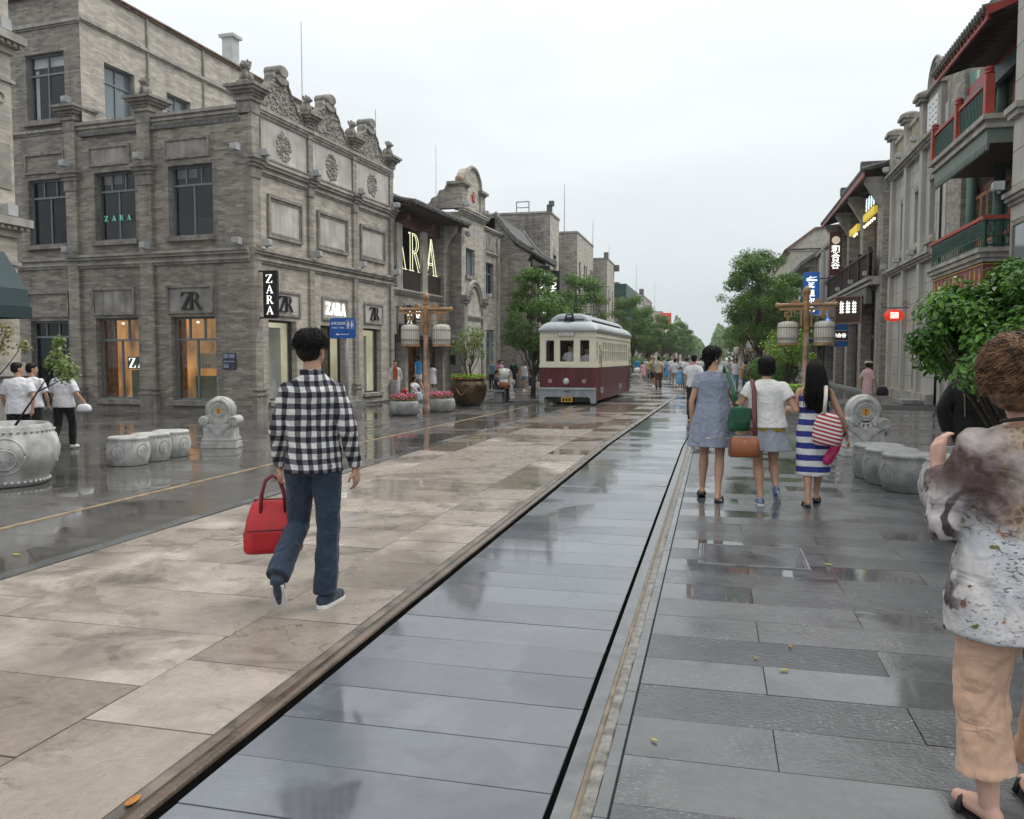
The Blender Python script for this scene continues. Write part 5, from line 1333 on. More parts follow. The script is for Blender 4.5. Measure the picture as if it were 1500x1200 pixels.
block_r('low_right_block', 'low brick block between the tiled hall and the cream block', 6.6, 66.5, 76, 7.8, M_BRICK, 3)
block_r('grey_right_block', 'grey block beyond the cream gabled block', 6.0, 96, 128, 11.8, M_PANEL, 8)
block_r('far_right_block', 'far grey block hidden in the trees on the right', 5.8, 128, 175, 9.5, M_BRICK, 10)
block_r('farthest_right_block', 'farthest block at the end of the right row', 5.8, 175, 260, 9.0, M_BRICK_L, 14)

# ------------------------------------------------------------------ signs on the right
s_ = empty('vertical_sign', (6.16, 47.5, 6.0), 0, 'brown vertical sign with round cream emblem and white characters', 'sign')
part('board', plain('maroon_sign', (0.10, 0.018, 0.016), 0.4, var=0.1), s_, (-0.42, 0.42, -0.12, 0.12, 0, 3.1)); part('bracket', M_IRON, s_, (0.42, 1.0, -0.03, 0.03, 2.7, 2.76), (0.42, 1.0, -0.03, 0.03, 0.5, 0.56))
m = MB(); m.lathe([(0.0, -0.14), (0.28, -0.14), (0.28, -0.121)], 20, (0, 0, 2.5), 'y'); m.build('emblem', plain('cream_emblem', (0.7, 0.62, 0.48), 0.5, var=0.1, emis=(1, 0.9, 0.7), estr=0.25), s_)
for k, ch in enumerate('和合谷'): lettering(ch, 0.62, M_SIGNW, s_, (0, -0.13, 1.82-k*0.56), bold=0.012)
s_.scale = (0.74, 0.74, 0.74)
s_ = empty('vertical_sign', (5.46, 52.0, 4.15), 0, 'blue vertical sign with white characters behind the right lantern post', 'sign')
part('board', plain('blue_sign', (0.012, 0.11, 0.42), 0.4, var=0.08, emis=(0.02, 0.2, 0.8), estr=0.12), s_, (-0.5, 0.5, -0.1, 0.1, 0, 2.75)); part('bracket', M_IRON, s_, (0.5, 1.6, -0.03, 0.03, 2.3, 2.36), (0.5, 1.6, -0.03, 0.03, 0.4, 0.46))
for k, ch in enumerate('鸿星尔克'): lettering(ch, 0.46, M_SIGNW, s_, (0, -0.11, 1.86-k*0.5), bold=0.014)
m = MB(); m.prism([(-0.34, 2.3), (0.3, 2.42), (0.32, 2.46), (0.0, 2.42), (-0.1, 2.52), (-0.16, 2.4), (-0.34, 2.36)], 'y', -0.115, -0.101); m.box(-0.34, 0.34, -0.115, -0.101, 2.18, 2.28); m.build('logo', M_SIGNW, s_); s_.scale = (0.88, 0.88, 0.9)
s_ = empty('hanging_board', (5.88, 40.6, 3.2), R(-28), 'tilted brown board with white lettering over the gallery shop door', 'sign')
part('board', plain('brown_board', (0.07, 0.03, 0.022), 0.5), s_, (-0.55, 0.55, -0.06, 0.06, 0, 1.15)); part('board_frame', plain('tan_frame', (0.22, 0.15, 0.11), 0.5), s_, (-0.62, -0.55, -0.08, 0.08, -0.06, 1.21), (0.55, 0.62, -0.08, 0.08, -0.06, 1.21), (-0.55, 0.55, -0.08, 0.08, 1.15, 1.21), (-0.55, 0.55, -0.08, 0.08, -0.06, 0.0))
m = MB()
for k in range(3):
    x = -0.38 + k*0.28
    for j in range(4): m.box(x, x+0.2, -0.066, -0.061, 0.45+j*0.13, 0.5+j*0.13)
    m.box(x+0.04, x+0.08, -0.0655, -0.0605, 0.42, 0.98); m.box(x+0.13, x+0.16, -0.0652, -0.0602, 0.42, 0.95)
m.build('brush_lettering', M_SIGNW, s_)
s_ = empty('blue_hanging_sign', (5.96, 44.0, 2.15), 0, 'blue hanging sign with dark name plate under the blue awning', 'sign')
part('board', BLUE, s_, (-0.48, 0.42, -0.06, 0.06, 0.0, 1.1)); part('name_plate', plain('maroon_sign', (0.10, 0.018, 0.016), 0.4), s_, (-0.36, 0.36, -0.075, -0.061, 0.3, 0.78)); part('plate_rim', M_WHITE, s_, (-0.38, 0.38, -0.0745, -0.0615, 0.28, 0.3), (-0.38, 0.38, -0.0745, -0.0615, 0.78, 0.8))
lettering('和合谷', 0.22, M_SIGNW, s_, (0, -0.08, 0.54), bold=0.008); part('bracket', M_IRON, s_, (0.42, 1.3, -0.02, 0.02, 1.0, 1.04))
s_ = empty('oval_lantern_sign', (6.62, 34.4, 2.95), 0, 'glowing red oval sign with white seal pattern on an iron bracket', 'sign')
m = MB(); m.lathe([(0.0, -0.12), (0.3, -0.1), (0.42, -0.03), (0.42, 0.03), (0.3, 0.1), (0, 0.12)], 28, (0, 0, 0.3), 'y', sx=1.0, sy=0.66); m.build('lamp_body', plain('glowing_red', (0.5, 0.02, 0.01), 0.4, var=0, emis=(1.0, 0.06, 0.02), estr=0.4), s_, smooth=True)
m = MB()
for k in range(5): m.box(-0.16, 0.16, -0.135, -0.122, 0.17+k*0.06, 0.195+k*0.06)
for x in (-0.16, -0.06, 0.04, 0.13): m.box(x, x+0.03, -0.1355, -0.1215, 0.17, 0.435)
m.build('seal_pattern', M_SIGNW, s_); s_.scale = (0.85, 0.85, 0.85)
m = MB(); m.tube([(-0.5, 0, 0.64), (0.8, 0, 0.64)], 0.02, 6); m.tube([(0.8, 0, 0.45), (0.8, 0, 0.95)], 0.025, 6); m.tube([(0.45+0.14*math.cos(t)*(1-t/14), 0, 0.8+0.14*math.sin(t)*(1-t/14)) for t in [k*0.7 for k in range(14)]], 0.014, 5); m.tube([(0, 0, 0.5), (0, 0, 0.64)], 0.012, 5); m.build('bracket', M_IRON, s_)
s_ = empty('red_far_sign', (-8.6, 150, 6.0), 0, 'tall red sign with white characters far down the left side', 'sign')
part('board', plain('far_red_sign', (0.5, 0.03, 0.03), 0.5, var=0.1, emis=(1, 0.05, 0.05), estr=0.25), s_, (-0.95, 0.95, -0.15, 0.15, 0, 3.6))
for k in range(3):
    m = MB(); m.box(-0.6, 0.6, -0.17, -0.151, 2.7-k*1.1, 2.8-k*1.1); m.box(-0.1, 0.1, -0.171, -0.152, 2.35-k*1.1, 3.2-k*1.1); m.box(-0.5, 0.5, -0.1705, -0.1515, 2.4-k*1.1, 2.5-k*1.1); m.build('character', M_SIGNW, s_)
# ================================================================== street furniture
M_BRONZE = plain('brown_bronze', (0.11, 0.075, 0.045), 0.33, metal=0.75, var=0.25, vscale=3, bump=0.1)
M_TANWOOD = plain('worn_tan_post', (0.34, 0.195, 0.085), 0.4, var=0.25, vscale=5, spec=0.5, streak=0.3)
M_PINKWOOD = plain('worn_pinkish_post', (0.43, 0.27, 0.20), 0.4, var=0.35, vscale=4, streak=0.3)
M_PAPER = plain('lantern_paper', (0.68, 0.655, 0.585), 0.6, var=0.08)
M_CAGE = plain('lantern_cage', (0.16, 0.13, 0.10), 0.6, var=0.1)

def lantern_post(loc, label, rz=0.0, s=1.0, simple=False):
    t = empty('lantern_post', loc, rz, label, 'lamp post', 'lantern posts along the street')
    m = MB(); m.lathe([(0.11, 0), (0.11, 0.18), (0.09, 0.22), (0.075, 0.3), (0.07, 2.3), (0.062, 3.2)], 14); m.build('post', M_PINKWOOD, t, smooth=True)
    m = MB(); m.lathe([(0.065, 2.3), (0.08, 2.34), (0.08, 3.1), (0.07, 3.14)], 14); m.build('post_sleeve', M_TANWOOD, t, smooth=True)
    m = MB(); m.lathe([(0.06, 3.14), (0.09, 3.2), (0.06, 3.26), (0.1, 3.32), (0.11, 3.4), (0.08, 3.48), (0.02, 3.53), (0, 3.54)], 14); m.build('finial', M_TANWOOD, t, smooth=True)
    m = MB(); m.lathe([(0.0, -0.80), (0.05, -0.79), (0.075, -0.74), (0.05, -0.68), (0.05, -0.62), (0.062, -0.60), (0.05, -0.57), (0.05, 0.57), (0.062, 0.60), (0.05, 0.62), (0.05, 0.68), (0.075, 0.74), (0.05, 0.79), (0, 0.80)], 12, (0, 0, 3.04), 'x'); m.build('crossbar', M_TANWOOD, t, smooth=True)
    m = MB(); m.box(-0.68, 0.68, -0.03, 0.03, 2.9, 2.97)
    for k in (-1, 1):
        m.box(k*0.1, k*0.16, -0.03, 0.03, 2.45, 2.9); m.prism([(k*0.12, 3.08), (k*0.45, 3.08), (k*0.40, 3.12), (k*0.33, 3.13), (k*0.30, 3.21), (k*0.25, 3.2), (k*0.22, 3.15)], 'y', -0.02, 0.02)
        for (a, b, c, d) in ((0.36, 0.40, 2.72, 2.9), (0.40, 0.56, 2.72, 2.76), (0.52, 0.56, 2.76, 2.86), (0.44, 0.52, 2.82, 2.86)): m.box(k*a, k*b, -0.025, 0.025, c, d)
    m.build('bracket', M_TANWOOD, t)
    for k in (-1, 1):
        x = k*0.46
        pr = [(0.24, 2.0), (0.262, 2.06), (0.268, 2.3), (0.262, 2.5), (0.235, 2.57), (0.15, 2.6), (0.02, 2.61)]
        m = MB(); m.lathe(pr, 20, (x, 0, 0)); ln = m.build('lantern', M_PAPER, t, smooth=True)
        m = MB()
        for i in range(26):
            a = 2*PI*i/26
            m.tube([(x+(r_+0.008)*math.cos(a), (r_+0.008)*math.sin(a), z) for r_, z in pr[:6]], 0.0034, 4)
        for r_, z in ((0.272, 2.12), (0.274, 2.44), (0.27, 2.16)): m.tube([(x+r_*math.cos(a), r_*math.sin(a), z) for a in [2*PI*i/20 for i in range(21)]], 0.008, 4)
        m.build('cage', M_CAGE, ln)
        m = MB(); m.lathe([(0.25, 1.95), (0.27, 1.97), (0.26, 2.02), (0.2, 2.02), (0.2, 1.95)], 20, (x, 0, 0)); m.build('base_ring', M_TANWOOD, ln)
        m = MB(); m.tube([(x, 0, 2.6), (x, 0, 2.9)], 0.018, 6); m.ball((x, 0, 2.68), 0.035, 8, 6); m.build('hook', M_TANWOOD, ln)
    t.scale = (s*0.97, s*0.97, s*0.97)
    return t
lantern_post((-7.96, 22.25, 0), 'tan lantern post beside the flower bowls on the left', R(8))
rp = lantern_post((2.27, 22.7, 0), 'tan lantern post behind the three women on the right', R(-4))
for (x, y, rz, lb) in ((-6.6, 86, 0.1, 'far tan lantern post among the trees on the left'), (2.3, 46, 0.0, 'tan lantern post beyond the round shrubs on the right'), (2.2, 74, 0.1, 'farthest tan lantern post on the right')):
    c = copy_tree(rp); c.location = (x, y, 0); c.rotation_euler = (0, 0, rz); c['label'] = lb

def dragon(m, c, r_, nrm_y=-1.0, n=3):
    """low relief: a coiling body with curls round it"""
    pts = []
    for i in range(26):
        t = i/25; a = -2.4 + 6.5*t; rr = r_*(0.78 - 0.5*t + 0.12*math.sin(9*t))
        pts.append((c[0]+rr*math.cos(a), c[1], c[2]+rr*math.sin(a)))
    m.tube(pts, [r_*0.07*(1.3-t/25) for t in range(26)], 6)
    for k in range(16):
        a = random.uniform(0, 2*PI); rr = r_*random.uniform(0.2, 0.85)
        x, z = c[0]+rr*math.cos(a), c[2]+rr*math.sin(a)
        m.tube([(x+r_*0.13*math.cos(t)*(1-t/8), c[1], z+r_*0.10*math.sin(t)*(1-t/8)) for t in (0, 0.8, 1.6, 2.4, 3.2, 4.0)], r_*0.035, 5)

def wrap(m, prof, a0, zc, c=(0, 0)):
    """lay a flat relief (x across, z up, y out) onto a turned surface"""
    for i, (x, y, z) in enumerate(m.v):
        zz = z+zc; r_ = prof[0][0]
        for (r1, z1), (r2, z2) in zip(prof, prof[1:]):
            if z1 <= zz <= z2 and z2 > z1: r_ = r1+(r2-r1)*(zz-z1)/(z2-z1)
        a = a0+x/r_; rr = r_-y*0.7
        m.v[i] = (c[0]+rr*math.sin(a), c[1]-rr*math.cos(a), zz)

def stone_planter(loc, label, rz, R_=0.62, H=0.76):
    t = empty('stone_planter', loc, rz, label, 'planter')
    k = R_/0.62
    prof = [(0.44, 0), (0.47, 0.02), (0.475, 0.07), (0.49, 0.1), (0.55, 0.2), (0.605, 0.32), (0.62, 0.42), (0.605, 0.52), (0.57, 0.61), (0.545, 0.64), (0.54, 0.7), (0.52, 0.72), (0.5, 0.735), (0.46, 0.73), (0.45, 0.66), (0.0, 0.65)]
    m = MB(); m.lathe([(a*k, z*H/0.735) for a, z in prof], 40); m.build('bowl', M_GRANITE, t, smooth=True)
    m = MB()
    for i in range(44):
        a = 2*PI*i/44
        m.ball((0.487*k*math.cos(a), 0.487*k*math.sin(a), 0.055*H/0.735), 0.022*k, 7, 5); m.ball((0.556*k*math.cos(a), 0.556*k*math.sin(a), 0.655*H/0.735), (0.02*k, 0.02*k, 0.016*k), 7, 5)
    m.build('stud_band', M_GRANITE, t, smooth=True)
    for q in range(4):
        a = q*PI/2
        m = MB(); m.tube([(0.22*k*math.cos(u), 0, 0.22*k*math.sin(u)) for u in [2*PI*i/24 for i in range(25)]], 0.012, 5); dragon(m, (0, 0.004, 0), 0.2*k)
        wrap(m, [(a_*k, z_*H/0.735) for a_, z_ in prof[:11]], a, 0.38*H/0.735); m.build('dragon_medallion', M_GRANITE, t, smooth=True)
    m = MB(); m.lathe([(0.0, 0.672*H/0.735), (0.448*k, 0.672*H/0.735), (0.448*k, 0.66*H/0.735), (0, 0.66*H/0.735)], 20); m.build('soil', plain('dark_soil', (0.03, 0.022, 0.016), 0.95, var=0.4, vscale=20, bump=0.6), t)
    return t
stone_planter((-8.62, 8.5, 0), 'large carved stone planter holding two bare shrubs at the left edge', R(45))
stone_planter((2.4, 7.95, 0), 'carved stone planter under the big green shrub behind the woman in patterned blouse', R(-15))

def drum_bench(loc, rz, label, pts):
    t = empty('drum_bench', loc, rz, label, 'bench', 'stone drum benches')
    if rz: t.scale = (0.88, 0.88, 0.95)
    for (x, y) in pts:
        prof = [(0.29, 0), (0.305, 0.015), (0.305, 0.045), (0.315, 0.06), (0.335, 0.14), (0.345, 0.22), (0.335, 0.3), (0.315, 0.37), (0.31, 0.39), (0.318, 0.4), (0.318, 0.425), (0.3, 0.44), (0.2, 0.445), (0.18, 0.435), (0, 0.435)]
        m = MB(); m.lathe(prof, 30, (x, y, 0)); d = m.build('drum', M_GRANITED if rz == 0 else M_GRANITE, t, smooth=True)
        m = MB()
        for i in range(36):
            a = 2*PI*i/36
            m.ball((x+0.316*math.cos(a), y+0.316*math.sin(a), 0.375), 0.012, 6, 4); m.ball((x+0.308*math.cos(a), y+0.308*math.sin(a), 0.05), 0.012, 6, 4)
        m.build('studs', M_GRANITED, d)
        for a in (R(-60), R(10), R(80)):
            m = MB(); m.tube([(0.11*math.cos(u), 0, 0.11*math.sin(u)) for u in [2*PI*i/18 for i in range(19)]], 0.008, 5); dragon(m, (0, 0.003, 0), 0.095)
            wrap(m, prof[:9], a, 0.22, (x, y)); m.build('medallion', M_GRANITED, d, smooth=True)
drum_bench((-8.42, 10.5, 0), 0.001, 'three joined pale stone drum seats beside the left planter', [(0, 0), (-0.04, 0.62), (-0.07, 1.22)])
drum_bench((2.28, 10.65, 0), 0, 'three joined dark stone drum seats beside the right planter', [(0, 0), (-0.1, 0.55), (-0.16, 1.05)])

def drum_stone(loc, rz, label, s=1.0):
    """guardian stone: upright drum on scrolled shoulders and a moulded plinth"""
    t = empty('drum_stone', loc, rz, label, 'stone ornament', 'carved drum stones')
    m = MB()
    for (w, d, a, b) in ((0.37, 0.27, 0.0, 0.05), (0.36, 0.26, 0.05, 0.13), (0.335, 0.24, 0.13, 0.16), (0.35, 0.255, 0.16, 0.2), (0.33, 0.235, 0.2, 0.23)): m.box(-w, w, -d, d, a, b)
    m.build('plinth', M_GRANITE, t, bevel=0.008)
    m = MB(); m.loft([[(-a, -b, z), (a, -b, z), (a, b, z), (-a, b, z)] for a, b, z in ((0.315, 0.22, 0.23), (0.31, 0.215, 0.42), (0.34, 0.23, 0.5))]); m.build('pedestal', M_GRANITE, t, bevel=0.01)
    m = MB(); m.prism([(-0.26, 0.49), (0.26, 0.49), (0.02, 0.26), (-0.02, 0.26)], 'y', -0.245, -0.2); m.prism([(-0.2, 0.47), (0.2, 0.47), (0, 0.29)], 'y', -0.255, -0.244); m.build('apron', M_GRANITE, t)
    for k in (-1, 1):
        m = MB(); m.lathe([(0.0, -0.25), (0.09, -0.25), (0.105, -0.23), (0.105, 0.23), (0.09, 0.25), (0, 0.25)], 18, (k*0.30, 0, 0.57), 'y'); v_ = m.build('volute', M_GRANITE, t, smooth=False)
        m = MB(); m.tube([(k*0.30+0.085*(1-q/20)*math.cos(q*0.75), -0.254, 0.57+0.085*(1-q/20)*math.sin(q*0.75)) for q in range(19)], 0.01, 5); m.build('scroll', M_GRANITE, v_)
    m = MB(); m.box(-0.21, 0.21, -0.2, 0.2, 0.5, 0.62)
    for k in range(-3, 4): m.lathe([(0.0, -0.225), (0.05, -0.225), (0.05, 0.2), (0, 0.2)], 10, (k*0.07, 0, 0.545+0.012*k*k), 'y')
    m.build('saddle', M_GRANITE, t)
    m = MB(); m.lathe([(0, -0.2), (0.19, -0.2), (0.2, -0.215), (0.235, -0.215), (0.25, -0.19), (0.285, -0.13), (0.3, 0), (0.285, 0.13), (0.25, 0.19), (0.2, 0.2), (0, 0.2)], 40, (0, 0, 0.78), 'y'); d = m.build('drum', M_GRANITE, t, smooth=True)
    m = MB()
    for r_ in (0.215, 0.14, 0.1): m.tube([(r_*math.cos(a), -0.208, 0.78+r_*math.sin(a)) for a in [2*PI*i/30 for i in range(31)]], 0.012, 5)
    for q in range(40):
        a = 2*PI*q/40
        for y in (-0.16, 0.16): m.ball((0.275*math.cos(a), y, 0.78+0.275*math.sin(a)), 0.013, 6, 4)
    m.build('rings', M_GRANITE, d, smooth=True)
    m = MB(); m.lathe([(0, -0.212), (0.062, -0.212), (0.062, -0.202), (0, -0.202)], 20, (0, 0, 0.78), 'y'); m.build('orange_disc', plain('orange_disc', (0.62, 0.30, 0.03), 0.5, var=0.1), d)
    m = MB(); m.box(-0.006, 0.006, -0.216, -0.2125, 0.74, 0.81); m.prism([(-0.022, 0.795), (0.0, 0.83), (0.022, 0.795)], 'y', -0.2155, -0.2125); m.box(-0.016, 0.016, -0.2155, -0.2125, 0.738, 0.745); m.build('disc_mark', M_IRON, d)
    t.scale = (s, s, s)
    return t
ds = drum_stone((-8.44, 12.92, 0), R(18), 'pale carved drum stone with orange disc on the left pavement', 0.84)
ds = drum_stone((2.33, 14.3, 0), R(4), 'pale carved drum stone with orange disc behind the striped dress woman', 0.92)
c = copy_tree(ds); c.location = (-7.9, 31.0, 0); c.rotation_euler = (0, 0, R(80)); c['label'] = 'pale drum stone behind the seated man'; c.scale = (1.1, 1.1, 1.1)
c = copy_tree(ds); c.location = (-4.7, 52, 0); c.rotation_euler = (0, 0, R(70)); c['label'] = 'far pale drum stone past the rear of the tram'

# flower bowls
M_PINKF = plain('pink_flowers', (0.60, 0.14, 0.22), 0.6, var=0.3, vscale=30)
M_LEAFG = plain('bright_green_leaves', (0.12, 0.26, 0.03), 0.5, var=0.35, vscale=12)
def leaf_mass(n, fn, size, seed=1, fold=0.25, aspect=0.5):
    """N small leaves, fn() gives (position, outward normal)"""
    rnd = random.Random(seed); v = []; f = []
    for i in range(n):
        p, nr = fn(rnd)
        nr = Vector(nr) + Vector((rnd.gauss(0, 0.6), rnd.gauss(0, 0.6), rnd.gauss(0, 0.6)))
        if nr.length < 1e-3: nr = Vector((0, 0, 1))
        nr.normalize()
        t = nr.orthogonal().normalized(); t = (t * math.cos(a_ := rnd.uniform(0, 6.283)) + nr.cross(t) * math.sin(a_))
        b = nr.cross(t); s_ = size * rnd.uniform(0.65, 1.3); w = s_ * aspect
        p = Vector(p); k = len(v)
        v += [tuple(p - t*s_*0.5), tuple(p + b*w*0.5 + nr*fold*w*0.3), tuple(p + t*s_*0.5), tuple(p - b*w*0.5 + nr*fold*w*0.3)]
        f += [(k, k+1, k+2), (k, k+2, k+3)]
    m = MB(); m.v = v; m.f = f
    return m
def flower_bowl(loc, label, w=0.42):
    t = empty('flower_bowl', loc, 0.3, label, 'planter', 'flower bowls round the lantern post')
    m = MB(); m.lathe([(w*0.8, 0), (w*0.93, 0.06), (w, 0.2), (w*0.97, 0.33), (w*0.88, 0.4), (w*0.8, 0.4), (w*0.8, 0.34), (0, 0.33)], 28); b = m.build('bowl', M_GRANITED, t, smooth=True)
    m = MB(); dragon(m, (0, 0, 0), 0.13); wrap(m, [(w*0.93, 0.06), (w, 0.2), (w*0.97, 0.33)], 0.2, 0.2); m.build('relief', M_STONE_D, b, smooth=True)
    def fn(r_):
        a, d = r_.uniform(0, 2*PI), w*0.85*math.sqrt(r_.random()); return (d*math.cos(a), d*math.sin(a), 0.36+r_.uniform(0, 0.16)), (0, 0, 1)
    leaf_mass(500, fn, 0.07, 3).build('leaves', M_LEAFG, t, fix=False)['kind'] = 'stuff'
    def fn2(r_):
        a, d = r_.uniform(0, 2*PI), w*0.9*math.sqrt(r_.random()); return (d*math.cos(a), d*math.sin(a), 0.42+r_.uniform(0, 0.17)), (0, 0, 1)
    leaf_mass(420, fn2, 0.06, 5, aspect=0.9).build('flowers', M_PINKF, t, fix=False)['kind'] = 'stuff'
flower_bowl((-8.33, 21.5, 0), 'low stone bowl of pink flowers in front of the left lantern post')
flower_bowl((-7.8, 23.1, 0), 'low stone bowl of pink flowers behind the left lantern post')

# bronze pot
pot = empty('bronze_pot', (-7.94, 26.35, 0), R(20), 'large brown bronze pot planted with a small tree', 'planter')
m = MB(); m.lathe([(0.38, 0), (0.42, 0.03), (0.52, 0.2), (0.6, 0.42), (0.625, 0.58), (0.6, 0.72), (0.54, 0.8), (0.52, 0.84), (0.56, 0.86), (0.57, 0.9), (0.54, 0.92), (0.5, 0.9), (0.48, 0.84), (0, 0.82)], 36); m.build('pot_body', M_BRONZE, pot, smooth=True)
for a in (-0.75, -0.15):
    m = MB(); cx, cy = 0.61*math.sin(a), -0.61*math.cos(a)
    m.tube([(0.075*math.cos(u), 0, 0.075*math.sin(u)) for u in [2*PI*i/16 for i in range(17)]], 0.018, 6); m.ball((0, 0, 0), (0.045, 0.03, 0.045), 8, 6); m.ball((0, -0.02, 0.04), (0.06, 0.03, 0.03), 8, 6)
    m.build('mask_ring', M_BRONZE, pot, smooth=True, loc=(cx, cy, 0.66), rot=(0, 0, a))
m = MB(); m.tube([(0.615*math.sin(a), -0.615*math.cos(a), 0.60-0.22*math.sin((a+0.75)/0.6*PI)) for a in [-0.75+0.6*i/10 for i in range(11)]], 0.014, 5); m.build('chain', plain('dull_gold', (0.35, 0.24, 0.09), 0.4, metal=0.6), pot)
def fn(r_):
    a, d = r_.uniform(0, 2*PI), 0.58*math.sqrt(r_.random()); return (d*math.cos(a), d*math.sin(a), 0.86+r_.uniform(0, 0.16)+0.05*(1-d)), (0, 0, 1)
leaf_mass(1400, fn, 0.075, 8).build('ground_cover', plain('lime_leaves', (0.26, 0.42, 0.04), 0.5, var=0.3, vscale=14), pot, fix=False)
def fn(r_):
    a, d = r_.uniform(0, 2*PI), 0.56+r_.uniform(0, 0.03); return (d*math.cos(a), d*math.sin(a), 0.9+r_.uniform(-0.02, 0.03)), (0, 0, 1)
leaf_mass(160, fn, 0.05, 9, aspect=0.9).build('red_bedding', plain('orange_bedding', (0.5, 0.12, 0.03), 0.5, var=0.2), pot, fix=False)

# toilet direction sign
ts = empty('direction_sign', (-8.66, 18.36, 0), R(6), 'blue public toilet sign with white arrow on a steel pole', 'sign')
BLS = plain('blue_road_sign', (0.01, 0.10, 0.42), 0.35, var=0.06); WHS = plain('white_sign_print', (0.8, 0.82, 0.85), 0.5, var=0)
m = MB(); m.prism([(x*0.32+math.copysign(0.0, x), 2.29+z*0.24) for x, z in ((-1, -0.85), (-0.9, -1), (0.9, -1), (1, -0.85), (1, 0.85), (0.9, 1), (-0.9, 1), (-1, 0.85))], 'y', -0.03, 0.0); m.build('plate', BLS, ts)
m = MB(); m.box(0.09, 0.28, -0.0345, -0.031, 2.27, 2.275); m.box(0.09, 0.28, -0.0345, -0.031, 2.48, 2.485); m.box(0.09, 0.095, -0.034, -0.031, 2.275, 2.48); m.box(0.275, 0.28, -0.034, -0.031, 2.275, 2.48); m.box(0.183, 0.187, -0.034, -0.031, 2.29, 2.46)
for k in (0.14, 0.23):
    m.lathe([(0, -0.034), (0.017, -0.034), (0.017, -0.031), (0, -0.031)], 10, (k, 0, 2.445), 'y')
    m.prism([(k-0.026, 2.42), (k+0.026, 2.42), (k+0.022, 2.35), (k+0.012, 2.29), (k-0.012, 2.29), (k-0.022, 2.35)] if k < 0.2 else [(k-0.015, 2.42), (k+0.015, 2.42), (k+0.034, 2.34), (k+0.012, 2.34), (k+0.01, 2.29), (k-0.01, 2.29), (k-0.012, 2.34), (k-0.034, 2.34)], 'y', -0.034, -0.031)
m.box(-0.12, 0.15, -0.034, -0.031, 2.135, 2.15); m.prism([(-0.18, 2.1425), (-0.11, 2.17), (-0.11, 2.115)], 'y', -0.0345, -0.0315)
m.build('pictograms', WHS, ts)
lettering('公共卫生间', 0.072, WHS, ts, (-0.11, -0.032, 2.40), bold=0.002, depth=0.001); lettering('Public  Toilet', 0.055, WHS, ts, (-0.11, -0.032, 2.30), bold=0.001, depth=0.001)
m = MB(); m.lathe([(0.035, 0), (0.035, 2.5)], 12, (0.07, 0.04, 0)); m.build('pole', M_METAL, ts, smooth=True)
m = MB(); m.lathe([(0.16, 0), (0.16, 0.015), (0.05, 0.05), (0.04, 0.1)], 16, (0.07, 0.04, 0)); m.build('foot', M_METAL, ts)

# stone bench under the seated man
sb = empty('stone_stool', (-7.55, 28.75, 0), 0, 'small grey stone bench under the seated man', 'bench')
part('seat', M_GRANITED, sb, (-0.45, 0.3, -0.25, 0.25, 0.38, 0.45)); part('leg', M_GRANITED, sb, (-0.1, 0.2, -0.2, 0.2, 0, 0.38))
# entrance step
es = empty('entrance_step', (-11.35, 31.6, 0), 0, 'low stone step in front of the recessed shop entrance', 'step')
part('upper_slab', M_GRANITED, es, (-0.9, 0.45, -1.6, 2.2, 0.0, 0.16)); part('lower_slab', M_GRANITED, es, (0.451, 0.75, -1.7, 2.3, 0.0, 0.08))

# ================================================================== tram
tram = empty('tram', (-4.82, 27.55, 0), R(-1.6), 'old cream and maroon tram with grey roof standing on the left track', 'tram')
CRM = plain('cream_tram_paint', (0.76, 0.735, 0.59), 0.35, var=0.05, vscale=1.5, coat=0.3, streak=0.12)
m_, nt, nodes, L, b = _nodes('maroon_boarding'); MAR = m_
tcn = nodes.new('ShaderNodeTexCoord'); sp = nodes.new('ShaderNodeSeparateXYZ'); L.new(tcn.outputs['Object'], sp.inputs[0])
wv = mathn(nt, 'ADD', sp.outputs[0], sp.outputs[1])
gr = mathn(nt, 'ABSOLUTE', mathn(nt, 'SUBTRACT', mathn(nt, 'FRACT', mathn(nt, 'MULTIPLY', wv, 16.0)), 0.5))
gm = mrange(nt, gr, 0.40, 0.48, 0, 1)
pl = noise(nt, mapping(nt, tcn.outputs['Object'], (14, 14, 0.4)), 1.0, 3)
L.new(mixc(nt, gm, mixc(nt, mrange(nt, pl, 0.35, 0.65, 0, 1), (0.085, 0.010, 0.016), (0.15, 0.022, 0.03)), (0.03, 0.004, 0.006)), b.inputs['Base Color'])
b.inputs['Roughness'].default_value = 0.3
bumpn(nt, b, mathn(nt, 'MULTIPLY', gm, -1.0), 0.6, 0.008)
GRY = plain('grey_tram_paint', (0.30, 0.34, 0.38), 0.4, var=0.08, vscale=3, streak=0.35)
GRYL = plain('pale_grey_roof', (0.42, 0.47, 0.49), 0.6, var=0.1, vscale=2, streak=0.2)
Wt, Lt = 0.96, 9.0
# lower boarding
part('lower_body', MAR, tram, (-Wt, Wt, 0.0, Lt, 0.42, 1.27))
part('side_skirt', MAR, tram, (Wt-0.06, Wt-0.004, 0.1, Lt-0.1, 0.14, 0.42), (-Wt+0.004, -Wt+0.06, 0.1, Lt-0.1, 0.14, 0.42))
m = MB(); m.prism([(-Wt-0.01, 0.0+0.06), (-0.8, 0.06), (-0.78, 0.22), (-0.72, 0.27), (0.72, 0.27), (0.78, 0.22), (0.8, 0.06), (Wt+0.01, 0.06), (Wt+0.01, 0.58), (-Wt-0.01, 0.58)], 'y', -0.07, -0.003); bp = m.build('bumper', GRY, tram)
m = MB(); m.prism([(-Wt-0.01, 0.52), (Wt+0.01, 0.52), (Wt+0.01, 0.585), (-Wt-0.01, 0.585)], 'y', -0.1, -0.069); m.box(-0.12, 0.1, -0.078, -0.071, 0.43, 0.47); m.build('bumper_trim', GRYL, bp)
part('vent_slot', M_IRON, tram, (-0.12, 0.1, -0.081, -0.079, 0.435, 0.465))
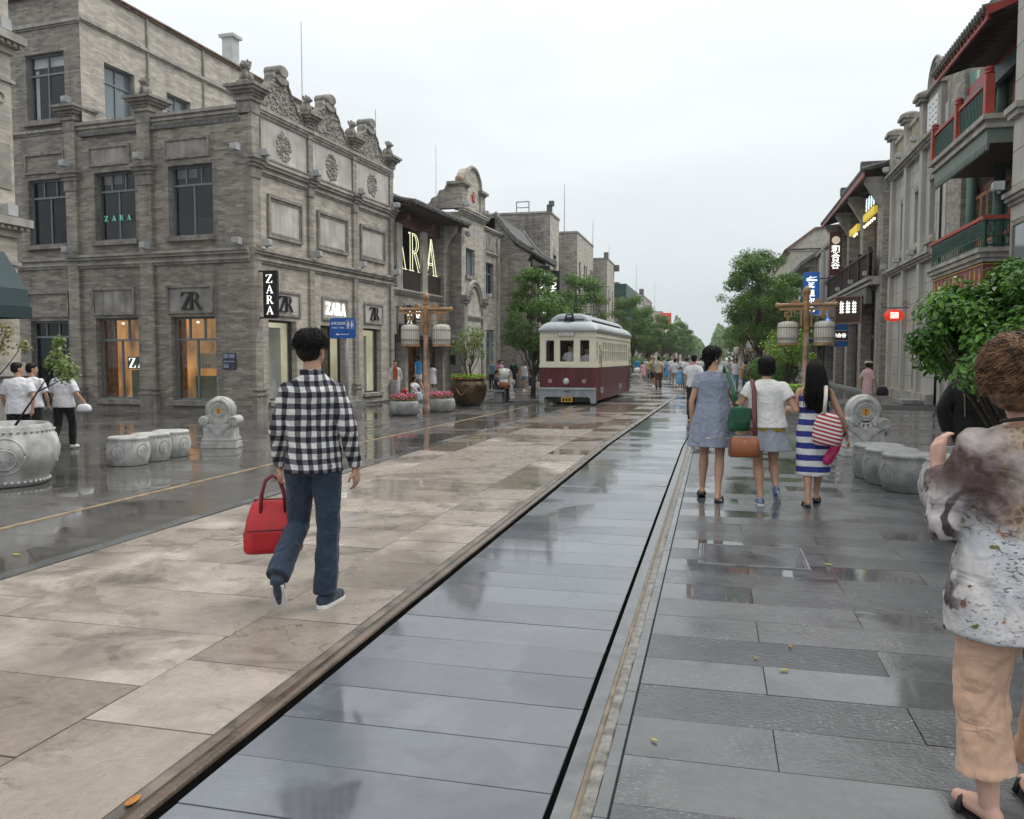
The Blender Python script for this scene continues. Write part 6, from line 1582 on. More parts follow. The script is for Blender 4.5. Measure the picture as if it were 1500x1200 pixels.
part('under_gear', M_IRON, tram, (-0.75, 0.75, 0.1, Lt-0.2, 0.1, 0.4))
pl_ = part('number_plate', plain('yellow_plate', (0.62, 0.36, 0.02), 0.4, var=0.1), tram, (-0.2, 0.19, -0.1, -0.085, 0.1, 0.27)); part('plate_mark', M_IRON, pl_, (-0.15, -0.08, -0.103, -0.101, 0.13, 0.23), (-0.04, 0.02, -0.103, -0.101, 0.13, 0.23), (0.06, 0.13, -0.103, -0.101, 0.13, 0.23))
for y in (1.6, 6.8):
    for k in (-1, 1):
        m = MB(); m.lathe([(0, -0.04), (0.28, -0.04), (0.3, -0.02), (0.3, 0.05), (0, 0.05)], 20, (k*0.69, y, 0.29), 'x'); m.build('wheel', M_IRON, tram)
# cream upper body: front with three windows, sides with a row
FT = Fac(tram, (-Wt, 0, 0), 0)
fw_ = [(0.18, 0.52, 1.43, 2.2), (0.66, 1.19, 1.43, 2.2), (1.35, 1.72, 1.43, 2.2)]
wall(FT, CRM, 0, 2*Wt, 1.27, 2.52, fw_, depth=0.06, name='front_panel')
for h_ in fw_: window(FT, *h_, 0.04, (), None, None, CRM, M_GLASST, fw=0.03)
FT.boxes('belt_rail', CRM, (-0.02, 2*Wt+0.02, -0.03, -0.002, 1.26, 1.36)); FT.boxes('belt_rail', CRM, (-0.015, 2*Wt+0.015, -0.02, -0.002, 2.28, 2.31))
nw = 12
for k, F_ in ((1, Fac(tram, (Wt, 0, 0), PI/2)), (-1, Fac(tram, (-Wt, Lt, 0), -PI/2))):
    sw = [(0.12, 0.42, 1.45, 2.15), (0.62, 1.05, 1.30, 2.05)] + [(1.35+i*0.56, 1.35+i*0.56+0.40, 1.45, 2.15) for i in range(12)] + [(8.3, 8.75, 1.30, 2.05)]
    wall(F_, CRM, 0, Lt, 1.27, 2.52, sw, depth=0.05, name='side_panel')
    for h_ in sw: window(F_, *h_, 0.03, (), 0.55, (), CRM, M_GLASST, fw=0.028)
    F_.boxes('belt_rail', CRM, (0, Lt, -0.03, -0.002, 1.26, 1.36)); F_.boxes('belt_rail', CRM, (0, Lt, -0.02, -0.002, 2.28, 2.31))
    F_.boxes('door_strip', MAR, (0.58, 0.6, -0.012, -0.002, 0.2, 1.26), (1.1, 1.12, -0.012, -0.002, 0.2, 1.26), (8.2, 8.22, -0.012, -0.002, 0.2, 1.26))
    F_.boxes('grab_rail', M_RUST, (0.75, 0.775, -0.07, -0.045, 0.85, 1.85), (0.72, 0.8, -0.07, -0.001, 0.84, 0.87)); F_.boxes('grab_rail', M_RUST, (8.4, 8.425, -0.07, -0.045, 0.3, 1.5))
    F_.boxes('step_vent', M_METAL, (0.9, 1.5, -0.02, -0.001, 0.36, 0.56), (5.5, 6.2, -0.02, -0.001, 0.36, 0.56))
part('rear_panel', CRM, tram, (-Wt, Wt, Lt-0.03, Lt, 1.27, 2.52))
part('floor', M_WOODD, tram, (-Wt+0.06, Wt-0.06, 0.05, Lt-0.05, 1.2, 1.275)); part('cab_partition', plain('dark_red_partition', (0.06, 0.022, 0.016), 0.5, var=0.3, vscale=8), tram, (-Wt+0.06, -0.2, 1.15, 1.2, 1.28, 2.5), (0.3, Wt-0.06, 1.15, 1.2, 1.28, 2.5))
for k in (-1, 1):
    for y in [2.0+i*0.9 for i in range(7)]: part('passenger_seat', plain('tan_tram_seat', (0.35, 0.2, 0.08), 0.6), tram, (k*0.35, k*0.88, y, y+0.08, 1.28, 1.75))
# roof
def rsec(w, z0, z1, n=9): return [(-w, z0)] + [(-w+ (1-math.cos(t))*0.42, z0 + (z1-z0)*math.sin(t)) for t in [PI/2*i/n for i in range(1, n+1)]] + [(w-(1-math.cos(t))*0.42, z0+(z1-z0)*math.sin(t)) for t in [PI/2*i/n for i in range(n, 0, -1)]] + [(w, z0)]
rings = []
for y, s_, dz in ((-0.06, 0.86, 0.06), (-0.1, 0.97, 0.02), (-0.02, 1.0, 0.0)): pass
m = MB(); ys = [(-0.10, 0.04), (-0.08, 0.10), (0.0, 0.20), (0.15, 0.28), (0.4, 0.31), (Lt-0.4, 0.31), (Lt-0.15, 0.28), (Lt, 0.2), (Lt+0.08, 0.10), (Lt+0.1, 0.04)]
m.loft([[(x, y, z) for x, z in rsec(Wt+0.05, 2.51, 2.51+h_)] for y, h_ in ys]); m.build('roof', GRYL, tram, smooth=True)
m = MB(); m.box(-Wt-0.05, Wt+0.05, -0.1, Lt+0.1, 2.47, 2.512); m.build('gutter', GRY, tram, bevel=0.01)
m = MB(); ys = [(0.28, 0.06), (0.3, 0.2), (0.36, 0.3), (0.55, 0.34), (Lt-0.55, 0.34), (Lt-0.36, 0.3), (Lt-0.3, 0.2), (Lt-0.28, 0.06)]
m.loft([[(x, y, z) for x, z in rsec(Wt-0.26, 2.75, 2.75+h_)] for y, h_ in ys]); cl = m.build('clerestory', GRY, tram, smooth=True)
m = MB()
for k in (-1, 1):
    for i in range(14): m.box(k*(Wt-0.27), k*(Wt-0.255), 0.8+i*0.5, 1.2+i*0.5, 2.80, 2.88)
m.build('vents', M_IRON, cl)
m = MB(); m.box(-0.4, 0.5, 0.26, 0.29, 2.86, 2.89); m.tube([(-0.14, 0.2, 2.82), (-0.1, 0.25, 3.04), (0.12, 0.25, 3.05), (0.16, 0.2, 2.82)], 0.03, 6); m.tube([(0.1, 0.22, 2.8), (0.12, 0.2, 3.1)], 0.025, 6); m.box(-0.12, 0.14, 0.15, 0.26, 2.9, 2.95); m.box(-0.03, 0.08, 0.12, 0.2, 2.84, 2.93); m.build('trolley_gear', M_IRON, tram)
m = MB(); z0 = 2.85
for (p, q) in (((-0.5, 3.4, z0), (-0.35, 3.2, 3.9)), ((0.5, 3.4, z0), (0.35, 3.2, 3.9)), ((-0.35, 3.2, 3.9), (0.35, 3.2, 3.9)), ((-0.5, 4.4, z0), (-0.35, 3.3, 3.9)), ((0.5, 4.4, z0), (0.35, 3.3, 3.9)), ((-0.7, 3.2, 4.2), (0.9, 3.2, 4.2)), ((-0.35, 3.2, 3.9), (-0.35, 3.2, 4.2)), ((0.35, 3.2, 3.9), (0.35, 3.2, 4.2)), ((-0.42, 3.3, 3.5), (0.42, 3.3, 3.5)), ((-0.47, 3.35, 3.2), (0.47, 3.35, 3.2))): m.tube([p, q], 0.013, 5)
m.build('pantograph', M_IRON, tram)
# lamps and destination board
m = MB(); m.lathe([(0, -0.07), (0.07, -0.06), (0.085, -0.03), (0.09, 0.0)], 18, (-0.05, 0, 0.80), 'y'); m.build('headlight', plain('lamp_glass', (0.55, 0.6, 0.58), 0.1, var=0.05, spec=0.8), tram, smooth=True)
m = MB(); m.tube([(-0.05+0.095*math.cos(a), -0.015, 0.80+0.095*math.sin(a)) for a in [2*PI*i/20 for i in range(21)]], 0.016, 6); m.build('headlight_rim', plain('chrome', (0.7, 0.7, 0.7), 0.15, metal=1.0, var=0), tram, smooth=True)
for x in (-0.6, 0.56):
    m = MB(); m.lathe([(0, -0.03), (0.03, -0.025), (0.045, 0.0)], 12, (x, 0, 0.80), 'y'); l_ = m.build('marker_lamp', plain('red_lens', (0.3, 0.03, 0.03), 0.2, var=0.1), tram, smooth=True)
    m = MB(); m.tube([(x+0.05*math.cos(a), -0.01, 0.8+0.05*math.sin(a)) for a in [2*PI*i/16 for i in range(17)]], 0.01, 5); m.build('rim', CRM, l_)
bd = part('destination_board', M_WHITE, tram, (-0.30, 0.21, -0.06, -0.003, 2.33, 2.46)); lettering('前门一号', 0.10, plain('pink_lettering', (0.65, 0.12, 0.2), 0.5, var=0), bd, (-0.045, -0.063, 2.395), depth=0.002); part('board_rim', M_METAL, bd, (-0.32, -0.30, -0.062, -0.003, 2.32, 2.47), (0.21, 0.23, -0.062, -0.003, 2.32, 2.47), (-0.30, 0.21, -0.062, -0.003, 2.46, 2.475), (-0.30, 0.21, -0.062, -0.003, 2.315, 2.33))
part('permit_sticker', plain('blue_sticker', (0.02, 0.15, 0.55), 0.4, var=0), tram, (-0.76, -0.70, 0.025, 0.029, 2.09, 2.16))

# ================================================================== vegetation
def leaf_mat(name, dark, light, rough=0.45, gloss=0.4, trans=0.15):
    m, nt, nodes, L, b = _nodes(name)
    g = nodes.new('ShaderNodeNewGeometry'); tcn = nodes.new('ShaderNodeTexCoord')
    f = mathn(nt, 'ADD', mathn(nt, 'MULTIPLY', g.outputs['Random Per Island'], 0.6), mathn(nt, 'MULTIPLY', noise(nt, tcn.outputs['Object'], 2.5, 3), 0.4))
    c = mixc(nt, mrange(nt, f, 0.15, 0.85, 0, 1), dark, light)
    L.new(c, b.inputs['Base Color']); b.inputs['Roughness'].default_value = rough; b.inputs['Specular IOR Level'].default_value = gloss
    tr = nodes.new('ShaderNodeBsdfTranslucent'); L.new(c, tr.inputs[0])
    mx = nodes.new('ShaderNodeMixShader'); mx.inputs[0].default_value = trans
    L.new(b.outputs[0], mx.inputs[1]); L.new(tr.outputs[0], mx.inputs[2]); L.new(mx.outputs[0], nodes['Material Output'].inputs['Surface'])
    MATS[name] = m
    return m
M_LEAF1 = leaf_mat('locust_leaves', (0.045, 0.115, 0.018), (0.175, 0.32, 0.06), trans=0.3)
M_LEAF2 = leaf_mat('glossy_shrub_leaves', (0.03, 0.10, 0.012), (0.14, 0.33, 0.035), rough=0.3, gloss=0.6, trans=0.25)
M_LEAF3 = leaf_mat('young_leaves', (0.12, 0.18, 0.05), (0.30, 0.38, 0.13), trans=0.3)
M_LEAF4 = leaf_mat('lime_shrub_leaves', (0.14, 0.28, 0.03), (0.30, 0.46, 0.06), trans=0.25)
M_BARK = plain('dark_bark', (0.075, 0.055, 0.04), 0.85, var=0.3, vscale=12, bump=0.6, bscale=30)
M_STEM = plain('purple_brown_stem', (0.045, 0.025, 0.035), 0.6, var=0.2)

def tree(name, label, loc, H, trunk_r, clumps, leaves, size, mat, seed, spread, group, cat='tree', crown_z=(0.38, 1.0), aspect=0.35, flat=0.7, stems=1, bark=None, base_z=0.0, clump_r=0.28, dead=0):
    """trunk and limbs; leaves gathered in clumps through an uneven crown"""
    rnd = random.Random(seed)
    t = empty(name, loc, rnd.uniform(0, 6), label, cat, group)
    m = MB(); cl = []
    for s_ in range(stems):
        ox, oy = (0, 0) if stems == 1 else (rnd.uniform(-0.12, 0.12)*H*0.3, rnd.uniform(-0.12, 0.12)*H*0.3)
        top = Vector((ox*2.0+rnd.uniform(-.05, .05)*H, oy*2.0+rnd.uniform(-.05, .05)*H, H*0.8))
        tr = [Vector((ox, oy, base_z))]
        for k in range(1, 7):
            q = k/6; tr.append(Vector((ox, oy, base_z)).lerp(top, q) + Vector((rnd.gauss(0, .012)*H, rnd.gauss(0, .012)*H, 0)))
        m.tube(tr, [trunk_r*(1-0.8*k/6) for k in range(7)], 8)
        for c in range(clumps//stems):
            q = rnd.uniform(crown_z[0], crown_z[1]); a = rnd.uniform(0, 2*PI)
            env = math.sin(PI*min(1, max(0.06, (q-crown_z[0])/(crown_z[1]-crown_z[0])*0.86+0.1)))**0.7
            r_ = spread*env*math.sqrt(rnd.uniform(0.12, 1.0))
            p = Vector((top.x*q+r_*math.cos(a), top.y*q+r_*math.sin(a), base_z+(H-base_z)*q))
            cl.append(p)
            j = max(1, min(5, int((q-0.2)*5.5))); st_ = tr[j]
            mid = st_.lerp(p, 0.5)+Vector((0, 0, -0.04*H+rnd.uniform(0, .05)*H))
            rr = trunk_r*0.32*(1.1-q)
            m.tube([st_, mid, p], [rr+0.006, rr*0.6+0.004, 0.004], 5)
    m.build('trunk', bark or M_BARK, t, smooth=True)
    wts = [rnd.uniform(0.4, 1.6) for _ in cl]
    def fn(r_):
        i = r_.choices(range(len(cl)), wts)[0]; c = cl[i]; s_ = clump_r*spread*(0.6+0.5*wts[i])
        d = Vector((r_.gauss(0, 1), r_.gauss(0, 1), r_.gauss(0, 1))).normalized()
        rr = s_*r_.random()**0.45
        return c + Vector((d.x*rr, d.y*rr, d.z*rr*flat)), d + Vector((0, 0, 0.5))
    leaf_mass(leaves, fn, size, seed+7, aspect=aspect).build('crown', mat, t, fix=False)
    return t
G1 = 'street trees along the pavement'
t1 = tree('street_tree', 'feathery green tree beside the nearest end of the tram', (-7.55, 34.6, 0), 5.15, 0.12, 50, 17000, 0.135, M_LEAF1, 3, 1.5, G1, clump_r=0.26)
t2 = tree('street_tree', 'feathery tree just behind the tram roof', (-7.2, 44.5, 0), 5.9, 0.13, 46, 12000, 0.15, M_LEAF1, 5, 1.65, G1)
def tcopy(src, loc, s, rz, label):
    c = copy_tree(src); c.location = loc; c.scale = (s, s, s); c.rotation_euler = (0, 0, rz); c['label'] = label
tcopy(t2, (-6.9, 72, 0), 1.15, 1.0, 'tree right behind the rear of the tram')
tcopy(t1, (-6.6, 82, 0), 1.1, 2.0, 'second tree past the rear of the tram')
tcopy(t2, (-6.3, 104, 0), 1.15, 3.0, 'dense tree in the middle of the left row')
tcopy(t1, (-6.2, 120, 0), 1.2, 4.0, 'fourth tree past the tram on the left')
tcopy(t2, (-6.0, 140, 0), 1.25, 5.0, 'tree below the far red sign')
tcopy(t1, (-6.0, 165, 0), 1.3, 0.5, 'distant tree on the left past the red sign')
tcopy(t2, (-6.0, 195, 0), 1.3, 1.5, 'last single tree of the left row')
r1 = tree('street_tree', 'large feathery tree leaning out on the right', (2.0, 40.5, 0), 6.4, 0.14, 70, 22000, 0.135, M_LEAF1, 12, 1.8, G1, clump_r=0.24)
tcopy(t1, (4.5, 56.0, 0), 1.3, 0.8, 'tree against the big tiled gable on the right')
tcopy(t2, (3.2, 62, 0), 1.1, 2.2, 'tree behind the large right tree')
tcopy(t1, (3.2, 90, 0), 1.1, 4.2, 'far tree behind the large right tree')
tcopy(t2, (3.0, 125, 0), 1.2, 5.2, 'farther tree on the right row')
# distant wood closing the street
m = MB()
def fn(r_):
    a = r_.uniform(-1, 1); x = -26 + 62*r_.random(); y = 300 + r_.uniform(0, 60); h = (9 + 3.5*math.sin(x*0.33)+2*math.sin(x*0.9+1))*(1.15-0.014*(x+10)*0)
    return (x, y, h*r_.random()**0.6), (0, -0.5, 0.5)
o = leaf_mass(9000, fn, 1.5, 21, aspect=0.7).build('distant_trees', M_LEAF1, None, fix=False)
tag(o, 'far green trees that close the end of the street', 'trees', kind='stuff')

# small tree in the bronze pot, shrubs in planters
tree('potted_tree', 'small thin leaved tree growing in the bronze pot', (-7.94, 26.35, 0), 2.55, 0.035, 34, 1500, 0.085, M_LEAF3, 31, 0.62, None, 'plant', (0.45, 1.0), 0.45, 0.8, 3, base_z=0.85)
def stems_plant(label, loc, paths, leaf_c, n, mat, size, seed):
    t = empty('potted_shrub', loc, 0, label, 'plant'); m = MB()
    for p in paths: m.tube(p[0], [p[1]*(1-0.75*i/(len(p[0])-1)) for i in range(len(p[0]))], 7)
    m.build('stems', M_STEM, t, smooth=True)
    def fn(r_):
        c, s_ = r_.choice(leaf_c); d = Vector((r_.gauss(0, 1), r_.gauss(0, 1), r_.gauss(0, 1))).normalized(); return Vector(c)+d*(s_*r_.random()**0.5), d+Vector((0, 0, 0.4))
    leaf_mass(n, fn, size, seed, aspect=0.55).build('leaves', mat, t, fix=False)
stems_plant('bare stemmed shrub with a tuft of pale green leaves in the left planter', (-8.76, 8.47, 0.69), [([(0.22, 0.1, 0), (0.36, 0.14, 0.22), (0.56, 0.2, 0.52), (0.66, 0.24, 0.70)], 0.018), ([(0.52, 0.18, 0.46), (0.75, 0.2, 0.56), (0.95, 0.2, 0.66)], 0.011), ([(0.62, 0.22, 0.62), (0.72, 0.24, 0.8), (0.78, 0.26, 1.02)], 0.008)],
    [((0.80, 0.25, 0.95), 0.14), ((0.90, 0.22, 0.80), 0.14), ((0.76, 0.26, 0.76), 0.12), ((1.02, 0.2, 0.70), 0.12), ((0.86, 0.24, 0.66), 0.12), ((0.80, 0.26, 1.10), 0.08), ((0.66, 0.24, 0.82), 0.07)], 620, M_LEAF3, 0.06, 41)
stems_plant('slender half bare shrub at the left edge of the left planter', (-8.76, 8.47, 0.69), [([(-0.05, 0.1, 0), (-0.04, 0.12, 0.5), (-0.06, 0.12, 1.0), (-0.03, 0.14, 1.3)], 0.016), ([(-0.05, 0.11, 0.6), (0.12, 0.14, 0.78), (0.26, 0.16, 0.95), (0.3, 0.18, 1.1)], 0.009), ([(-0.05, 0.1, 0.85), (0.08, 0.12, 1.05), (0.12, 0.14, 1.25)], 0.008), ([(-0.05, 0.1, 0.7), (-0.2, 0.12, 0.95), (-0.25, 0.14, 1.25)], 0.009)],
    [((-0.03, 0.14, 1.25), 0.16), ((0.13, 0.15, 1.2), 0.14), ((-0.22, 0.14, 1.2), 0.16), ((0.36, 0.18, 1.02), 0.1), ((0.05, 0.14, 1.05), 0.14)], 300, leaf_mat('sparse_autumn_leaves', (0.16, 0.15, 0.05), (0.30, 0.30, 0.11)), 0.055, 43)

# large glossy shrub behind the near woman
t = empty('glossy_shrub', (2.54, 7.95, 0.68), 0, 'big dense glossy green shrub growing from the right stone planter', 'plant')
rnd = random.Random(77); m = MB(); tips = []
for k in range(26):
    a, e_ = rnd.uniform(0, 2*PI), rnd.uniform(0.5, 1.4)
    d = Vector((math.cos(a)*math.cos(e_)*0.82, math.sin(a)*math.cos(e_)*0.75, 0.35+math.sin(e_)*1.12)); b0 = Vector((rnd.uniform(-.08, .08), rnd.uniform(-.08, .08), 0))
    m.tube([b0, b0.lerp(d, 0.5)+Vector((0, 0, 0.08)), d], [0.02, 0.012, 0.005], 6); tips.append(d)
m.build('branches', M_BARK, t, smooth=True)
bl = []
for k in range(95):
    a, e_ = rnd.uniform(0, 2*PI), rnd.uniform(-0.42, 1.5)
    rr = rnd.uniform(0.55, 1.0)
    bl.append((Vector((math.cos(a)*math.cos(e_)*0.84*rr, math.sin(a)*math.cos(e_)*0.74*rr, 0.98+math.sin(e_)*0.66*rr)), rnd.uniform(0.13, 0.22)))
def fn(r_):
    c, s_ = r_.choice(bl); d = Vector((r_.gauss(0, 1), r_.gauss(0, 1), r_.gauss(0, 1))).normalized(); return c + d*(s_*r_.random()**0.35), d*0.6+(c-Vector((0, 0, 0.7))).normalized()*0.8+Vector((0, 0, 0.3))
v = []; f = []; r2 = random.Random(5)
for i in range(24000):
    p, nr = fn(r2); nr = (Vector(nr)+Vector((r2.gauss(0, .45), r2.gauss(0, .45), r2.gauss(0, .45)))).normalized()
    tt = nr.orthogonal().normalized(); a = r2.uniform(0, 6.28); tt = tt*math.cos(a)+nr.cross(tt)*math.sin(a); bb = nr.cross(tt)
    s_ = 0.066*r2.uniform(0.4, 1.3); w = s_*r2.uniform(0.2, 0.3); k = len(v)
    v += [tuple(p-tt*s_*0.5), tuple(p-tt*s_*0.05+bb*w+nr*w*0.35), tuple(p+tt*s_*0.3+bb*w*0.9+nr*w*0.3), tuple(p+tt*s_*0.5-nr*w*0.2), tuple(p+tt*s_*0.3-bb*w*0.9+nr*w*0.3), tuple(p-tt*s_*0.05-bb*w+nr*w*0.35)]
    f += [(k, k+1, k+2, k+3), (k, k+3, k+4, k+5)]
m = MB(); m.v = v; m.f = f; m.build('foliage', M_LEAF2, t, fix=False)

# low shrubs on the right beyond the women, and round ones
def round_shrub(loc, r_, label, mat, n=1600, size=0.09, sq=0.8, seed=1):
    t = empty('round_shrub', loc, 0, label, 'plant', 'clipped shrubs in tubs')
    m = MB(); m.lathe([(r_*0.7, 0), (r_*0.78, 0.3), (r_*0.8, 0.5), (r_*0.7, 0.5), (r_*0.7, 0.46), (0, 0.46)], 18); m.build('tub', M_GRANITED, t)
    def fn(q):
        d = Vector((q.gauss(0, 1), q.gauss(0, 1), q.gauss(0, 1))).normalized(); rr = r_*q.random()**0.25*(0.85+0.2*math.sin(d.x*5)*math.sin(d.y*6+1)); return Vector((d.x*rr, d.y*rr, 0.5+r_*sq*0.7+d.z*rr*sq)), d
    leaf_mass(n, fn, size, seed).build('foliage', mat, t, fix=False)
round_shrub((2.0, 36, 0), 0.9, 'round dark green shrub past the grey dress woman', M_LEAF2, 2400, 0.12, 0.8, 2)
round_shrub((3.2, 42, 0), 0.9, 'second round shrub behind the white topped woman', M_LEAF2, 2400, 0.12, 0.8, 3)
round_shrub((-5.9, 66, 0), 1.0, 'round shrub past the rear of the tram', M_LEAF2, 1800, 0.13, 0.8, 4)
round_shrub((-5.6, 96, 0), 1.0, 'far round shrub on the left', M_LEAF2, 1200, 0.16, 0.8, 5)
tree('potted_tree', 'small bright tree in a tub beside the right lantern post', (2.15, 25.5, 0), 2.35, 0.04, 30, 2600, 0.085, M_LEAF4, 55, 0.75, None, 'plant', (0.55, 1.0), 0.5, 0.7, 3, base_z=0.5, clump_r=0.33)
t = empty('hedge_trough', (2.1, 24.3, 0), 0, 'stone trough with low lime green hedge behind the women', 'planter')
part('trough', M_GRANITED, t, (-0.75, 0.75, -0.3, 0.3, 0, 0.5)); 
def fn(q): return (q.uniform(-0.74, 0.74), q.uniform(-0.3, 0.3), 0.5+q.uniform(0, 0.36)), (0, -0.3, 1)
leaf_mass(1800, fn, 0.085, 61).build('hedge', plain('lime_leaves', (0.26, 0.42, 0.04), 0.5), t, fix=False)
# ================================================================== people
_clouds = {}
def cloud_tex(scale):
    if scale not in _clouds:
        t = bpy.data.textures.new('folds', 'CLOUDS'); t.noise_scale = scale; t.noise_depth = 2; _clouds[scale] = t
    return _clouds[scale]

def skinned(mb, name, mat, parent, vox, smooth=6, disp=0.0, dscale=0.14, factor=0.5):
    """closed overlapping shapes fused into one continuous surface"""
    me = mb.mesh(name)
    bm = bmesh.new(); bm.from_mesh(me); bmesh.ops.recalc_face_normals(bm, faces=bm.faces); bm.to_mesh(me); bm.free()
    me.materials.append(mat)
    o = new_obj(name, me, parent)
    r_ = o.modifiers.new('fuse', 'REMESH'); r_.mode = 'VOXEL'; r_.voxel_size = vox; r_.use_smooth_shade = True
    s_ = o.modifiers.new('soften', 'SMOOTH'); s_.iterations = smooth; s_.factor = factor
    if disp:
        d = o.modifiers.new('folds', 'DISPLACE'); d.texture = cloud_tex(dscale); d.strength = disp; d.mid_level = 0.5; d.texture_coords = 'LOCAL'
    return o

def ring(z, cx, cy, rx, ry, n=16, tw=0.0, pl=0.0):
    return [(cx + (rx+pl*math.sin(9*2*PI*i/n+1.3*math.sin(3*2*PI*i/n)))*math.cos(2*PI*i/n+tw), cy + (ry+pl*math.sin(9*2*PI*i/n+1.3*math.sin(3*2*PI*i/n)))*math.sin(2*PI*i/n+tw), z) for i in range(n)]

def capsule(m, pts, rad, n=10):
    """limb: tapered tube with rounded ends"""
    m.tube(pts, rad, n)
    for p, r_ in zip(pts, rad): m.ball(p, r_*0.99, n, 6)

def hand(m, wrist, d, side, palm_n, s=1.0, curl=0.5, detail=True):
    """palm, four unequal bent fingers and a thumb from the side of the palm"""
    w = Vector(wrist); d = Vector(d).normalized(); pn = Vector(palm_n); pn = (pn - d*pn.dot(d)).normalized(); lat = d.cross(pn)*side
    if not detail:
        capsule(m, [w, w+d*0.06*s, w+d*0.12*s+pn*0.02*s], [0.026*s, 0.036*s, 0.022*s], 8); return
    for t in (-0.022, 0.0, 0.022): capsule(m, [w+lat*t*0.5, w+d*0.045*s+lat*t*s, w+d*0.085*s+lat*t*1.15*s], [0.022*s, 0.019*s, 0.016*s], 8)
    for k, (off, ln) in enumerate(((-0.031, 0.066), (-0.0105, 0.078), (0.0105, 0.082), (0.031, 0.07))):
        b = w+d*0.085*s+lat*off*s; a = 0.0; p = b; pts = [b-d*0.02*s]; dirv = d
        for j, q in enumerate((0.45, 0.32, 0.23)):
            a += curl*(0.7 if j == 0 else 1.0)
            dirv = d*math.cos(a)+pn*math.sin(a)
            p = p+dirv*ln*q*s; pts.append(p)
        capsule(m, pts, [0.0105*s, 0.0098*s, 0.009*s, 0.0075*s], 7)
    b = w+d*0.03*s-lat*(-0.03)*s*(-1); b = w+d*0.025*s+lat*(-0.032)*s*(-1 if False else 1)
    p1 = b+(d*0.6-lat*0.7+pn*0.35).normalized()*0.04*s; p2 = p1+(d*0.9-lat*0.15+pn*0.45).normalized()*0.032*s
    capsule(m, [w+d*0.02*s-lat*0.015*s, p1, p2], [0.014*s, 0.0115*s, 0.009*s], 7)

BASE = dict(hipL=(-0.088, 0, 0.90), hipR=(0.088, 0, 0.90), knL=(-0.095, 0.012, 0.49), knR=(0.095, 0.012, 0.49), anL=(-0.095, -0.02, 0.085), anR=(0.095, -0.02, 0.085),
            shL=(-0.17, 0, 1.385), shR=(0.17, 0, 1.385), elL=(-0.22, -0.03, 1.10), elR=(0.22, -0.03, 1.10), wrL=(-0.225, 0.05, 0.87), wrR=(0.225, 0.05, 0.87),
            toL=(-0.11, 0.15, 0.03), toR=(0.11, 0.15, 0.03))
WALK_A = dict(knL=(-0.095, 0.14, 0.51), anL=(-0.095, 0.12, 0.10), toL=(-0.1, 0.29, 0.05), knR=(0.095, -0.06, 0.48), anR=(0.095, -0.28, 0.16), toR=(0.1, -0.14, 0.03), elL=(-0.23, -0.1, 1.12), wrL=(-0.23, -0.1, 0.88), elR=(0.23, 0.03, 1.11), wrR=(0.22, 0.15, 0.9))
WALK_B = dict(knR=(0.095, 0.14, 0.51), anR=(0.095, 0.12, 0.10), toR=(0.1, 0.29, 0.05), knL=(-0.095, -0.06, 0.48), anL=(-0.095, -0.28, 0.16), toL=(-0.1, -0.14, 0.03), elR=(0.23, -0.1, 1.12), wrR=(0.23, -0.1, 0.88), elL=(-0.23, 0.03, 1.11), wrL=(-0.22, 0.15, 0.9))
SIT = dict(z=-0.42, knL=(-0.12, 0.42, 0.92), anL=(-0.12, 0.46, 0.50), toL=(-0.12, 0.62, 0.45), knR=(0.12, 0.42, 0.92), anR=(0.12, 0.40, 0.50), toR=(0.12, 0.56, 0.45), elL=(-0.24, 0.06, 1.12), wrL=(-0.1, 0.28, 1.02), elR=(0.24, 0.06, 1.12), wrR=(0.1, 0.28, 1.02))
SQUAT = dict(z=-0.62, knL=(-0.16, 0.36, 1.02), anL=(-0.12, 0.08, 0.70), toL=(-0.13, 0.24, 0.65), knR=(0.16, 0.36, 1.02), anR=(0.12, 0.08, 0.70), toR=(0.13, 0.24, 0.65), elL=(-0.22, 0.2, 1.15), wrL=(-0.1, 0.42, 1.05), elR=(0.22, 0.2, 1.15), wrR=(0.1, 0.42, 1.05))

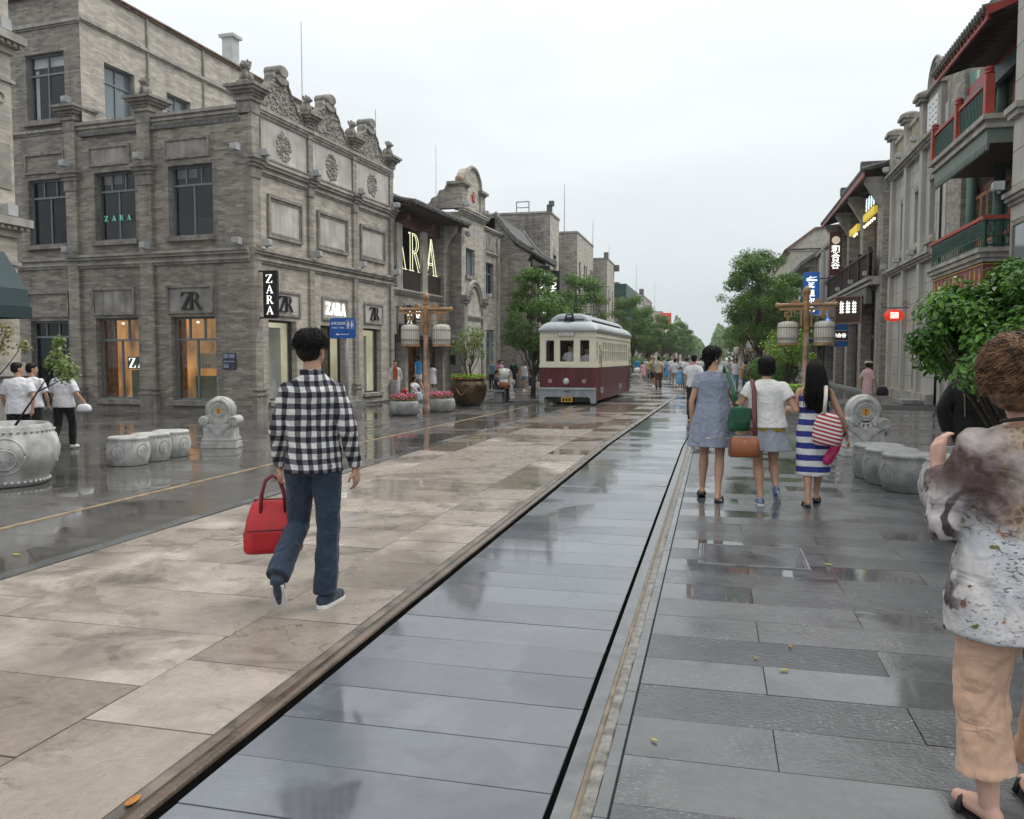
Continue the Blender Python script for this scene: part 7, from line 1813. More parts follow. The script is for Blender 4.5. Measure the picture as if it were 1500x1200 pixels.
def person(label, loc, rz, h=1.68, pose=None, w=1.0, skin=None, hair=('short', None), top=None, bottom=None, shoes=None, vox=0.02, group=None, detail=False, turn=0.0, female=False, name='person', hands=None, nod=0.0, eyes=True):
    s = h/1.70
    J = dict(BASE); J.update(pose or {})
    dz = J.pop('z', 0.0)
    def P(k): x, y, z = J[k]; return Vector((x*s*(w if k[:2] in ('sh', 'el', 'hi') else 1.0), y*s, (z+dz)*s))
    skin = skin or M_SKIN; hands = hands or {}
    root = empty(name, loc, rz, label, 'person', group)
    Z = lambda z: (z+dz)*s
    # ---- body
    m = MB()
    tor = [(0.86, 0.155, 0.105), (0.95, 0.165, 0.11), (1.06, 0.125 if female else 0.14, 0.09), (1.2, 0.145 if female else 0.155, 0.10), (1.32, 0.165, 0.098), (1.39, 0.14, 0.08), (1.44, 0.06, 0.055)]
    m.loft([ring(Z(z), 0, 0, rx*s*w, ry*s*w) for z, rx, ry in tor])
    hc = Vector((J.pop('hx', 0.0), 0.015*s+nod*0.06, Z(1.592)-abs(nod)*0.02))
    rt = Matrix.Rotation(turn, 3, 'Z') @ Matrix.Rotation(-nod, 3, 'X')
    H = lambda x, y, z: tuple(hc + rt @ Vector((x*s, y*s, z*s)))
    capsule(m, [(0, -0.005*s, Z(1.40)), tuple(hc+Vector((0, -0.012*s, -0.07*s)))], [0.056*s, 0.05*s])
    for c, r_ in (((0, -0.002, 0.018), (0.074, 0.094, 0.092)), ((0, 0.022, -0.035), (0.062, 0.072, 0.072)), ((0, 0.05, -0.075), (0.036, 0.034, 0.03)), ((0, 0.096, -0.018), (0.011, 0.016, 0.014)), ((0, 0.088, 0.004), (0.008, 0.012, 0.02)), ((0.076, -0.004, -0.01), (0.01, 0.02, 0.03)), ((-0.076, -0.004, -0.01), (0.01, 0.02, 0.03)), ((0, 0.082, -0.05), (0.02, 0.012, 0.008)), ((0.03, 0.08, 0.018), (0.022, 0.012, 0.008)), ((-0.03, 0.08, 0.018), (0.022, 0.012, 0.008))):
        k = len(m.v); m.ball((0, 0, 0), tuple(q*s for q in r_), 10, 7)
        for i in range(k, len(m.v)): v_ = Vector(m.v[i])/s; m.v[i] = H(c[0]+v_.x, c[1]+v_.y, c[2]+v_.z)
    for q in 'LR':
        sg = -1 if q == 'L' else 1
        a, e_, r_ = P('sh'+q), P('el'+q), P('wr'+q)
        f_ = (0.9 if female else 1.0)*w**0.6*s; fl0 = w**0.6*s
        a = a+Vector((-a.x*0.08, 0, -0.03*s))
        capsule(m, [a, a.lerp(e_, 0.45), e_, e_.lerp(r_, 0.3), r_], [0.05*f_, 0.045*f_, 0.036*f_, 0.037*f_, 0.024*f_])
        hd = hands.get(q, {})
        hand(m, r_, hd.get('d', (r_-e_).normalized()*0.8+Vector((0, 0, -0.4))), sg*hd.get('flip', 1), hd.get('n', (-sg, 0.2, 0)), s*0.95, hd.get('curl', 0.35), detail)
        hp, kn, an, to = P('hip'+q), P('kn'+q), P('an'+q), P('to'+q)
        capsule(m, [hp, hp.lerp(kn, 0.5), kn, kn.lerp(an, 0.3)+Vector((0, -0.012*s, 0)), kn.lerp(an, 0.7), an], [0.088*fl0, 0.074*fl0, 0.052*fl0, 0.059*fl0, 0.039*fl0, 0.032*fl0])
        heel = an+(an-to).normalized()*0.03*s+Vector((0, 0, -0.045*s))
        capsule(m, [heel, an.lerp(to, 0.5)+Vector((0, 0, -0.01*s)), to], [0.032*s, 0.036*s, 0.026*s], 8)
    body = skinned(m, 'body', skin, root, vox, 3 if vox < 0.012 else 2)
    if eyes:
        for sg in (-1, 1):
            mm = MB(); mm.ball(H(sg*0.03, 0.083, 0.0), (0.011*s, 0.008*s, 0.006*s), 8, 5); mm.build('eye', M_HAIR, root)
        mm = MB(); mm.ball(H(0, 0.088, -0.05), (0.02*s, 0.008*s, 0.006*s), 8, 5); mm.build('mouth', plain('lips', (0.35, 0.11, 0.09), 0.5, var=0.1), root)
    # ---- hair
    st, hm = hair[0], hair[1] or M_HAIR
    mm = MB(); hv = max(vox*0.8, 0.006)
    def HB(c, r_, n=12):
        k = len(mm.v); mm.ball((0, 0, 0), tuple(q*s for q in r_), n, 8)
        for i in range(k, len(mm.v)): v_ = Vector(mm.v[i])/s; mm.v[i] = H(c[0]+v_.x, c[1]+v_.y, c[2]+v_.z)
    if st != 'none':
        HB((0, -0.016, 0.042), (0.084, 0.098, 0.084)); HB((0, -0.036, 0.005), (0.08, 0.078, 0.085)); HB((0, 0.035, 0.075), (0.06, 0.05, 0.042))
    if st == 'bob':
        HB((0, -0.03, -0.02), (0.108, 0.09, 0.102)); HB((0.07, 0.0, -0.03), (0.028, 0.06, 0.08)); HB((-0.07, 0.0, -0.03), (0.028, 0.06, 0.08))
    if st == 'curly': HB((0, -0.02, 0.035), (0.108, 0.12, 0.108)); HB((0, -0.05, -0.04), (0.105, 0.09, 0.085))
    if st == 'tail': HB((0, -0.11, 0.0), (0.03, 0.035, 0.035)); HB((0, -0.125, -0.08), (0.024, 0.026, 0.09))
    if st == 'lowtail': HB((0, -0.06, -0.06), (0.055, 0.05, 0.06)); HB((-0.05, -0.05, -0.12), (0.03, 0.03, 0.08))
    if st == 'long':
        HB((0, -0.05, -0.06), (0.105, 0.075, 0.11)); HB((0, -0.085, -0.2), (0.125, 0.06, 0.15)); HB((0, -0.10, -0.34), (0.12, 0.05, 0.14)); HB((0.03, -0.10, -0.44), (0.085, 0.04, 0.09)); HB((-0.06, -0.09, -0.42), (0.05, 0.035, 0.07))
    if st == 'bun': HB((0, -0.1, 0.05), (0.045, 0.045, 0.045))
    if st != 'none': skinned(mm, 'hair', hm, root, hv, 2, 0.012 if vox < 0.012 else 0.0, 0.02)
    # ---- clothes
    if top:
        fit, hem, slv = top.get('fit', 1.12), top.get('hem', 0.86), top.get('sleeve', 0.3)
        m = MB()
        zs = [z for z in (0.92, 1.0, 1.08, 1.2, 1.32) if z > hem+0.03]
        rr = {0.92: (0.168, 0.115), 1.0: (0.158, 0.108), 1.08: (0.148, 0.1), 1.2: (0.155, 0.106), 1.32: (0.17, 0.104)}
        NR = 60 if vox < 0.012 else 16; PLT = 0.011 if (vox < 0.012 and top.get('flare', 0) > 0.03) else 0.0
        _r = ring
        def ring_(z, cx, cy, rx, ry): return _r(z, cx, cy, rx, ry, NR, 0, PLT*max(0.0, min(1.0, (Z(1.25)-z)/0.5)))
        rg = [ring_(Z(hem), 0, 0, (0.172+top.get('flare', 0))*s*w*fit, (0.12+top.get('flare', 0))*s*w*fit)]
        rg += [ring_(Z(z), 0, 0, (rr[z][0]+top.get('flare', 0)*max(0, (1.2-z)/(1.2-hem+0.01)))*s*w*fit, (rr[z][1]+top.get('flare', 0)*max(0, (1.2-z)/(1.2-hem+0.01)))*s*w*fit) for z in zs]
        if top.get('strap'):
            rg += [ring_(Z(1.30), 0, 0, 0.165*s*w*fit*0.98, 0.1*s*w*fit)]
        else:
            rg += [ring_(Z(1.36), 0, 0, 0.15*s*w*fit, 0.092*s*w*fit), ring_(Z(1.40), 0, 0, 0.118*s*w*fit, 0.08*s*w*fit), ring_(Z(1.43), 0, -0.004*s, 0.078*s*w*fit, 0.066*s*fit), ring_(Z(top.get('neck', 1.445)), 0, 0, 0.064*s*fit, 0.06*s*fit)]
        m.loft(rg)
        if slv > 0:
            for q in 'LR':
                a, e_, r_ = P('sh'+q), P('el'+q), P('wr'+q); ln = (e_-a).length; l2 = (r_-e_).length; f_ = (0.92 if female else 1.0)*w**0.5*s*top.get('sfit', 1.0)
                a2 = a+Vector((-a.x*0.10, 0, -0.032*s)); pts, rad = [a2], [0.058*f_]
                d_ = slv*(ln+l2)
                if d_ <= ln: pts += [a2.lerp(e_, 0.5*d_/ln), a2.lerp(e_, d_/ln)]; rad += [0.064*f_, 0.062*f_]
                else: pts += [a2.lerp(e_, 0.5), e_, e_.lerp(r_, (d_-ln)/l2*0.5), e_.lerp(r_, (d_-ln)/l2)]; rad += [0.062*f_, 0.056*f_, 0.05*f_, 0.043*f_]
                m.tube(pts, rad, 12); m.ball(a2, 0.06*f_, 10, 6)
                if len(pts) > 3: m.ball(pts[2], 0.056*f_, 10, 6)
        skinned(m, top.get('name', 'shirt'), top['mat'], root, max(vox, 0.008), 4, top.get('fold', 0.02 if vox < 0.012 else 0.0), 0.11)
        if top.get('collar'):
            m = MB(); m.tube([(0.066*s*math.cos(a), -0.004+0.066*s*math.sin(a), Z(1.452)) for a in [PI/2+0.5+(2*PI-1.0)*i/14 for i in range(15)]], 0.02*s, 6, flat=0.4); m.build('collar', top['mat'], root, smooth=True)
    if bottom:
        m = MB(); ty = bottom['type']; fit = bottom.get('fit', 1.12)
        if ty in ('trousers', 'shorts'):
            m.loft([ring(Z(z), 0, 0, rx*s*w*fit, ry*s*w*fit) for z, rx, ry in ((0.83, 0.14, 0.1), (0.9, 0.163, 0.112), (0.97, 0.158, 0.108), (bottom.get('waist', 1.0), 0.15, 0.1))])
            for q in 'LR':
                hp, kn, an = P('hip'+q), P('kn'+q), P('an'+q); lo = bottom.get('len', 1.0)
                f_ = s*fit*w**0.6*bottom.get('leg', 1.0)
                full = [(hp, 0.094), (hp.lerp(kn, 0.5), 0.078), (kn, 0.067), (kn.lerp(an, 0.5), 0.067), (an+Vector((0, 0, -0.005)), bottom.get('cuff', 0.058))]
                cut = 2+ (lo-0.5)*4 if lo >= 0.5 else lo*4
                pts, rad = [], []
                for i, (p, r_) in enumerate(full):
                    if i <= cut: pts.append(p); rad.append(r_*f_)
                    else:
                        t_ = cut-(i-1)
                        if t_ > 0.05: pts.append(full[i-1][0].lerp(p, t_)); rad.append((full[i-1][1]*(1-t_)+r_*t_)*f_)
                        break
                m.tube(pts, rad, 12); m.ball(pts[0], rad[0], 10, 6)
                for p, r_ in list(zip(pts, rad))[1:-1]: m.ball(p, r_, 10, 6)
            skinned(m, ty, bottom['mat'], root, max(vox, 0.008), 4, bottom.get('fold', 0.018) if vox < 0.012 else 0.0, bottom.get('fscale', 0.09))
        else:
            hem = bottom['hem']; fl = bottom.get('flare', 0.06); tz = bottom.get('waist', 1.06); n = 5
            rg = [ring(Z(hem+(tz-hem)*i/n), 0, 0.01*s, (0.172*(1-0.2*i/n)+fl*(1-i/n))*s*w*fit*0.94, (0.125*(1-0.2*i/n)+fl*(1-i/n))*s*w*fit*0.94, 60, 0, 0.012*(1-i/n) if vox < 0.012 else 0) for i in range(n+1)]
            m.loft(rg); skinned(m, 'skirt', bottom['mat'], root, max(vox, 0.008), 3, bottom.get('fold', 0.025 if vox < 0.012 else 0.0), 0.09)
    if shoes:
        for q in 'LR':
            an, to = P('an'+q), P('to'+q); d_ = (to-an); fl_ = Vector((d_.x, d_.y, d_.z)); fd = fl_.normalized()
            m = MB()
            if shoes.get('sandal'):
                up = Vector((0, 0, 1)); sole = an+Vector((0, 0, -0.075*s)); 
                back = an-fd*0.045*s+Vector((0, 0, -0.078*s)); tip = to+fd*0.03*s+Vector((0, 0, -0.026*s)); l_ = (tip-back); lat = l_.cross(Vector((0, 0, 1))).normalized()
                nn = lat.cross(l_).normalized()*-1
                if nn.z < 0: nn = -nn
                prof = [(0.0, 0.02), (0.08, 0.032), (0.3, 0.034), (0.55, 0.038), (0.75, 0.046), (0.9, 0.038), (1.0, 0.012)]
                rg = [[tuple(back+l_*t+lat*x*s-nn*0.0), tuple(back+l_*t-lat*x*s), tuple(back+l_*t-lat*x*s-nn*0.018*s), tuple(back+l_*t+lat*x*s-nn*0.018*s)] for t, x in prof]
                m.loft(rg); m.build('sandal', shoes['mat'], root)
                m = MB(); c = back+l_*0.62; m.tube([tuple(c+lat*0.046*s), tuple(c+lat*0.03*s+nn*0.045*s), tuple(c+nn*0.058*s), tuple(c-lat*0.03*s+nn*0.045*s), tuple(c-lat*0.046*s)], 0.012*s, 6); m.build('sandal_strap', shoes['mat'], root, smooth=True)
            else:
                heel = an-fd*0.035*s+Vector((0, 0, -0.05*s))
                capsule(m, [heel, heel.lerp(to, 0.45), to+fd*0.02*s], [0.043*s, 0.045*s, 0.036*s], 10); m.ball(an+Vector((0, 0, -0.02*s)), (0.042*s, 0.05*s, 0.04*s), 10, 6)
                skinned(m, 'shoe', shoes['mat'], root, max(vox*0.8, 0.007), 2)
                if detail or shoes.get('sole'):
                    m = MB(); b0 = heel-Vector((0, 0, 0.034*s)); t0 = to+fd*0.03*s-Vector((0, 0, 0.026*s)); l_ = t0-b0; lat = l_.cross(Vector((0, 0, 1))).normalized(); nn = lat.cross(l_).normalized()
                    if nn.z < 0: nn = -nn
                    rg = [[tuple(b0+l_*t+lat*x*s+nn*0.012*s), tuple(b0+l_*t-lat*x*s+nn*0.012*s), tuple(b0+l_*t-lat*x*s-nn*0.014*s), tuple(b0+l_*t+lat*x*s-nn*0.014*s)] for t, x in ((-0.14, 0.02), (-0.06, 0.038), (0.25, 0.042), (0.6, 0.047), (0.9, 0.045), (1.06, 0.03), (1.13, 0.01))]
                    m.loft(rg); m.build('sole', shoes.get('sole') or M_WHITE, root)
    return root, P, H, s, dz

def strands(root, H, mat, n, length, seed, curl=0.0, thick=0.0022, k_=7, freq=9, z0=-0.2, vary=0.02, lift=1.0):
    """locks laid over the skull, falling with gravity"""
    rnd = random.Random(seed); m = MB(); lift0 = lift
    for i in range(n):
        lift = lift0*(1+rnd.gauss(0, vary))
        a = rnd.uniform(0, 2*PI); e_ = rnd.uniform(0.1, 1.35)
        # skip the face
        if math.sin(a) > 0.55 and e_ < 0.75: continue
        pts = []; L_ = length*rnd.uniform(0.55, 1.0); ph = rnd.uniform(0, 6.28); ee = e_; z = None; q = 0
        for j in range(k_+1):
            t = j/k_
            ang = e_ - t*L_/0.095
            if ang > -0.2:
                x, y, zz = 0.09*lift*math.cos(ang)*math.cos(a), -0.016+0.106*lift*math.cos(ang)*math.sin(a), 0.03+0.094*lift*math.sin(ang)
                last = (x, y, zz); la = ang; lt = t
            else:
                x, y, zz = last[0]*1.02, last[1]*1.02, last[2]-(t-lt)*L_*0.9
            c_ = curl*math.sin(ph+t*freq); c2 = curl*math.cos(ph+t*freq)
            pts.append(H(x+c_, y+c2*0.7, zz+c2*0.5))
        m.tube(pts, [thick*(1.3-0.9*(j/k_)**3) for j in range(k_+1)], 4)
    return m.build('hair_locks', mat, root, smooth=True)

def cloth(name, c, rough=0.85, var=0.03, bump=0.15, folds=0.5):
    """woven cloth with creases that hang downwards"""
    if name in MATS: return MATS[name]
    m = plain(name, c, rough, var=var, vscale=9, spec=0.2, sheen=0.15); nt = m.node_tree; b = nt.nodes['Principled BSDF']
    fold_bump(nt, b, folds)
    return m
def fold_bump(nt, b, k=0.5):
    v = nt.nodes.new('ShaderNodeTexCoord').outputs['Object']
    f = noise(nt, mapping(nt, v, (15, 15, 3.2), (0.2, 0.15, 0)), 1.0, 3, 0.9)
    f2 = noise(nt, mapping(nt, v, (7, 7, 11), (0.5, 0.3, 0)), 1.0, 2, 1.4)
    h = mathn(nt, 'ADD', mathn(nt, 'ADD', f, mathn(nt, 'MULTIPLY', f2, 0.8)), mathn(nt, 'MULTIPLY', noise(nt, v, 180, 2), 0.05))
    bumpn(nt, b, h, k, 0.035)

# ------------------------------------------------------------------ man in the checked shirt
m_, nt, nodes, L, b = _nodes('black_white_gingham'); GING = m_
tcn = nodes.new('ShaderNodeTexCoord'); sp = nodes.new('ShaderNodeSeparateXYZ'); L.new(tcn.outputs['Object'], sp.inputs[0])
def band(src, per, ph=0.0):
    f = mathn(nt, 'FRACT', mathn(nt, 'ADD', mathn(nt, 'MULTIPLY', src, 1/per), ph)); f = mathn(nt, 'ABSOLUTE', mathn(nt, 'SUBTRACT', f, 0.5)); return mrange(nt, f, 0.235, 0.265, 0, 1)
wob = mathn(nt, 'MULTIPLY', noise(nt, tcn.outputs['Object'], 5, 2), 0.03)
bxn = band(mathn(nt, 'ADD', mathn(nt, 'ADD', sp.outputs[0], mathn(nt, 'MULTIPLY', sp.outputs[1], 0.7)), wob), 0.062); bzn = band(mathn(nt, 'ADD', sp.outputs[2], wob), 0.068)
ssum = mathn(nt, 'ADD', bxn, bzn)
cmid = mixc(nt, mrange(nt, ssum, 0, 1, 0, 1), (0.66, 0.66, 0.63), (0.135, 0.135, 0.155)); call = mixc(nt, mrange(nt, ssum, 1, 2, 0, 1), cmid, (0.018, 0.018, 0.028))
L.new(call, b.inputs['Base Color']); b.inputs['Roughness'].default_value = 0.85; b.inputs['Specular IOR Level'].default_value = 0.2
fold_bump(nt, b, 0.5)
JEAN = cloth('dark_blue_denim', (0.026, 0.042, 0.07), 0.8, 0.12, folds=0.6)
SHOE = cloth('navy_trainer', (0.03, 0.045, 0.07), 0.6)
POSE1 = dict(hipL=(-0.085, 0, 0.90), hipR=(0.085, 0, 0.90), knR=(0.085, 0.03, 0.49), anR=(0.06, 0.0, 0.085), toR=(0.115, 0.16, 0.035), knL=(-0.115, 0.10, 0.50), anL=(-0.18, -0.22, 0.25), toL=(-0.19, -0.13, 0.10),
             elR=(0.245, -0.04, 1.10), wrR=(0.25, 0.06, 0.855), elL=(-0.235, 0.0, 1.10), wrL=(-0.225, 0.11, 0.865), shL=(-0.18, 0, 1.375), shR=(0.18, 0, 1.375))
man, P, H, s, dz = person('man in black and white checked shirt and jeans walking away with a red bag', (-2.44, 4.72, 0), R(17), 1.735, POSE1, 0.9, None, ('short', None),
    dict(mat=GING, fit=1.17, hem=0.845, sleeve=0.97, sfit=1.02, fold=0.03, collar=True), dict(type='trousers', mat=JEAN, fit=1.1, cuff=0.068, leg=1.06), dict(mat=SHOE), 0.0075, None, True, R(-22), eyes=True,
    hands={'R': dict(d=(0.05, 0.15, -1), n=(-1, 0.3, 0), curl=0.45), 'L': dict(d=(-0.02, 0.1, -1), n=(1, 0.0, 0), curl=0.95)})
strands(man, H, M_HAIR, 2200, 0.06, 3, 0.004, 0.0014, lift=1.03, vary=0.05)
# red bag in his left hand
wl_ = man.matrix_world if False else None
c_, s__ = math.cos(R(17)), math.sin(R(17))
def to_world(px, py, pz, loc, rz): return (loc[0]+px*math.cos(rz)-py*math.sin(rz), loc[1]+px*math.sin(rz)+py*math.cos(rz), pz)
hx = to_world(P('wrL').x, P('wrL').y+0.02, 0, (-2.44, 4.72), R(17))
bag = empty('travel_bag', (hx[0]-0.06, hx[1]+0.0, 0), R(28), 'red satchel bag carried by the man in the checked shirt', 'bag')
RED = plain('red_bag_leather', (0.42, 0.008, 0.014), 0.45, var=0.12, vscale=10, bump=0.15, bscale=120); REDD = plain('dark_red_piping', (0.14, 0.006, 0.01), 0.5, var=0.1)
zb = 0.335
m = MB()
rg = []
for t, wx, wy in ((0.0, 0.175, 0.125), (0.02, 0.185, 0.132), (0.1, 0.185, 0.13), (0.2, 0.165, 0.105), (0.28, 0.14, 0.065), (0.315, 0.12, 0.03), (0.325, 0.10, 0.012)):
    rg.append([(wx*(abs(math.cos(a))**0.35)*math.copysign(1, math.cos(a)), wy*(abs(math.sin(a))**0.35)*math.copysign(1, math.sin(a)), zb+t) for a in [2*PI*i/28+0.05 for i in range(28)]])
m.loft(rg); m.build('bag_body', RED, bag, smooth=True)
m = MB(); m.tube([(-0.12, 0, zb+0.327), (0.12, 0, zb+0.327)], 0.006, 6)
m.tube([(-0.165, -0.122, zb+0.15), (0.165, -0.122, zb+0.15)], 0.004, 5); m.build('piping', REDD, bag)
for k in (-1, 1):
    m = MB(); m.tube([(-0.075, k*0.07, zb+0.25), (-0.07, k*0.055, zb+0.36), (-0.045, k*0.03, zb+0.45), (0.0, k*0.015, zb+0.485), (0.045, k*0.03, zb+0.45), (0.07, k*0.055, zb+0.36), (0.075, k*0.07, zb+0.25)], 0.011, 8); m.build('handle', REDD, bag, smooth=True)
part('zip_tab', M_IRON, bag, (-0.188, -0.184, -0.02, 0.03, zb+0.10, zb+0.115), (-0.188, -0.184, 0.0, 0.01, zb+0.05, zb+0.10)); part('front_pocket', RED, bag, (-0.12, 0.12, -0.139, -0.125, zb+0.03, zb+0.13))

# ------------------------------------------------------------------ three women walking arm in arm
SK = M_SKIN; GREYD = cloth('blue_grey_cotton', (0.26, 0.29, 0.37), 0.85, 0.03, folds=0.7)
FLIP = plain('black_rubber', (0.015, 0.015, 0.015), 0.6, var=0.1)
G3 = 'three women walking arm in arm'
pz = dict(knL=(-0.09, 0.13, 0.50), anL=(-0.105, 0.10, 0.115), toL=(-0.12, 0.24, 0.04), knR=(0.085, 0.0, 0.48), anR=(0.075, -0.17, 0.09), toR=(0.095, -0.02, 0.03), elL=(-0.235, -0.03, 1.09), wrL=(-0.225, 0.04, 0.855), elR=(0.235, 0.03, 1.10), wrR=(0.255, 0.22, 1.0))
w1, P, H, s, dz = person('woman in blue grey smock dress with green shoulder bag', (-0.02, 9.4, 0), R(-2), 1.70, pz, 0.96, SK, ('lowtail', None), dict(name='dress', mat=GREYD, fit=1.14, hem=0.60, flare=0.075, sleeve=0.24, sfit=1.15, neck=1.43, fold=0.012), None, dict(mat=FLIP, sandal=True), 0.0085, G3, True, R(-58), True, hands={'L': dict(d=(0.0, 0.1, -1), n=(1, 0.2, 0), curl=0.4)})
strands(w1, H, M_HAIR, 420, 0.13, 9, 0.004, 0.0024)
m = MB(); m.tube([(0.243*math.cos(a), 0.19*math.sin(a), 0.70) for a in [2*PI*i/28 for i in range(29)]], 0.009, 6, flat=0.5); m.build('hem_band', plain('cream_band', (0.55, 0.52, 0.45), 0.8), w1)
m = MB(); m.tube([(-0.227+0.034*math.cos(a), 0.045+0.034*math.sin(a), 0.875) for a in [2*PI*i/16 for i in range(17)]], 0.007, 6); m.build('bangle', plain('gold_bangle', (0.6, 0.4, 0.12), 0.3, metal=0.8, var=0), w1)
m = MB(); m.ball(H(0.082, -0.004, -0.05), 0.011, 8, 6); m.build('earring', M_WHITE, w1)
WT = cloth('white_cotton', (0.74, 0.74, 0.72), 0.8); YEL = cloth('mustard_cotton', (0.50, 0.34, 0.05)); GSK = cloth('grey_linen', (0.30, 0.325, 0.37), 0.85)
CANV = plain('blue_white_canvas', (0.20, 0.25, 0.40), 0.8, var=0.6, vscale=26)
pz = dict(knL=(-0.08, 0.05, 0.49), anL=(-0.045, -0.16, 0.085), toL=(-0.07, 0.0, 0.03), knR=(0.095, 0.13, 0.49), anR=(0.125, -0.02, 0.20), toR=(0.15, 0.06, 0.06), elL=(-0.27, -0.02, 1.12), wrL=(-0.33, 0.2, 1.08), elR=(0.30, -0.06, 1.09), wrR=(0.25, 0.2, 1.10))
w2, P, H, s, dz = person('woman in white top and pale grey skirt between the other two women', (0.54, 9.32, 0), R(-2), 1.585, pz, 1.12, SK, ('bob', None), dict(mat=WT, fit=1.2, hem=0.885, sleeve=0.28, sfit=1.25, neck=1.445, fold=0.014, flare=0.015), dict(type='skirt', mat=GSK, hem=0.62, flare=0.075, waist=0.98, fit=1.12, fold=0.01), dict(mat=CANV), 0.0085, G3, True, 0.0, True)
strands(w2, H, M_HAIR, 520, 0.17, 12, 0.003, 0.0025, lift=1.03)
m = MB(); m.loft([ring(z*s, 0, 0, 0.192*s*1.06*1.06, 0.132*s*1.06*1.06, 24) for z in (0.845, 0.905)]); m.build('yellow_hem', YEL, w2, smooth=True)
m_, nt, nodes, L, b = _nodes('blue_white_stripes'); STR = m_
tcn = nodes.new('ShaderNodeTexCoord'); sp = nodes.new('ShaderNodeSeparateXYZ'); L.new(tcn.outputs['Object'], sp.inputs[0])
f = mathn(nt, 'FRACT', mathn(nt, 'MULTIPLY', mathn(nt, 'ADD', sp.outputs[2], mathn(nt, 'MULTIPLY', noise(nt, tcn.outputs['Object'], 4, 2), 0.02)), 1/0.125))
L.new(mixc(nt, mathn(nt, 'GREATER_THAN', f, 0.5), (0.028, 0.042, 0.24), (0.72, 0.72, 0.72)), b.inputs['Base Color']); b.inputs['Roughness'].default_value = 0.85; fold_bump(nt, b, 0.4)
pz = dict(knL=(-0.06, 0.03, 0.49), anL=(-0.055, -0.16, 0.085), toL=(-0.08, 0.0, 0.03), knR=(0.08, 0.1, 0.49), anR=(0.05, 0.14, 0.11), toR=(0.075, 0.28, 0.04), elL=(-0.23, -0.02, 1.12), wrL=(-0.29, 0.16, 1.12), elR=(0.30, -0.03, 1.06), wrR=(0.38, 0.08, 0.80))
w3, P, H, s, dz = person('woman with long black hair in blue and white striped dress', (1.03, 9.3, 0), R(-3), 1.53, pz, 1.02, SK, ('long', None), dict(name='dress', mat=STR, fit=1.12, hem=0.36, flare=0.0, sleeve=0, strap=True, fold=0.02), None, dict(mat=FLIP, sandal=True), 0.0085, G3, True, R(6), True, hands={'R': dict(d=(0.3, 0.2, -1), n=(-1, 0.0, 0), curl=0.9)})
m = MB()
r9 = random.Random(4)
for i in range(420):
    a = r9.uniform(PI*0.98, PI*2.02); e_ = r9.uniform(0.0, 1.3); x, y = 0.1*math.cos(a)*math.cos(e_*0.8), -0.02+0.108*math.sin(a)*math.cos(e_*0.8); z = 0.04+0.09*math.sin(e_); pts = [H(x*0.75, y*0.75+0.0, z+0.02), H(x*1.03, y*1.03, z-0.03)]
    ex = x*1.25+r9.gauss(0, 0.02); ph = r9.uniform(0, 6); LL = r9.uniform(0.30, 0.52)
    for j in range(1, 8): t = j/7; pts.append(H(x*1.03+(ex-x)*t+0.006*math.sin(ph+t*7), min(y*1.05, -0.06)-0.075*min(1, t*1.6)+0.006*math.cos(ph+t*6), z-0.03-LL*t))
    m.tube(pts, [0.003]*5+[0.0026]*3+[0.001], 4)
m.build('hair_locks', M_HAIR, w3, smooth=True)
m = MB(); m.tube([(-0.05, -0.08, 1.42*s), (-0.1, -0.1, 1.33*s), (-0.11, -0.105, 1.24*s)], 0.008, 5); m.tube([(0.1, -0.06, 1.425*s), (0.12, -0.1, 1.34*s), (0.12, -0.105, 1.24*s)], 0.008, 5); m.build('dress_strap', plain('red_strap', (0.3, 0.02, 0.04), 0.7), w3)

def soft_bag(name, label, loc, rz, w, d, h, mat, zc, handle=None, top=0.6, hmat=None, extra=None):
    t = empty(name, loc, rz, label, 'bag'); m = MB(); rg = []
    for q, k in ((0.0, 0.75), (0.06, 0.95), (0.3, 1.0), (0.6, 0.93), (0.85, 0.75), (1.0, top)):
        rg.append([(w/2*k*(abs(math.cos(a))**0.6)*math.copysign(1, math.cos(a)), d/2*k*(abs(math.sin(a))**0.6)*math.copysign(1, math.sin(a)), zc+h*(q-0.5)) for a in [2*PI*i/24 for i in range(24)]])
    m.loft(rg); b_ = m.build('bag_body', mat, t, smooth=True)
    if handle:
        for hl in handle: m = MB(); m.tube(hl, 0.009, 7, flat=2.2); m.build('strap', hmat or mat, t, smooth=True)
    return t
GRNB = plain('green_leather', (0.015, 0.10, 0.045), 0.4, var=0.25, vscale=9, bump=0.15)
gb = soft_bag('shoulder_bag', 'green leather shoulder bag hanging from the grey dress woman', (0.255, 9.18, 0), R(15), 0.235, 0.13, 0.28, GRNB, 0.93, None, 0.25)
m = MB(); m.tube([(-0.02, 0, 1.06), (-0.05, 0.02, 1.2), (-0.095, 0.1, 1.4), (-0.10, 0.2, 1.485), (-0.08, 0.3, 1.40), (-0.03, 0.28, 1.2), (0.0, 0.05, 1.07)], 0.011, 7, flat=2.0); m.build('strap', GRNB, gb, smooth=True); part('buckle', plain('brass', (0.6, 0.45, 0.2), 0.3, metal=0.8, var=0), gb, (-0.04, 0.0, -0.02, 0.02, 1.08, 1.115)); m = MB(); m.prism([(-0.11, 1.04), (0.11, 1.04), (0.12, 0.92), (0.0, 0.87), (-0.12, 0.92)], 'y', -0.085, -0.07); m.build('flap', GRNB, gb)
TAN = plain('tan_leather', (0.23, 0.068, 0.018), 0.4, var=0.2, vscale=8, bump=0.15)
tb = empty('doctor_bag', (0.31, 9.02, 0), R(8), 'tan leather frame bag hanging at the hip of the white topped woman', 'bag')
m = MB()
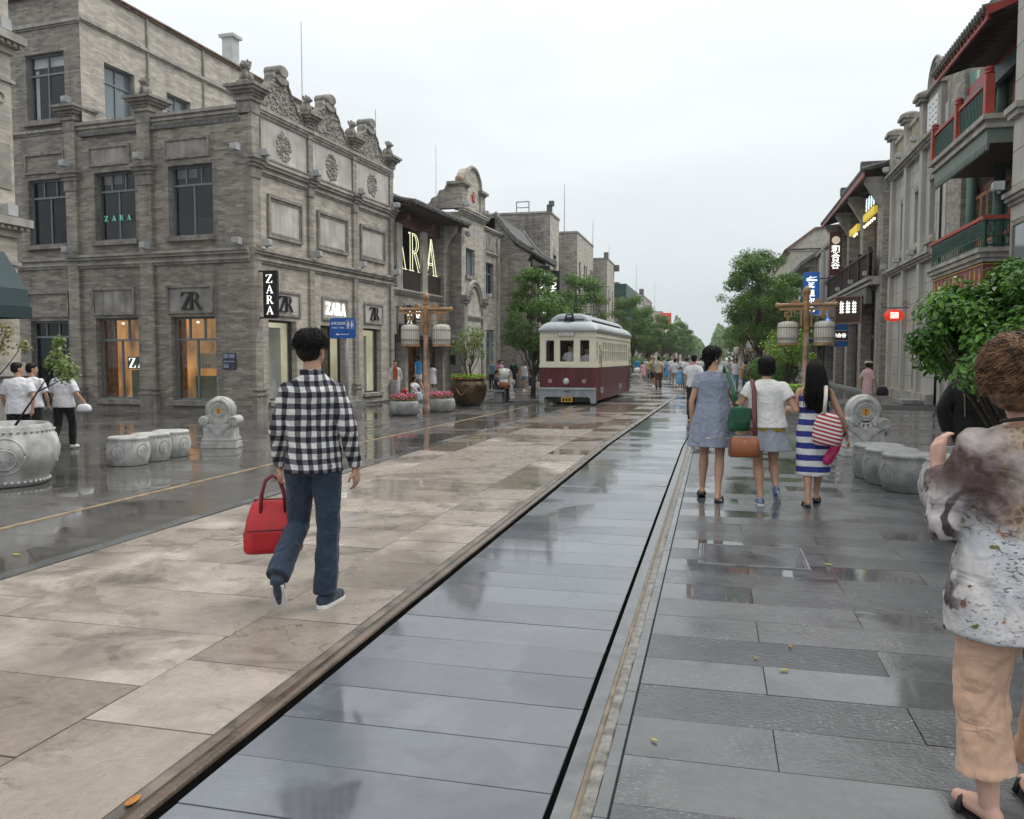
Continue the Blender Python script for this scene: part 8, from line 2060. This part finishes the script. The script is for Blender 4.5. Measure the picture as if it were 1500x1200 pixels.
rg = [[(wx*(abs(math.cos(a))**0.4)*math.copysign(1, math.cos(a)), wy*(abs(math.sin(a))**0.4)*math.copysign(1, math.sin(a)), z) for a in [2*PI*i/24 for i in range(24)]] for z, wx, wy in ((0.535, 0.15, 0.085), (0.55, 0.158, 0.092), (0.64, 0.155, 0.09), (0.70, 0.145, 0.06), (0.735, 0.13, 0.022), (0.745, 0.125, 0.012))]
m.loft(rg); m.build('bag_body', TAN, tb, smooth=True); part('clasp', plain('brass', (0.6, 0.45, 0.2), 0.3, metal=0.8, var=0), tb, (-0.02, 0.02, -0.065, -0.05, 0.665, 0.71)); part('frame', plain('steel_frame', (0.5, 0.5, 0.5), 0.3, metal=0.8, var=0), tb, (-0.13, 0.13, -0.014, 0.014, 0.742, 0.752))
m = MB(); m.tube([(0.11, 0.0, 0.745), (0.115, 0.06, 0.95), (0.12, 0.15, 1.22), (0.12, 0.26, 1.335), (0.13, 0.38, 1.25)], 0.012, 7, flat=2.2); m.build('strap', plain('maroon_leather', (0.13, 0.025, 0.03), 0.45, var=0.15), tb, smooth=True); m = MB(); m.tube([(-0.09, 0, 0.745), (-0.06, 0, 0.79), (0.06, 0, 0.79), (0.09, 0, 0.745)], 0.008, 6); m.build('handle', TAN, tb)
m_, nt, nodes, L, b = _nodes('red_white_stripes'); RWS = m_
tcn = nodes.new('ShaderNodeTexCoord'); sp = nodes.new('ShaderNodeSeparateXYZ'); L.new(tcn.outputs['Object'], sp.inputs[0])
f = mathn(nt, 'FRACT', mathn(nt, 'MULTIPLY', mathn(nt, 'ADD', sp.outputs[2], mathn(nt, 'MULTIPLY', sp.outputs[0], 0.25)), 1/0.042))
L.new(mixc(nt, mathn(nt, 'GREATER_THAN', f, 0.5), (0.40, 0.03, 0.05), (0.72, 0.70, 0.68)), b.inputs['Base Color']); b.inputs['Roughness'].default_value = 0.8
sbag = soft_bag('tote_bag', 'red and white striped tote bag on the shoulder of the striped dress woman', (1.14, 9.08, 0), R(-12), 0.30, 0.16, 0.34, RWS, 0.84, [[(-0.03, -0.04, 1.0), (-0.02, -0.02, 1.18), (-0.03, 0.06, 1.28), (-0.03, 0.14, 1.20), (-0.03, 0.08, 1.0)]], 0.4, plain('cream_strap', (0.66, 0.62, 0.55), 0.8))
um = empty('folded_umbrella', (1.33, 9.3, 0), 0, 'folded pink umbrella held by the striped dress woman', 'umbrella')
PNK = plain('pink_nylon', (0.55, 0.03, 0.14), 0.5, var=0.2, vscale=20)
m = MB(); m.tube([(-0.02, -0.02, 0.74), (-0.09, -0.06, 0.62), (-0.17, -0.1, 0.5), (-0.19, -0.11, 0.46)], [0.018, 0.05, 0.055, 0.03], 12); m.build('canopy', PNK, um, smooth=True); m = MB(); m.tube([(0.03, 0.02, 0.80), (-0.02, -0.02, 0.73)], 0.014, 8); m.build('handle', M_IRON, um); m = MB(); m.tube([(0.03, 0.02, 0.80), (0.05, 0.03, 0.86), (0.02, 0.01, 0.88)], 0.004, 5); m.build('wrist_loop', M_IRON, um)

# ------------------------------------------------------------------ woman in the patterned blouse, close on the right
m_, nt, nodes, L, b = _nodes('patterned_blouse'); BLS2 = m_
tcn = nodes.new('ShaderNodeTexCoord'); v0 = tcn.outputs['Object']; sp = nodes.new('ShaderNodeSeparateXYZ'); L.new(v0, sp.inputs[0]); zz = sp.outputs[2]; xx = sp.outputs[0]
wn_ = noise(nt, v0, 3.2, 5, 0.8)
zc_ = mathn(nt, 'ADD', zz, mathn(nt, 'MULTIPLY', mathn(nt, 'SUBTRACT', wn_, 0.5), 0.5))
sheer = mixc(nt, mrange(nt, mathn(nt, 'ADD', noise(nt, v0, 4.5, 5, 0.6), mathn(nt, 'MULTIPLY', zz, 0.25)), 0.80, 1.0, 0, 1), (0.085, 0.05, 0.045), (0.55, 0.48, 0.46))
vo = nodes.new('ShaderNodeTexVoronoi'); vo.feature = 'DISTANCE_TO_EDGE'; vo.inputs['Scale'].default_value = 42; L.new(v0, vo.inputs['Vector'])
leo = mixc(nt, mrange(nt, vo.outputs['Distance'], 0.04, 0.22, 0, 1), (0.47, 0.33, 0.17), (0.16, 0.07, 0.04))
mid_ = mixc(nt, mathn(nt, 'MULTIPLY', mrange(nt, noise(nt, v0, 3.4, 4, 0.8), 0.40, 0.52, 0, 0.95), mrange(nt, xx, -0.14, -0.04, 0, 1)), sheer, leo)
pale_ = mixc(nt, mrange(nt, noise(nt, v0, 6, 5, 0.4), 0.38, 0.62, 0, 1), (0.68, 0.645, 0.635), (0.55, 0.57, 0.60))
low_ = mixc(nt, mathn(nt, 'MULTIPLY', mrange(nt, noise(nt, mapping(nt, v0, (55, 55, 150), (0, 0.3, 0)), 1.0, 3), 0.58, 0.62, 0, 0.85), mrange(nt, noise(nt, v0, 5.5, 3), 0.46, 0.56, 0, 1)), pale_, (0.06, 0.055, 0.065))
fl_ = mrange(nt, noise(nt, mapping(nt, v0, (1, 1, 1), (0, 0, 0), (3.1, 1.7, 0)), 13, 4, 1.5), 0.65, 0.68, 0, 0.9)
low_ = mixc(nt, fl_, low_, mixc(nt, noise(nt, v0, 40, 3), (0.22, 0.06, 0.02), (0.45, 0.14, 0.05)))
fl2 = mrange(nt, noise(nt, mapping(nt, v0, (1, 1, 1), (0, 0, 0), (7.1, 4.7, 2)), 14, 3, 0.8), 0.68, 0.70, 0, 1)
low_ = mixc(nt, fl2, low_, (0.14, 0.15, 0.05))
c1 = mixc(nt, mrange(nt, zc_, 1.0, 1.12, 0, 1), low_, mid_)
zebra = nodes.new('ShaderNodeTexWave'); zebra.inputs['Scale'].default_value = 4.2; zebra.inputs['Distortion'].default_value = 10; zebra.inputs['Detail'].default_value = 3; zebra.inputs['Detail Scale'].default_value = 1.4; L.new(v0, zebra.inputs['Vector'])
slv_ = mixc(nt, mrange(nt, zebra.outputs['Fac'], 0.2, 0.5, 0, 1), (0.05, 0.035, 0.04), (0.55, 0.51, 0.51))
onarm = mathn(nt, 'MULTIPLY', mrange(nt, xx, -0.24, -0.2, 1, 0), mrange(nt, zz, 1.05, 1.18, 1, 0))
c1 = mixc(nt, onarm, c1, slv_)
L.new(c1, b.inputs['Base Color']); b.inputs['Roughness'].default_value = 0.55; b.inputs['Specular IOR Level'].default_value = 0.4; fold_bump(nt, b, 0.45)
PEACH = cloth('peach_cotton_twill', (0.65, 0.42, 0.30), 0.8, 0.05, folds=0.6)
BRH = plain('light_brown_hair', (0.165, 0.085, 0.042), 0.45, var=0.55, vscale=25, bump=0.4, bscale=80, spec=0.45)
pz = dict(hx=-0.045, hipL=(-0.088, 0, 0.90), hipR=(0.088, 0, 0.90), knL=(-0.125, 0.02, 0.49), knR=(0.125, 0.05, 0.49), anL=(-0.09, 0.0, 0.085), anR=(0.13, 0.16, 0.085), toL=(-0.14, 0.15, 0.03), toR=(0.15, 0.31, 0.03),
          shL=(-0.165, 0.0, 1.375), shR=(0.165, 0, 1.375), elL=(-0.225, 0.02, 1.085), wrL=(-0.225, 0.22, 1.25), elR=(0.2, 0.04, 1.11), wrR=(0.16, 0.26, 1.25))
RWL, RWR = (1.0, 3.0), R(4)
rw, P, H, s, dz = person('woman in patterned blouse and peach trousers seen from behind at the right edge', (RWL[0], RWL[1], 0), RWR, 1.615, pz, 1.12, M_SKINP, ('curly', BRH), dict(name='blouse', mat=BLS2, fit=1.16, hem=0.70, flare=0.03, sleeve=0.93, sfit=1.35, neck=1.42, fold=0.03), dict(type='trousers', mat=PEACH, fit=1.06, len=0.86, cuff=0.085, leg=1.16, fold=0.02, fscale=0.08), dict(mat=FLIP, sandal=True), 0.0065, None, True, R(-6), True, hands={'L': dict(d=(0.1, 0.35, 1), n=(0.9, 0.3, 0), curl=0.5, flip=1), 'R': dict(d=(-0.2, 0.3, 1), n=(-1, 0.3, 0), curl=0.6)})
strands(rw, H, BRH, 4200, 0.13, 21, 0.011, 0.0015, 11, 15, lift=1.2, vary=0.05)
m = MB(); m.tube([(0.105*math.cos(a)*s, -0.01+0.085*math.sin(a)*s, (1.435-0.02*math.sin(a))*s) for a in [PI+0.15+(PI-0.3)*i/12 for i in range(13)]], 0.006, 6, flat=1.8); m.build('camera_strap', FLIP, rw, smooth=True)
cw = to_world(0.0, 0.36, 0, RWL, RWR)
cm = empty('compact_camera', (cw[0], cw[1], 1.26*s), RWR, 'small grey camera held up by the woman in patterned blouse', 'camera')
part('camera_body', M_METAL, cm, (-0.06, 0.06, -0.02, 0.02, 0, 0.065)); m = MB(); m.lathe([(0.028, 0.02), (0.026, 0.05), (0.0, 0.05)], 16, (0, 0, 0.032), 'y'); m.build('lens', M_IRON, cm)

# ------------------------------------------------------------------ others
BLK = cloth('black_cloth', (0.012, 0.012, 0.013), 0.8); WHT = cloth('white_shirt', (0.70, 0.70, 0.74), 0.8); TAUP = cloth('grey_brown_cloth', (0.2, 0.18, 0.16)); KHA = cloth('khaki_cloth', (0.40, 0.34, 0.24))
SHB = plain('black_shoe', (0.015, 0.015, 0.016), 0.4, var=0.1); SHW = plain('white_shoe', (0.6, 0.6, 0.6), 0.6, var=0.1)
hd = person('person in black hooded jacket half hidden by the big shrub', (2.5, 9.0, 0), R(-30), 1.60, WALK_A, 1.25, None, ('none', None), dict(name='jacket', mat=BLK, fit=1.2, hem=0.84, sleeve=0.97, sfit=1.3), dict(type='trousers', mat=JEAN), dict(mat=SHB), 0.012, eyes=False)
H = hd[2]; m = MB(); m.ball(H(0, -0.02, 0.02), (0.12, 0.135, 0.135), 14, 10); m.ball(H(0, -0.09, -0.13), (0.15, 0.09, 0.09), 14, 8); skinned(m, 'hood', BLK, hd[0], 0.014, 5, 0.02, 0.08)
m = MB(); m.tube([(-0.1, -0.135, 1.36), (-0.06, -0.16, 1.2), (-0.05, -0.16, 1.0)], 0.006, 5); m.tube([(0.08, -0.135, 1.36), (0.06, -0.165, 1.15)], 0.006, 5); m.build('piping', plain('olive_piping', (0.3, 0.28, 0.15), 0.6), hd[0])
# three men in white shirts
GW = 'men in white shirts walking behind the left planter'
person('man in white shirt nearest the left edge behind the planter', (-10.55, 10.7, 0), R(35), 1.50, WALK_B, 1.08, None, ('short', None), dict(mat=WHT, fit=1.2, hem=0.80, sleeve=0.45, sfit=1.2, fold=0.03), dict(type='trousers', mat=BLK), dict(mat=SHB), 0.012, GW, turn=R(-60), eyes=False)
person('middle man in white shirt behind the tuft of leaves', (-11.05, 11.5, 0), R(20), 1.48, WALK_A, 1.0, None, ('short', None), dict(mat=WHT, fit=1.15, hem=0.86, sleeve=0.45, sfit=1.15, fold=0.03), dict(type='trousers', mat=BLK), dict(mat=SHB), 0.012, GW, turn=R(-60), eyes=False)
pw = dict(WALK_B); pw.update(elR=(0.27, -0.03, 1.1), wrR=(0.36, 0.1, 0.93))
person('man in white shirt holding a white plastic bag', (-10.85, 11.95, 0), R(15), 1.48, pw, 1.05, None, ('short', None), dict(mat=WHT, fit=1.18, hem=0.84, sleeve=0.5, sfit=1.15, fold=0.03), dict(type='trousers', mat=BLK), dict(mat=SHW), 0.012, GW, turn=R(-60), eyes=False)
soft_bag('plastic_bag', 'white plastic bag in the hand of a white shirted man', (-10.52, 12.05, 0), 0.3, 0.24, 0.13, 0.13, plain('white_plastic', (0.72, 0.72, 0.75), 0.35, var=0.05), 0.72, None, 0.5)

ORG = cloth('rust_orange_shirt', (0.42, 0.11, 0.035)); OFFW = cloth('off_white_jacket', (0.58, 0.56, 0.54)); PALE = cloth('pale_grey_trousers', (0.42, 0.41, 0.42)); REDC = cloth('red_cloth', (0.5, 0.04, 0.04)); BLU = cloth('bright_blue_top', (0.02, 0.22, 0.5)); PNKC = cloth('pink_cloth', (0.55, 0.22, 0.26)); LIL = cloth('lilac_dress', (0.44, 0.25, 0.42)); TEAL = cloth('teal_grey_tee', (0.12, 0.19, 0.23)); LBL = cloth('pale_blue_denim', (0.2, 0.3, 0.45)); TANC = cloth('tan_shirt', (0.52, 0.44, 0.34)); BRN = cloth('brown_trousers', (0.12, 0.05, 0.03)); LPNK = cloth('pale_pink_shirt', (0.60, 0.42, 0.44)); YLW = cloth('yellow_green_tee', (0.5, 0.5, 0.08)); PON = plain('blue_poncho', (0.04, 0.28, 0.62), 0.35, var=0.15); PON2 = plain('light_blue_poncho', (0.12, 0.42, 0.75), 0.35, var=0.15); PPN = plain('pink_poncho', (0.75, 0.33, 0.45), 0.4, var=0.1)
V = 0.02; F180 = PI
def q(label, x, y, rz, h, pose, hair, tm, slv, bot, sh, group=None, female=False, hem=0.86, fit=1.14, w=1.0, vox=V, eyes=True, turn=0.0, flare=0.0, nod=0.0, skin=None):
    """a smaller figure further off"""
    return person(label, (x, y, 0), rz, h, pose, w, skin, (hair, None), dict(mat=tm, fit=fit, hem=hem, sleeve=slv, sfit=1.1, flare=flare) if tm else None, bot, dict(mat=sh), vox, group, False, turn, female, eyes=eyes, nod=nod)
GL = 'people in front of the shops on the left'
TR = lambda m, **k: dict(type='trousers', mat=m, **k); SHO = lambda m, l=0.35: dict(type='shorts', mat=m, len=l)
om = q('man in open white jacket over orange shirt walking towards us', -10.75, 26.9, F180+R(20), 1.5, WALK_A, 'short', OFFW, 0.95, TR(PALE, leg=1.15), REDC, GL)
m = MB(); m.prism([(-0.075, 0.83), (0.075, 0.83), (0.085, 1.15), (0.06, 1.28), (-0.06, 1.28), (-0.085, 1.15)], 'y', 0.105, 0.128); m.build('orange_shirt', ORG, om[0])
q('small child in red squatting beside the flower bowl', -10.9, 28.2, F180, 0.95, SQUAT, 'short', REDC, 0.3, SHO(REDC), SHW, GL, eyes=False)
q('woman in white squatting beside a child', -10.85, 29.0, F180+R(60), 1.4, SQUAT, 'bob', WHT, 0.35, TR(LBL), SHB, GL, True, nod=0.3)
bt = q('woman in bright blue top and white shorts at the shop entrance', -11.5, 31.2, R(60), 1.52, WALK_A, 'lowtail', BLU, 0.2, SHO(WHT, 0.3), SHW, GL, True, eyes=False); bt[0].location.z = 0.163
gw = q('girl in white dress on the entrance step', -11.2, 32.1, R(10), 1.2, None, 'bob', WHT, 0.2, None, REDC, GL, True, hem=0.5, flare=0.04, eyes=False); gw[0].location.z = 0.163
soft_bag('shopping_bag', 'pale carrier bag beside the squatting woman', (-10.55, 28.6, 0), 0.4, 0.36, 0.22, 0.34, plain('pale_carrier', (0.5, 0.6, 0.62), 0.5), 0.17)
q('young man in teal grey tee with backpack straps beside the potted tree', -11.0, 40.6, F180, 1.5, None, 'short', TEAL, 0.3, TR(BLK), SHB, GL)
q('woman in red pink top standing behind the lilac dress', -10.3, 39.2, F180-R(60), 1.45, None, 'lowtail', PNKC, 0.3, TR(PALE), SHB, GL, True)
q('woman in lilac dress looking right', -9.85, 38.0, F180+R(70), 1.5, None, 'bun', LIL, 0.1, None, SHB, GL, True, hem=0.5, flare=0.04)
sm = q('man in black sitting on the stone bench', -7.6, 28.75, -R(75), 1.52, SIT, 'short', cloth('navy_tee', (0.03, 0.025, 0.05)), 0.3, TR(BLK), SHB, GL, vox=0.016); sm[0].location.z = 0.0
soft_bag('orange_bag', 'orange brown bag on the lap of the seated man', (-7.28, 28.62, 0), 0.2, 0.42, 0.2, 0.2, TAN, 0.62, None, 0.7)
bw = q('woman in black jacket with green scarf standing by the brick wall', -10.1, 41.6, F180, 1.5, None, 'bob', BLK, 0.95, TR(BLK), SHB, GL, True, w=1.05)
m = MB(); m.prism([(-0.05, 1.29), (0.05, 1.29), (0.0, 1.12)], 'y', 0.1, 0.13); m.build('green_scarf', plain('green_scarf', (0.03, 0.4, 0.08), 0.7), bw[0])
q('woman in white tee and denim shorts carrying a dark bag', -8.6, 37.6, F180, 1.42, WALK_A, 'bob', WHT, 0.25, SHO(LBL, 0.25), SHW, GL, True)
soft_bag('shopping_bag', 'dark blue bag carried by the woman in denim shorts', (-8.22, 37.5, 0), 0.2, 0.34, 0.16, 0.42, cloth('navy_cloth', (0.03, 0.03, 0.09)), 0.5, None, 0.9)

GC = 'crowd walking down the middle of the street'
q('person in blue shirt in the far crowd beside a pink poncho', -5.45, 60, F180, 1.62, WALK_A, 'short', BLU, 0.35, TR(JEAN), SHW, GC)
def poncho(label, x, y, h, mat, rz=0.0):
    p = q(label, x, y, rz, h, None, 'short', mat, 0.5, None, SHW, GC, hem=0.42, fit=1.35, flare=0.09, eyes=False)
poncho('child in a pink rain poncho', -5.1, 60.5, 1.3, PPN); poncho('person in a bright blue rain poncho', -2.95, 55, 1.5, PON); poncho('girl in a light blue rain poncho', -1.68, 42.4, 1.15, PON2)
q('person in pale shirt behind the pink poncho', -5.05, 63, F180, 1.6, WALK_B, 'short', cloth('pale_blue_shirt', (0.45, 0.52, 0.62)), 0.5, TR(KHA), SHB, GC)
q('person in yellow green tee in the far crowd', -4.45, 59, F180, 1.55, WALK_A, 'short', YLW, 0.3, TR(BLK), SHB, GC)
q('person in grey brown tee and black shorts beside the tan shirted man', -3.2, 45, F180-0.3, 1.6, WALK_A, 'short', TAUP, 0.35, SHO(BLK, 0.45), SHW, GC)
q('man in tan shirt and brown trousers walking away', -2.75, 42.1, 0.1, 1.66, WALK_B, 'short', TANC, 0.4, TR(BRN, leg=1.1), SHB, GC, eyes=False, w=1.1)
q('person in white tee and khaki shorts beside the blue ponchos', -2.08, 45, 0.0, 1.56, WALK_A, 'bob', WHT, 0.4, SHO(KHA, 0.45), SHB, GC, True, eyes=False)
q('person in white tee and dark jeans beside the light blue poncho', -1.38, 42.0, 0.0, 1.6, WALK_B, 'short', WHT, 0.4, TR(JEAN), SHB, GC, eyes=False)
pm = q('man in pale pink shirt and beige trousers with a shoulder strap', -0.88, 35.2, 0.0, 1.7, WALK_A, 'short', LPNK, 0.4, TR(KHA), SHB, GC, eyes=False)
m = MB(); m.tube([(-0.12, -0.1, 1.42), (0.0, -0.145, 1.25), (0.12, -0.14, 1.08), (0.19, -0.08, 0.95)], 0.014, 6); m.build('shoulder_strap', BLK, pm[0])
q('person in white tee and black trousers just left of the grey dress woman', -0.52, 21.5, 0.0, 1.66, WALK_B, 'short', WHT, 0.35, TR(BLK), SHB, GC, eyes=False, vox=0.014)
q('dark haired person partly hidden behind the grey dress woman', -0.22, 24.0, 0.0, 1.62, WALK_A, 'bob', cloth('navy_print', (0.08, 0.07, 0.14)), 0.35, TR(BLK), SHB, GC, eyes=False, vox=0.016)
q('balding man in white shirt in the far crowd', -2.6, 52, F180, 1.68, WALK_A, 'none', WHT, 0.4, TR(PALE), SHB, GC)
q('person in white tee between the two ponchos far off', -2.2, 58, F180, 1.6, WALK_B, 'short', WHT, 0.35, TR(JEAN), SHB, GC)
q('person in pink tee far down the street', -1.4, 63, F180, 1.6, WALK_A, 'short', PNKC, 0.35, TR(BLK), SHB, GC)
q('person in grey shirt far down the street', -3.9, 66, 0.0, 1.62, WALK_B, 'short', PALE, 0.4, TR(BLK), SHB, GC, eyes=False)
q('person in white shirt far past the pink shirted man', -0.9, 55, 0.0, 1.62, WALK_A, 'short', WHT, 0.4, TR(BRN), SHB, GC, eyes=False)
q('person in navy tee far past the white shirts', -1.9, 70, 0.0, 1.62, WALK_A, 'short', TEAL, 0.4, TR(KHA), SHB, GC, eyes=False)
bpk = q('person in orange top with a grey backpack past the grey dress woman', 1.28, 36.5, 0.0, 1.5, WALK_A, 'bob', cloth('orange_top', (0.6, 0.16, 0.05)), 0.3, TR(cloth('teal_jeans', (0.03, 0.16, 0.22))), SHB, GC, eyes=False)
soft_bag('backpack', 'grey backpack worn by the person in orange', (1.28, 36.3, 0), 0.0, 0.3, 0.18, 0.42, cloth('grey_mauve_nylon', (0.25, 0.2, 0.23)), 1.05, None, 0.7)
q('woman in white top walking past the orange top', 0.95, 41, F180, 1.55, WALK_B, 'bob', WHT, 0.35, TR(LBL), SHB, GC, True)
q('person in grey tee near the round shrubs', 0.7, 44, F180, 1.58, WALK_A, 'short', PALE, 0.35, TR(BLK), SHB, GC)
q('guard in dark uniform left of the right lantern post', 3.7, 50, F180, 1.6, None, 'short', cloth('navy_uniform', (0.03, 0.028, 0.06)), 0.9, TR(BLK), SHB, GC)
q('second guard in dark uniform under the small bright tree', 4.25, 50.5, F180, 1.62, None, 'short', BLK, 0.9, TR(BLK), SHB, GC)
q('person in pale blue shirt beside the blue awning shop', 4.9, 47, F180, 1.5, WALK_A, 'short', cloth('pale_blue_shirt', (0.45, 0.52, 0.62)), 0.4, TR(BLK), SHB, GC)
pk = q('woman in pink dress and sun visor walking by the right shops', 4.35, 26.0, R(-55), 1.50, WALK_A, 'bob', plain('pink_striped_dress', (0.58, 0.38, 0.40), 0.8, var=0.3, vscale=40), 0.6, None, SHB, None, True, hem=0.45, flare=0.03, eyes=True, vox=0.016, turn=R(40))
H = pk[2]; m = MB(); m.lathe([(0.098, -0.0), (0.102, 0.03), (0.094, 0.045)], 18, H(0, -0.005, 0.045)); m.lathe([(0.0, 0), (0.1, 0.0), (0.15, -0.012), (0.15, -0.006), (0.1, 0.006), (0, 0.006)], 18, H(0, 0.06, 0.045)); m.build('sun_visor', plain('cream_visor', (0.66, 0.6, 0.5), 0.7), pk[0])
soft_bag('hand_bag', 'dark bag with red trim carried by the woman in pink', (4.72, 25.85, 0), 0.3, 0.36, 0.16, 0.26, cloth('dark_printed_bag', (0.05, 0.03, 0.05)), 0.62, None, 0.6)
# tram driver and passenger
for lb, x, hh in (('tram driver in white shirt behind the middle front window', -0.02, 1.52), ('second man in white shirt behind the right front window', 0.56, 1.32)):
    wx, wy, _ = to_world(x, 0.5, 0, (-4.82, 27.55), R(-1.6))
    p = q(lb, wx, wy, F180, 1.6, dict(z=-0.9+ (0.0 if x < 0.3 else -0.1), elL=(-0.25, 0.05, 1.12), wrL=(-0.2, 0.3, 1.02), elR=(0.25, 0.05, 1.12), wrR=(0.2, 0.3, 1.02), knL=(-0.1, 0.1, 0.92), anL=(-0.1, 0.02, 0.86), toL=(-0.1, 0.12, 0.86), knR=(0.1, 0.1, 0.92), anR=(0.1, 0.02, 0.86), toR=(0.1, 0.12, 0.86)), 'short', WHT, 0.4, TR(BLK), SHB, None, vox=0.014)
    p[0].location.z = 1.28
    p[0]['group'] = 'men in the tram cab'
# ================================================================== damp air
hz = MB(); hz.box(-456, 456, -66, 906, -1.2, 26)
o = hz.build('haze', None, None); o['kind'] = 'stuff'
hm = bpy.data.materials.new('damp_air'); hm.use_nodes = True
hn = hm.node_tree.nodes; hn.clear()
ho = hn.new('ShaderNodeOutputMaterial'); hv_ = hn.new('ShaderNodeVolumePrincipled')
hv_.inputs['Color'].default_value = (0.95, 0.97, 0.99, 1); hv_.inputs['Density'].default_value = 0.00045; hv_.inputs['Anisotropy'].default_value = 0.2
hm.node_tree.links.new(hv_.outputs[0], ho.inputs['Volume'])
o.data.materials.append(hm)
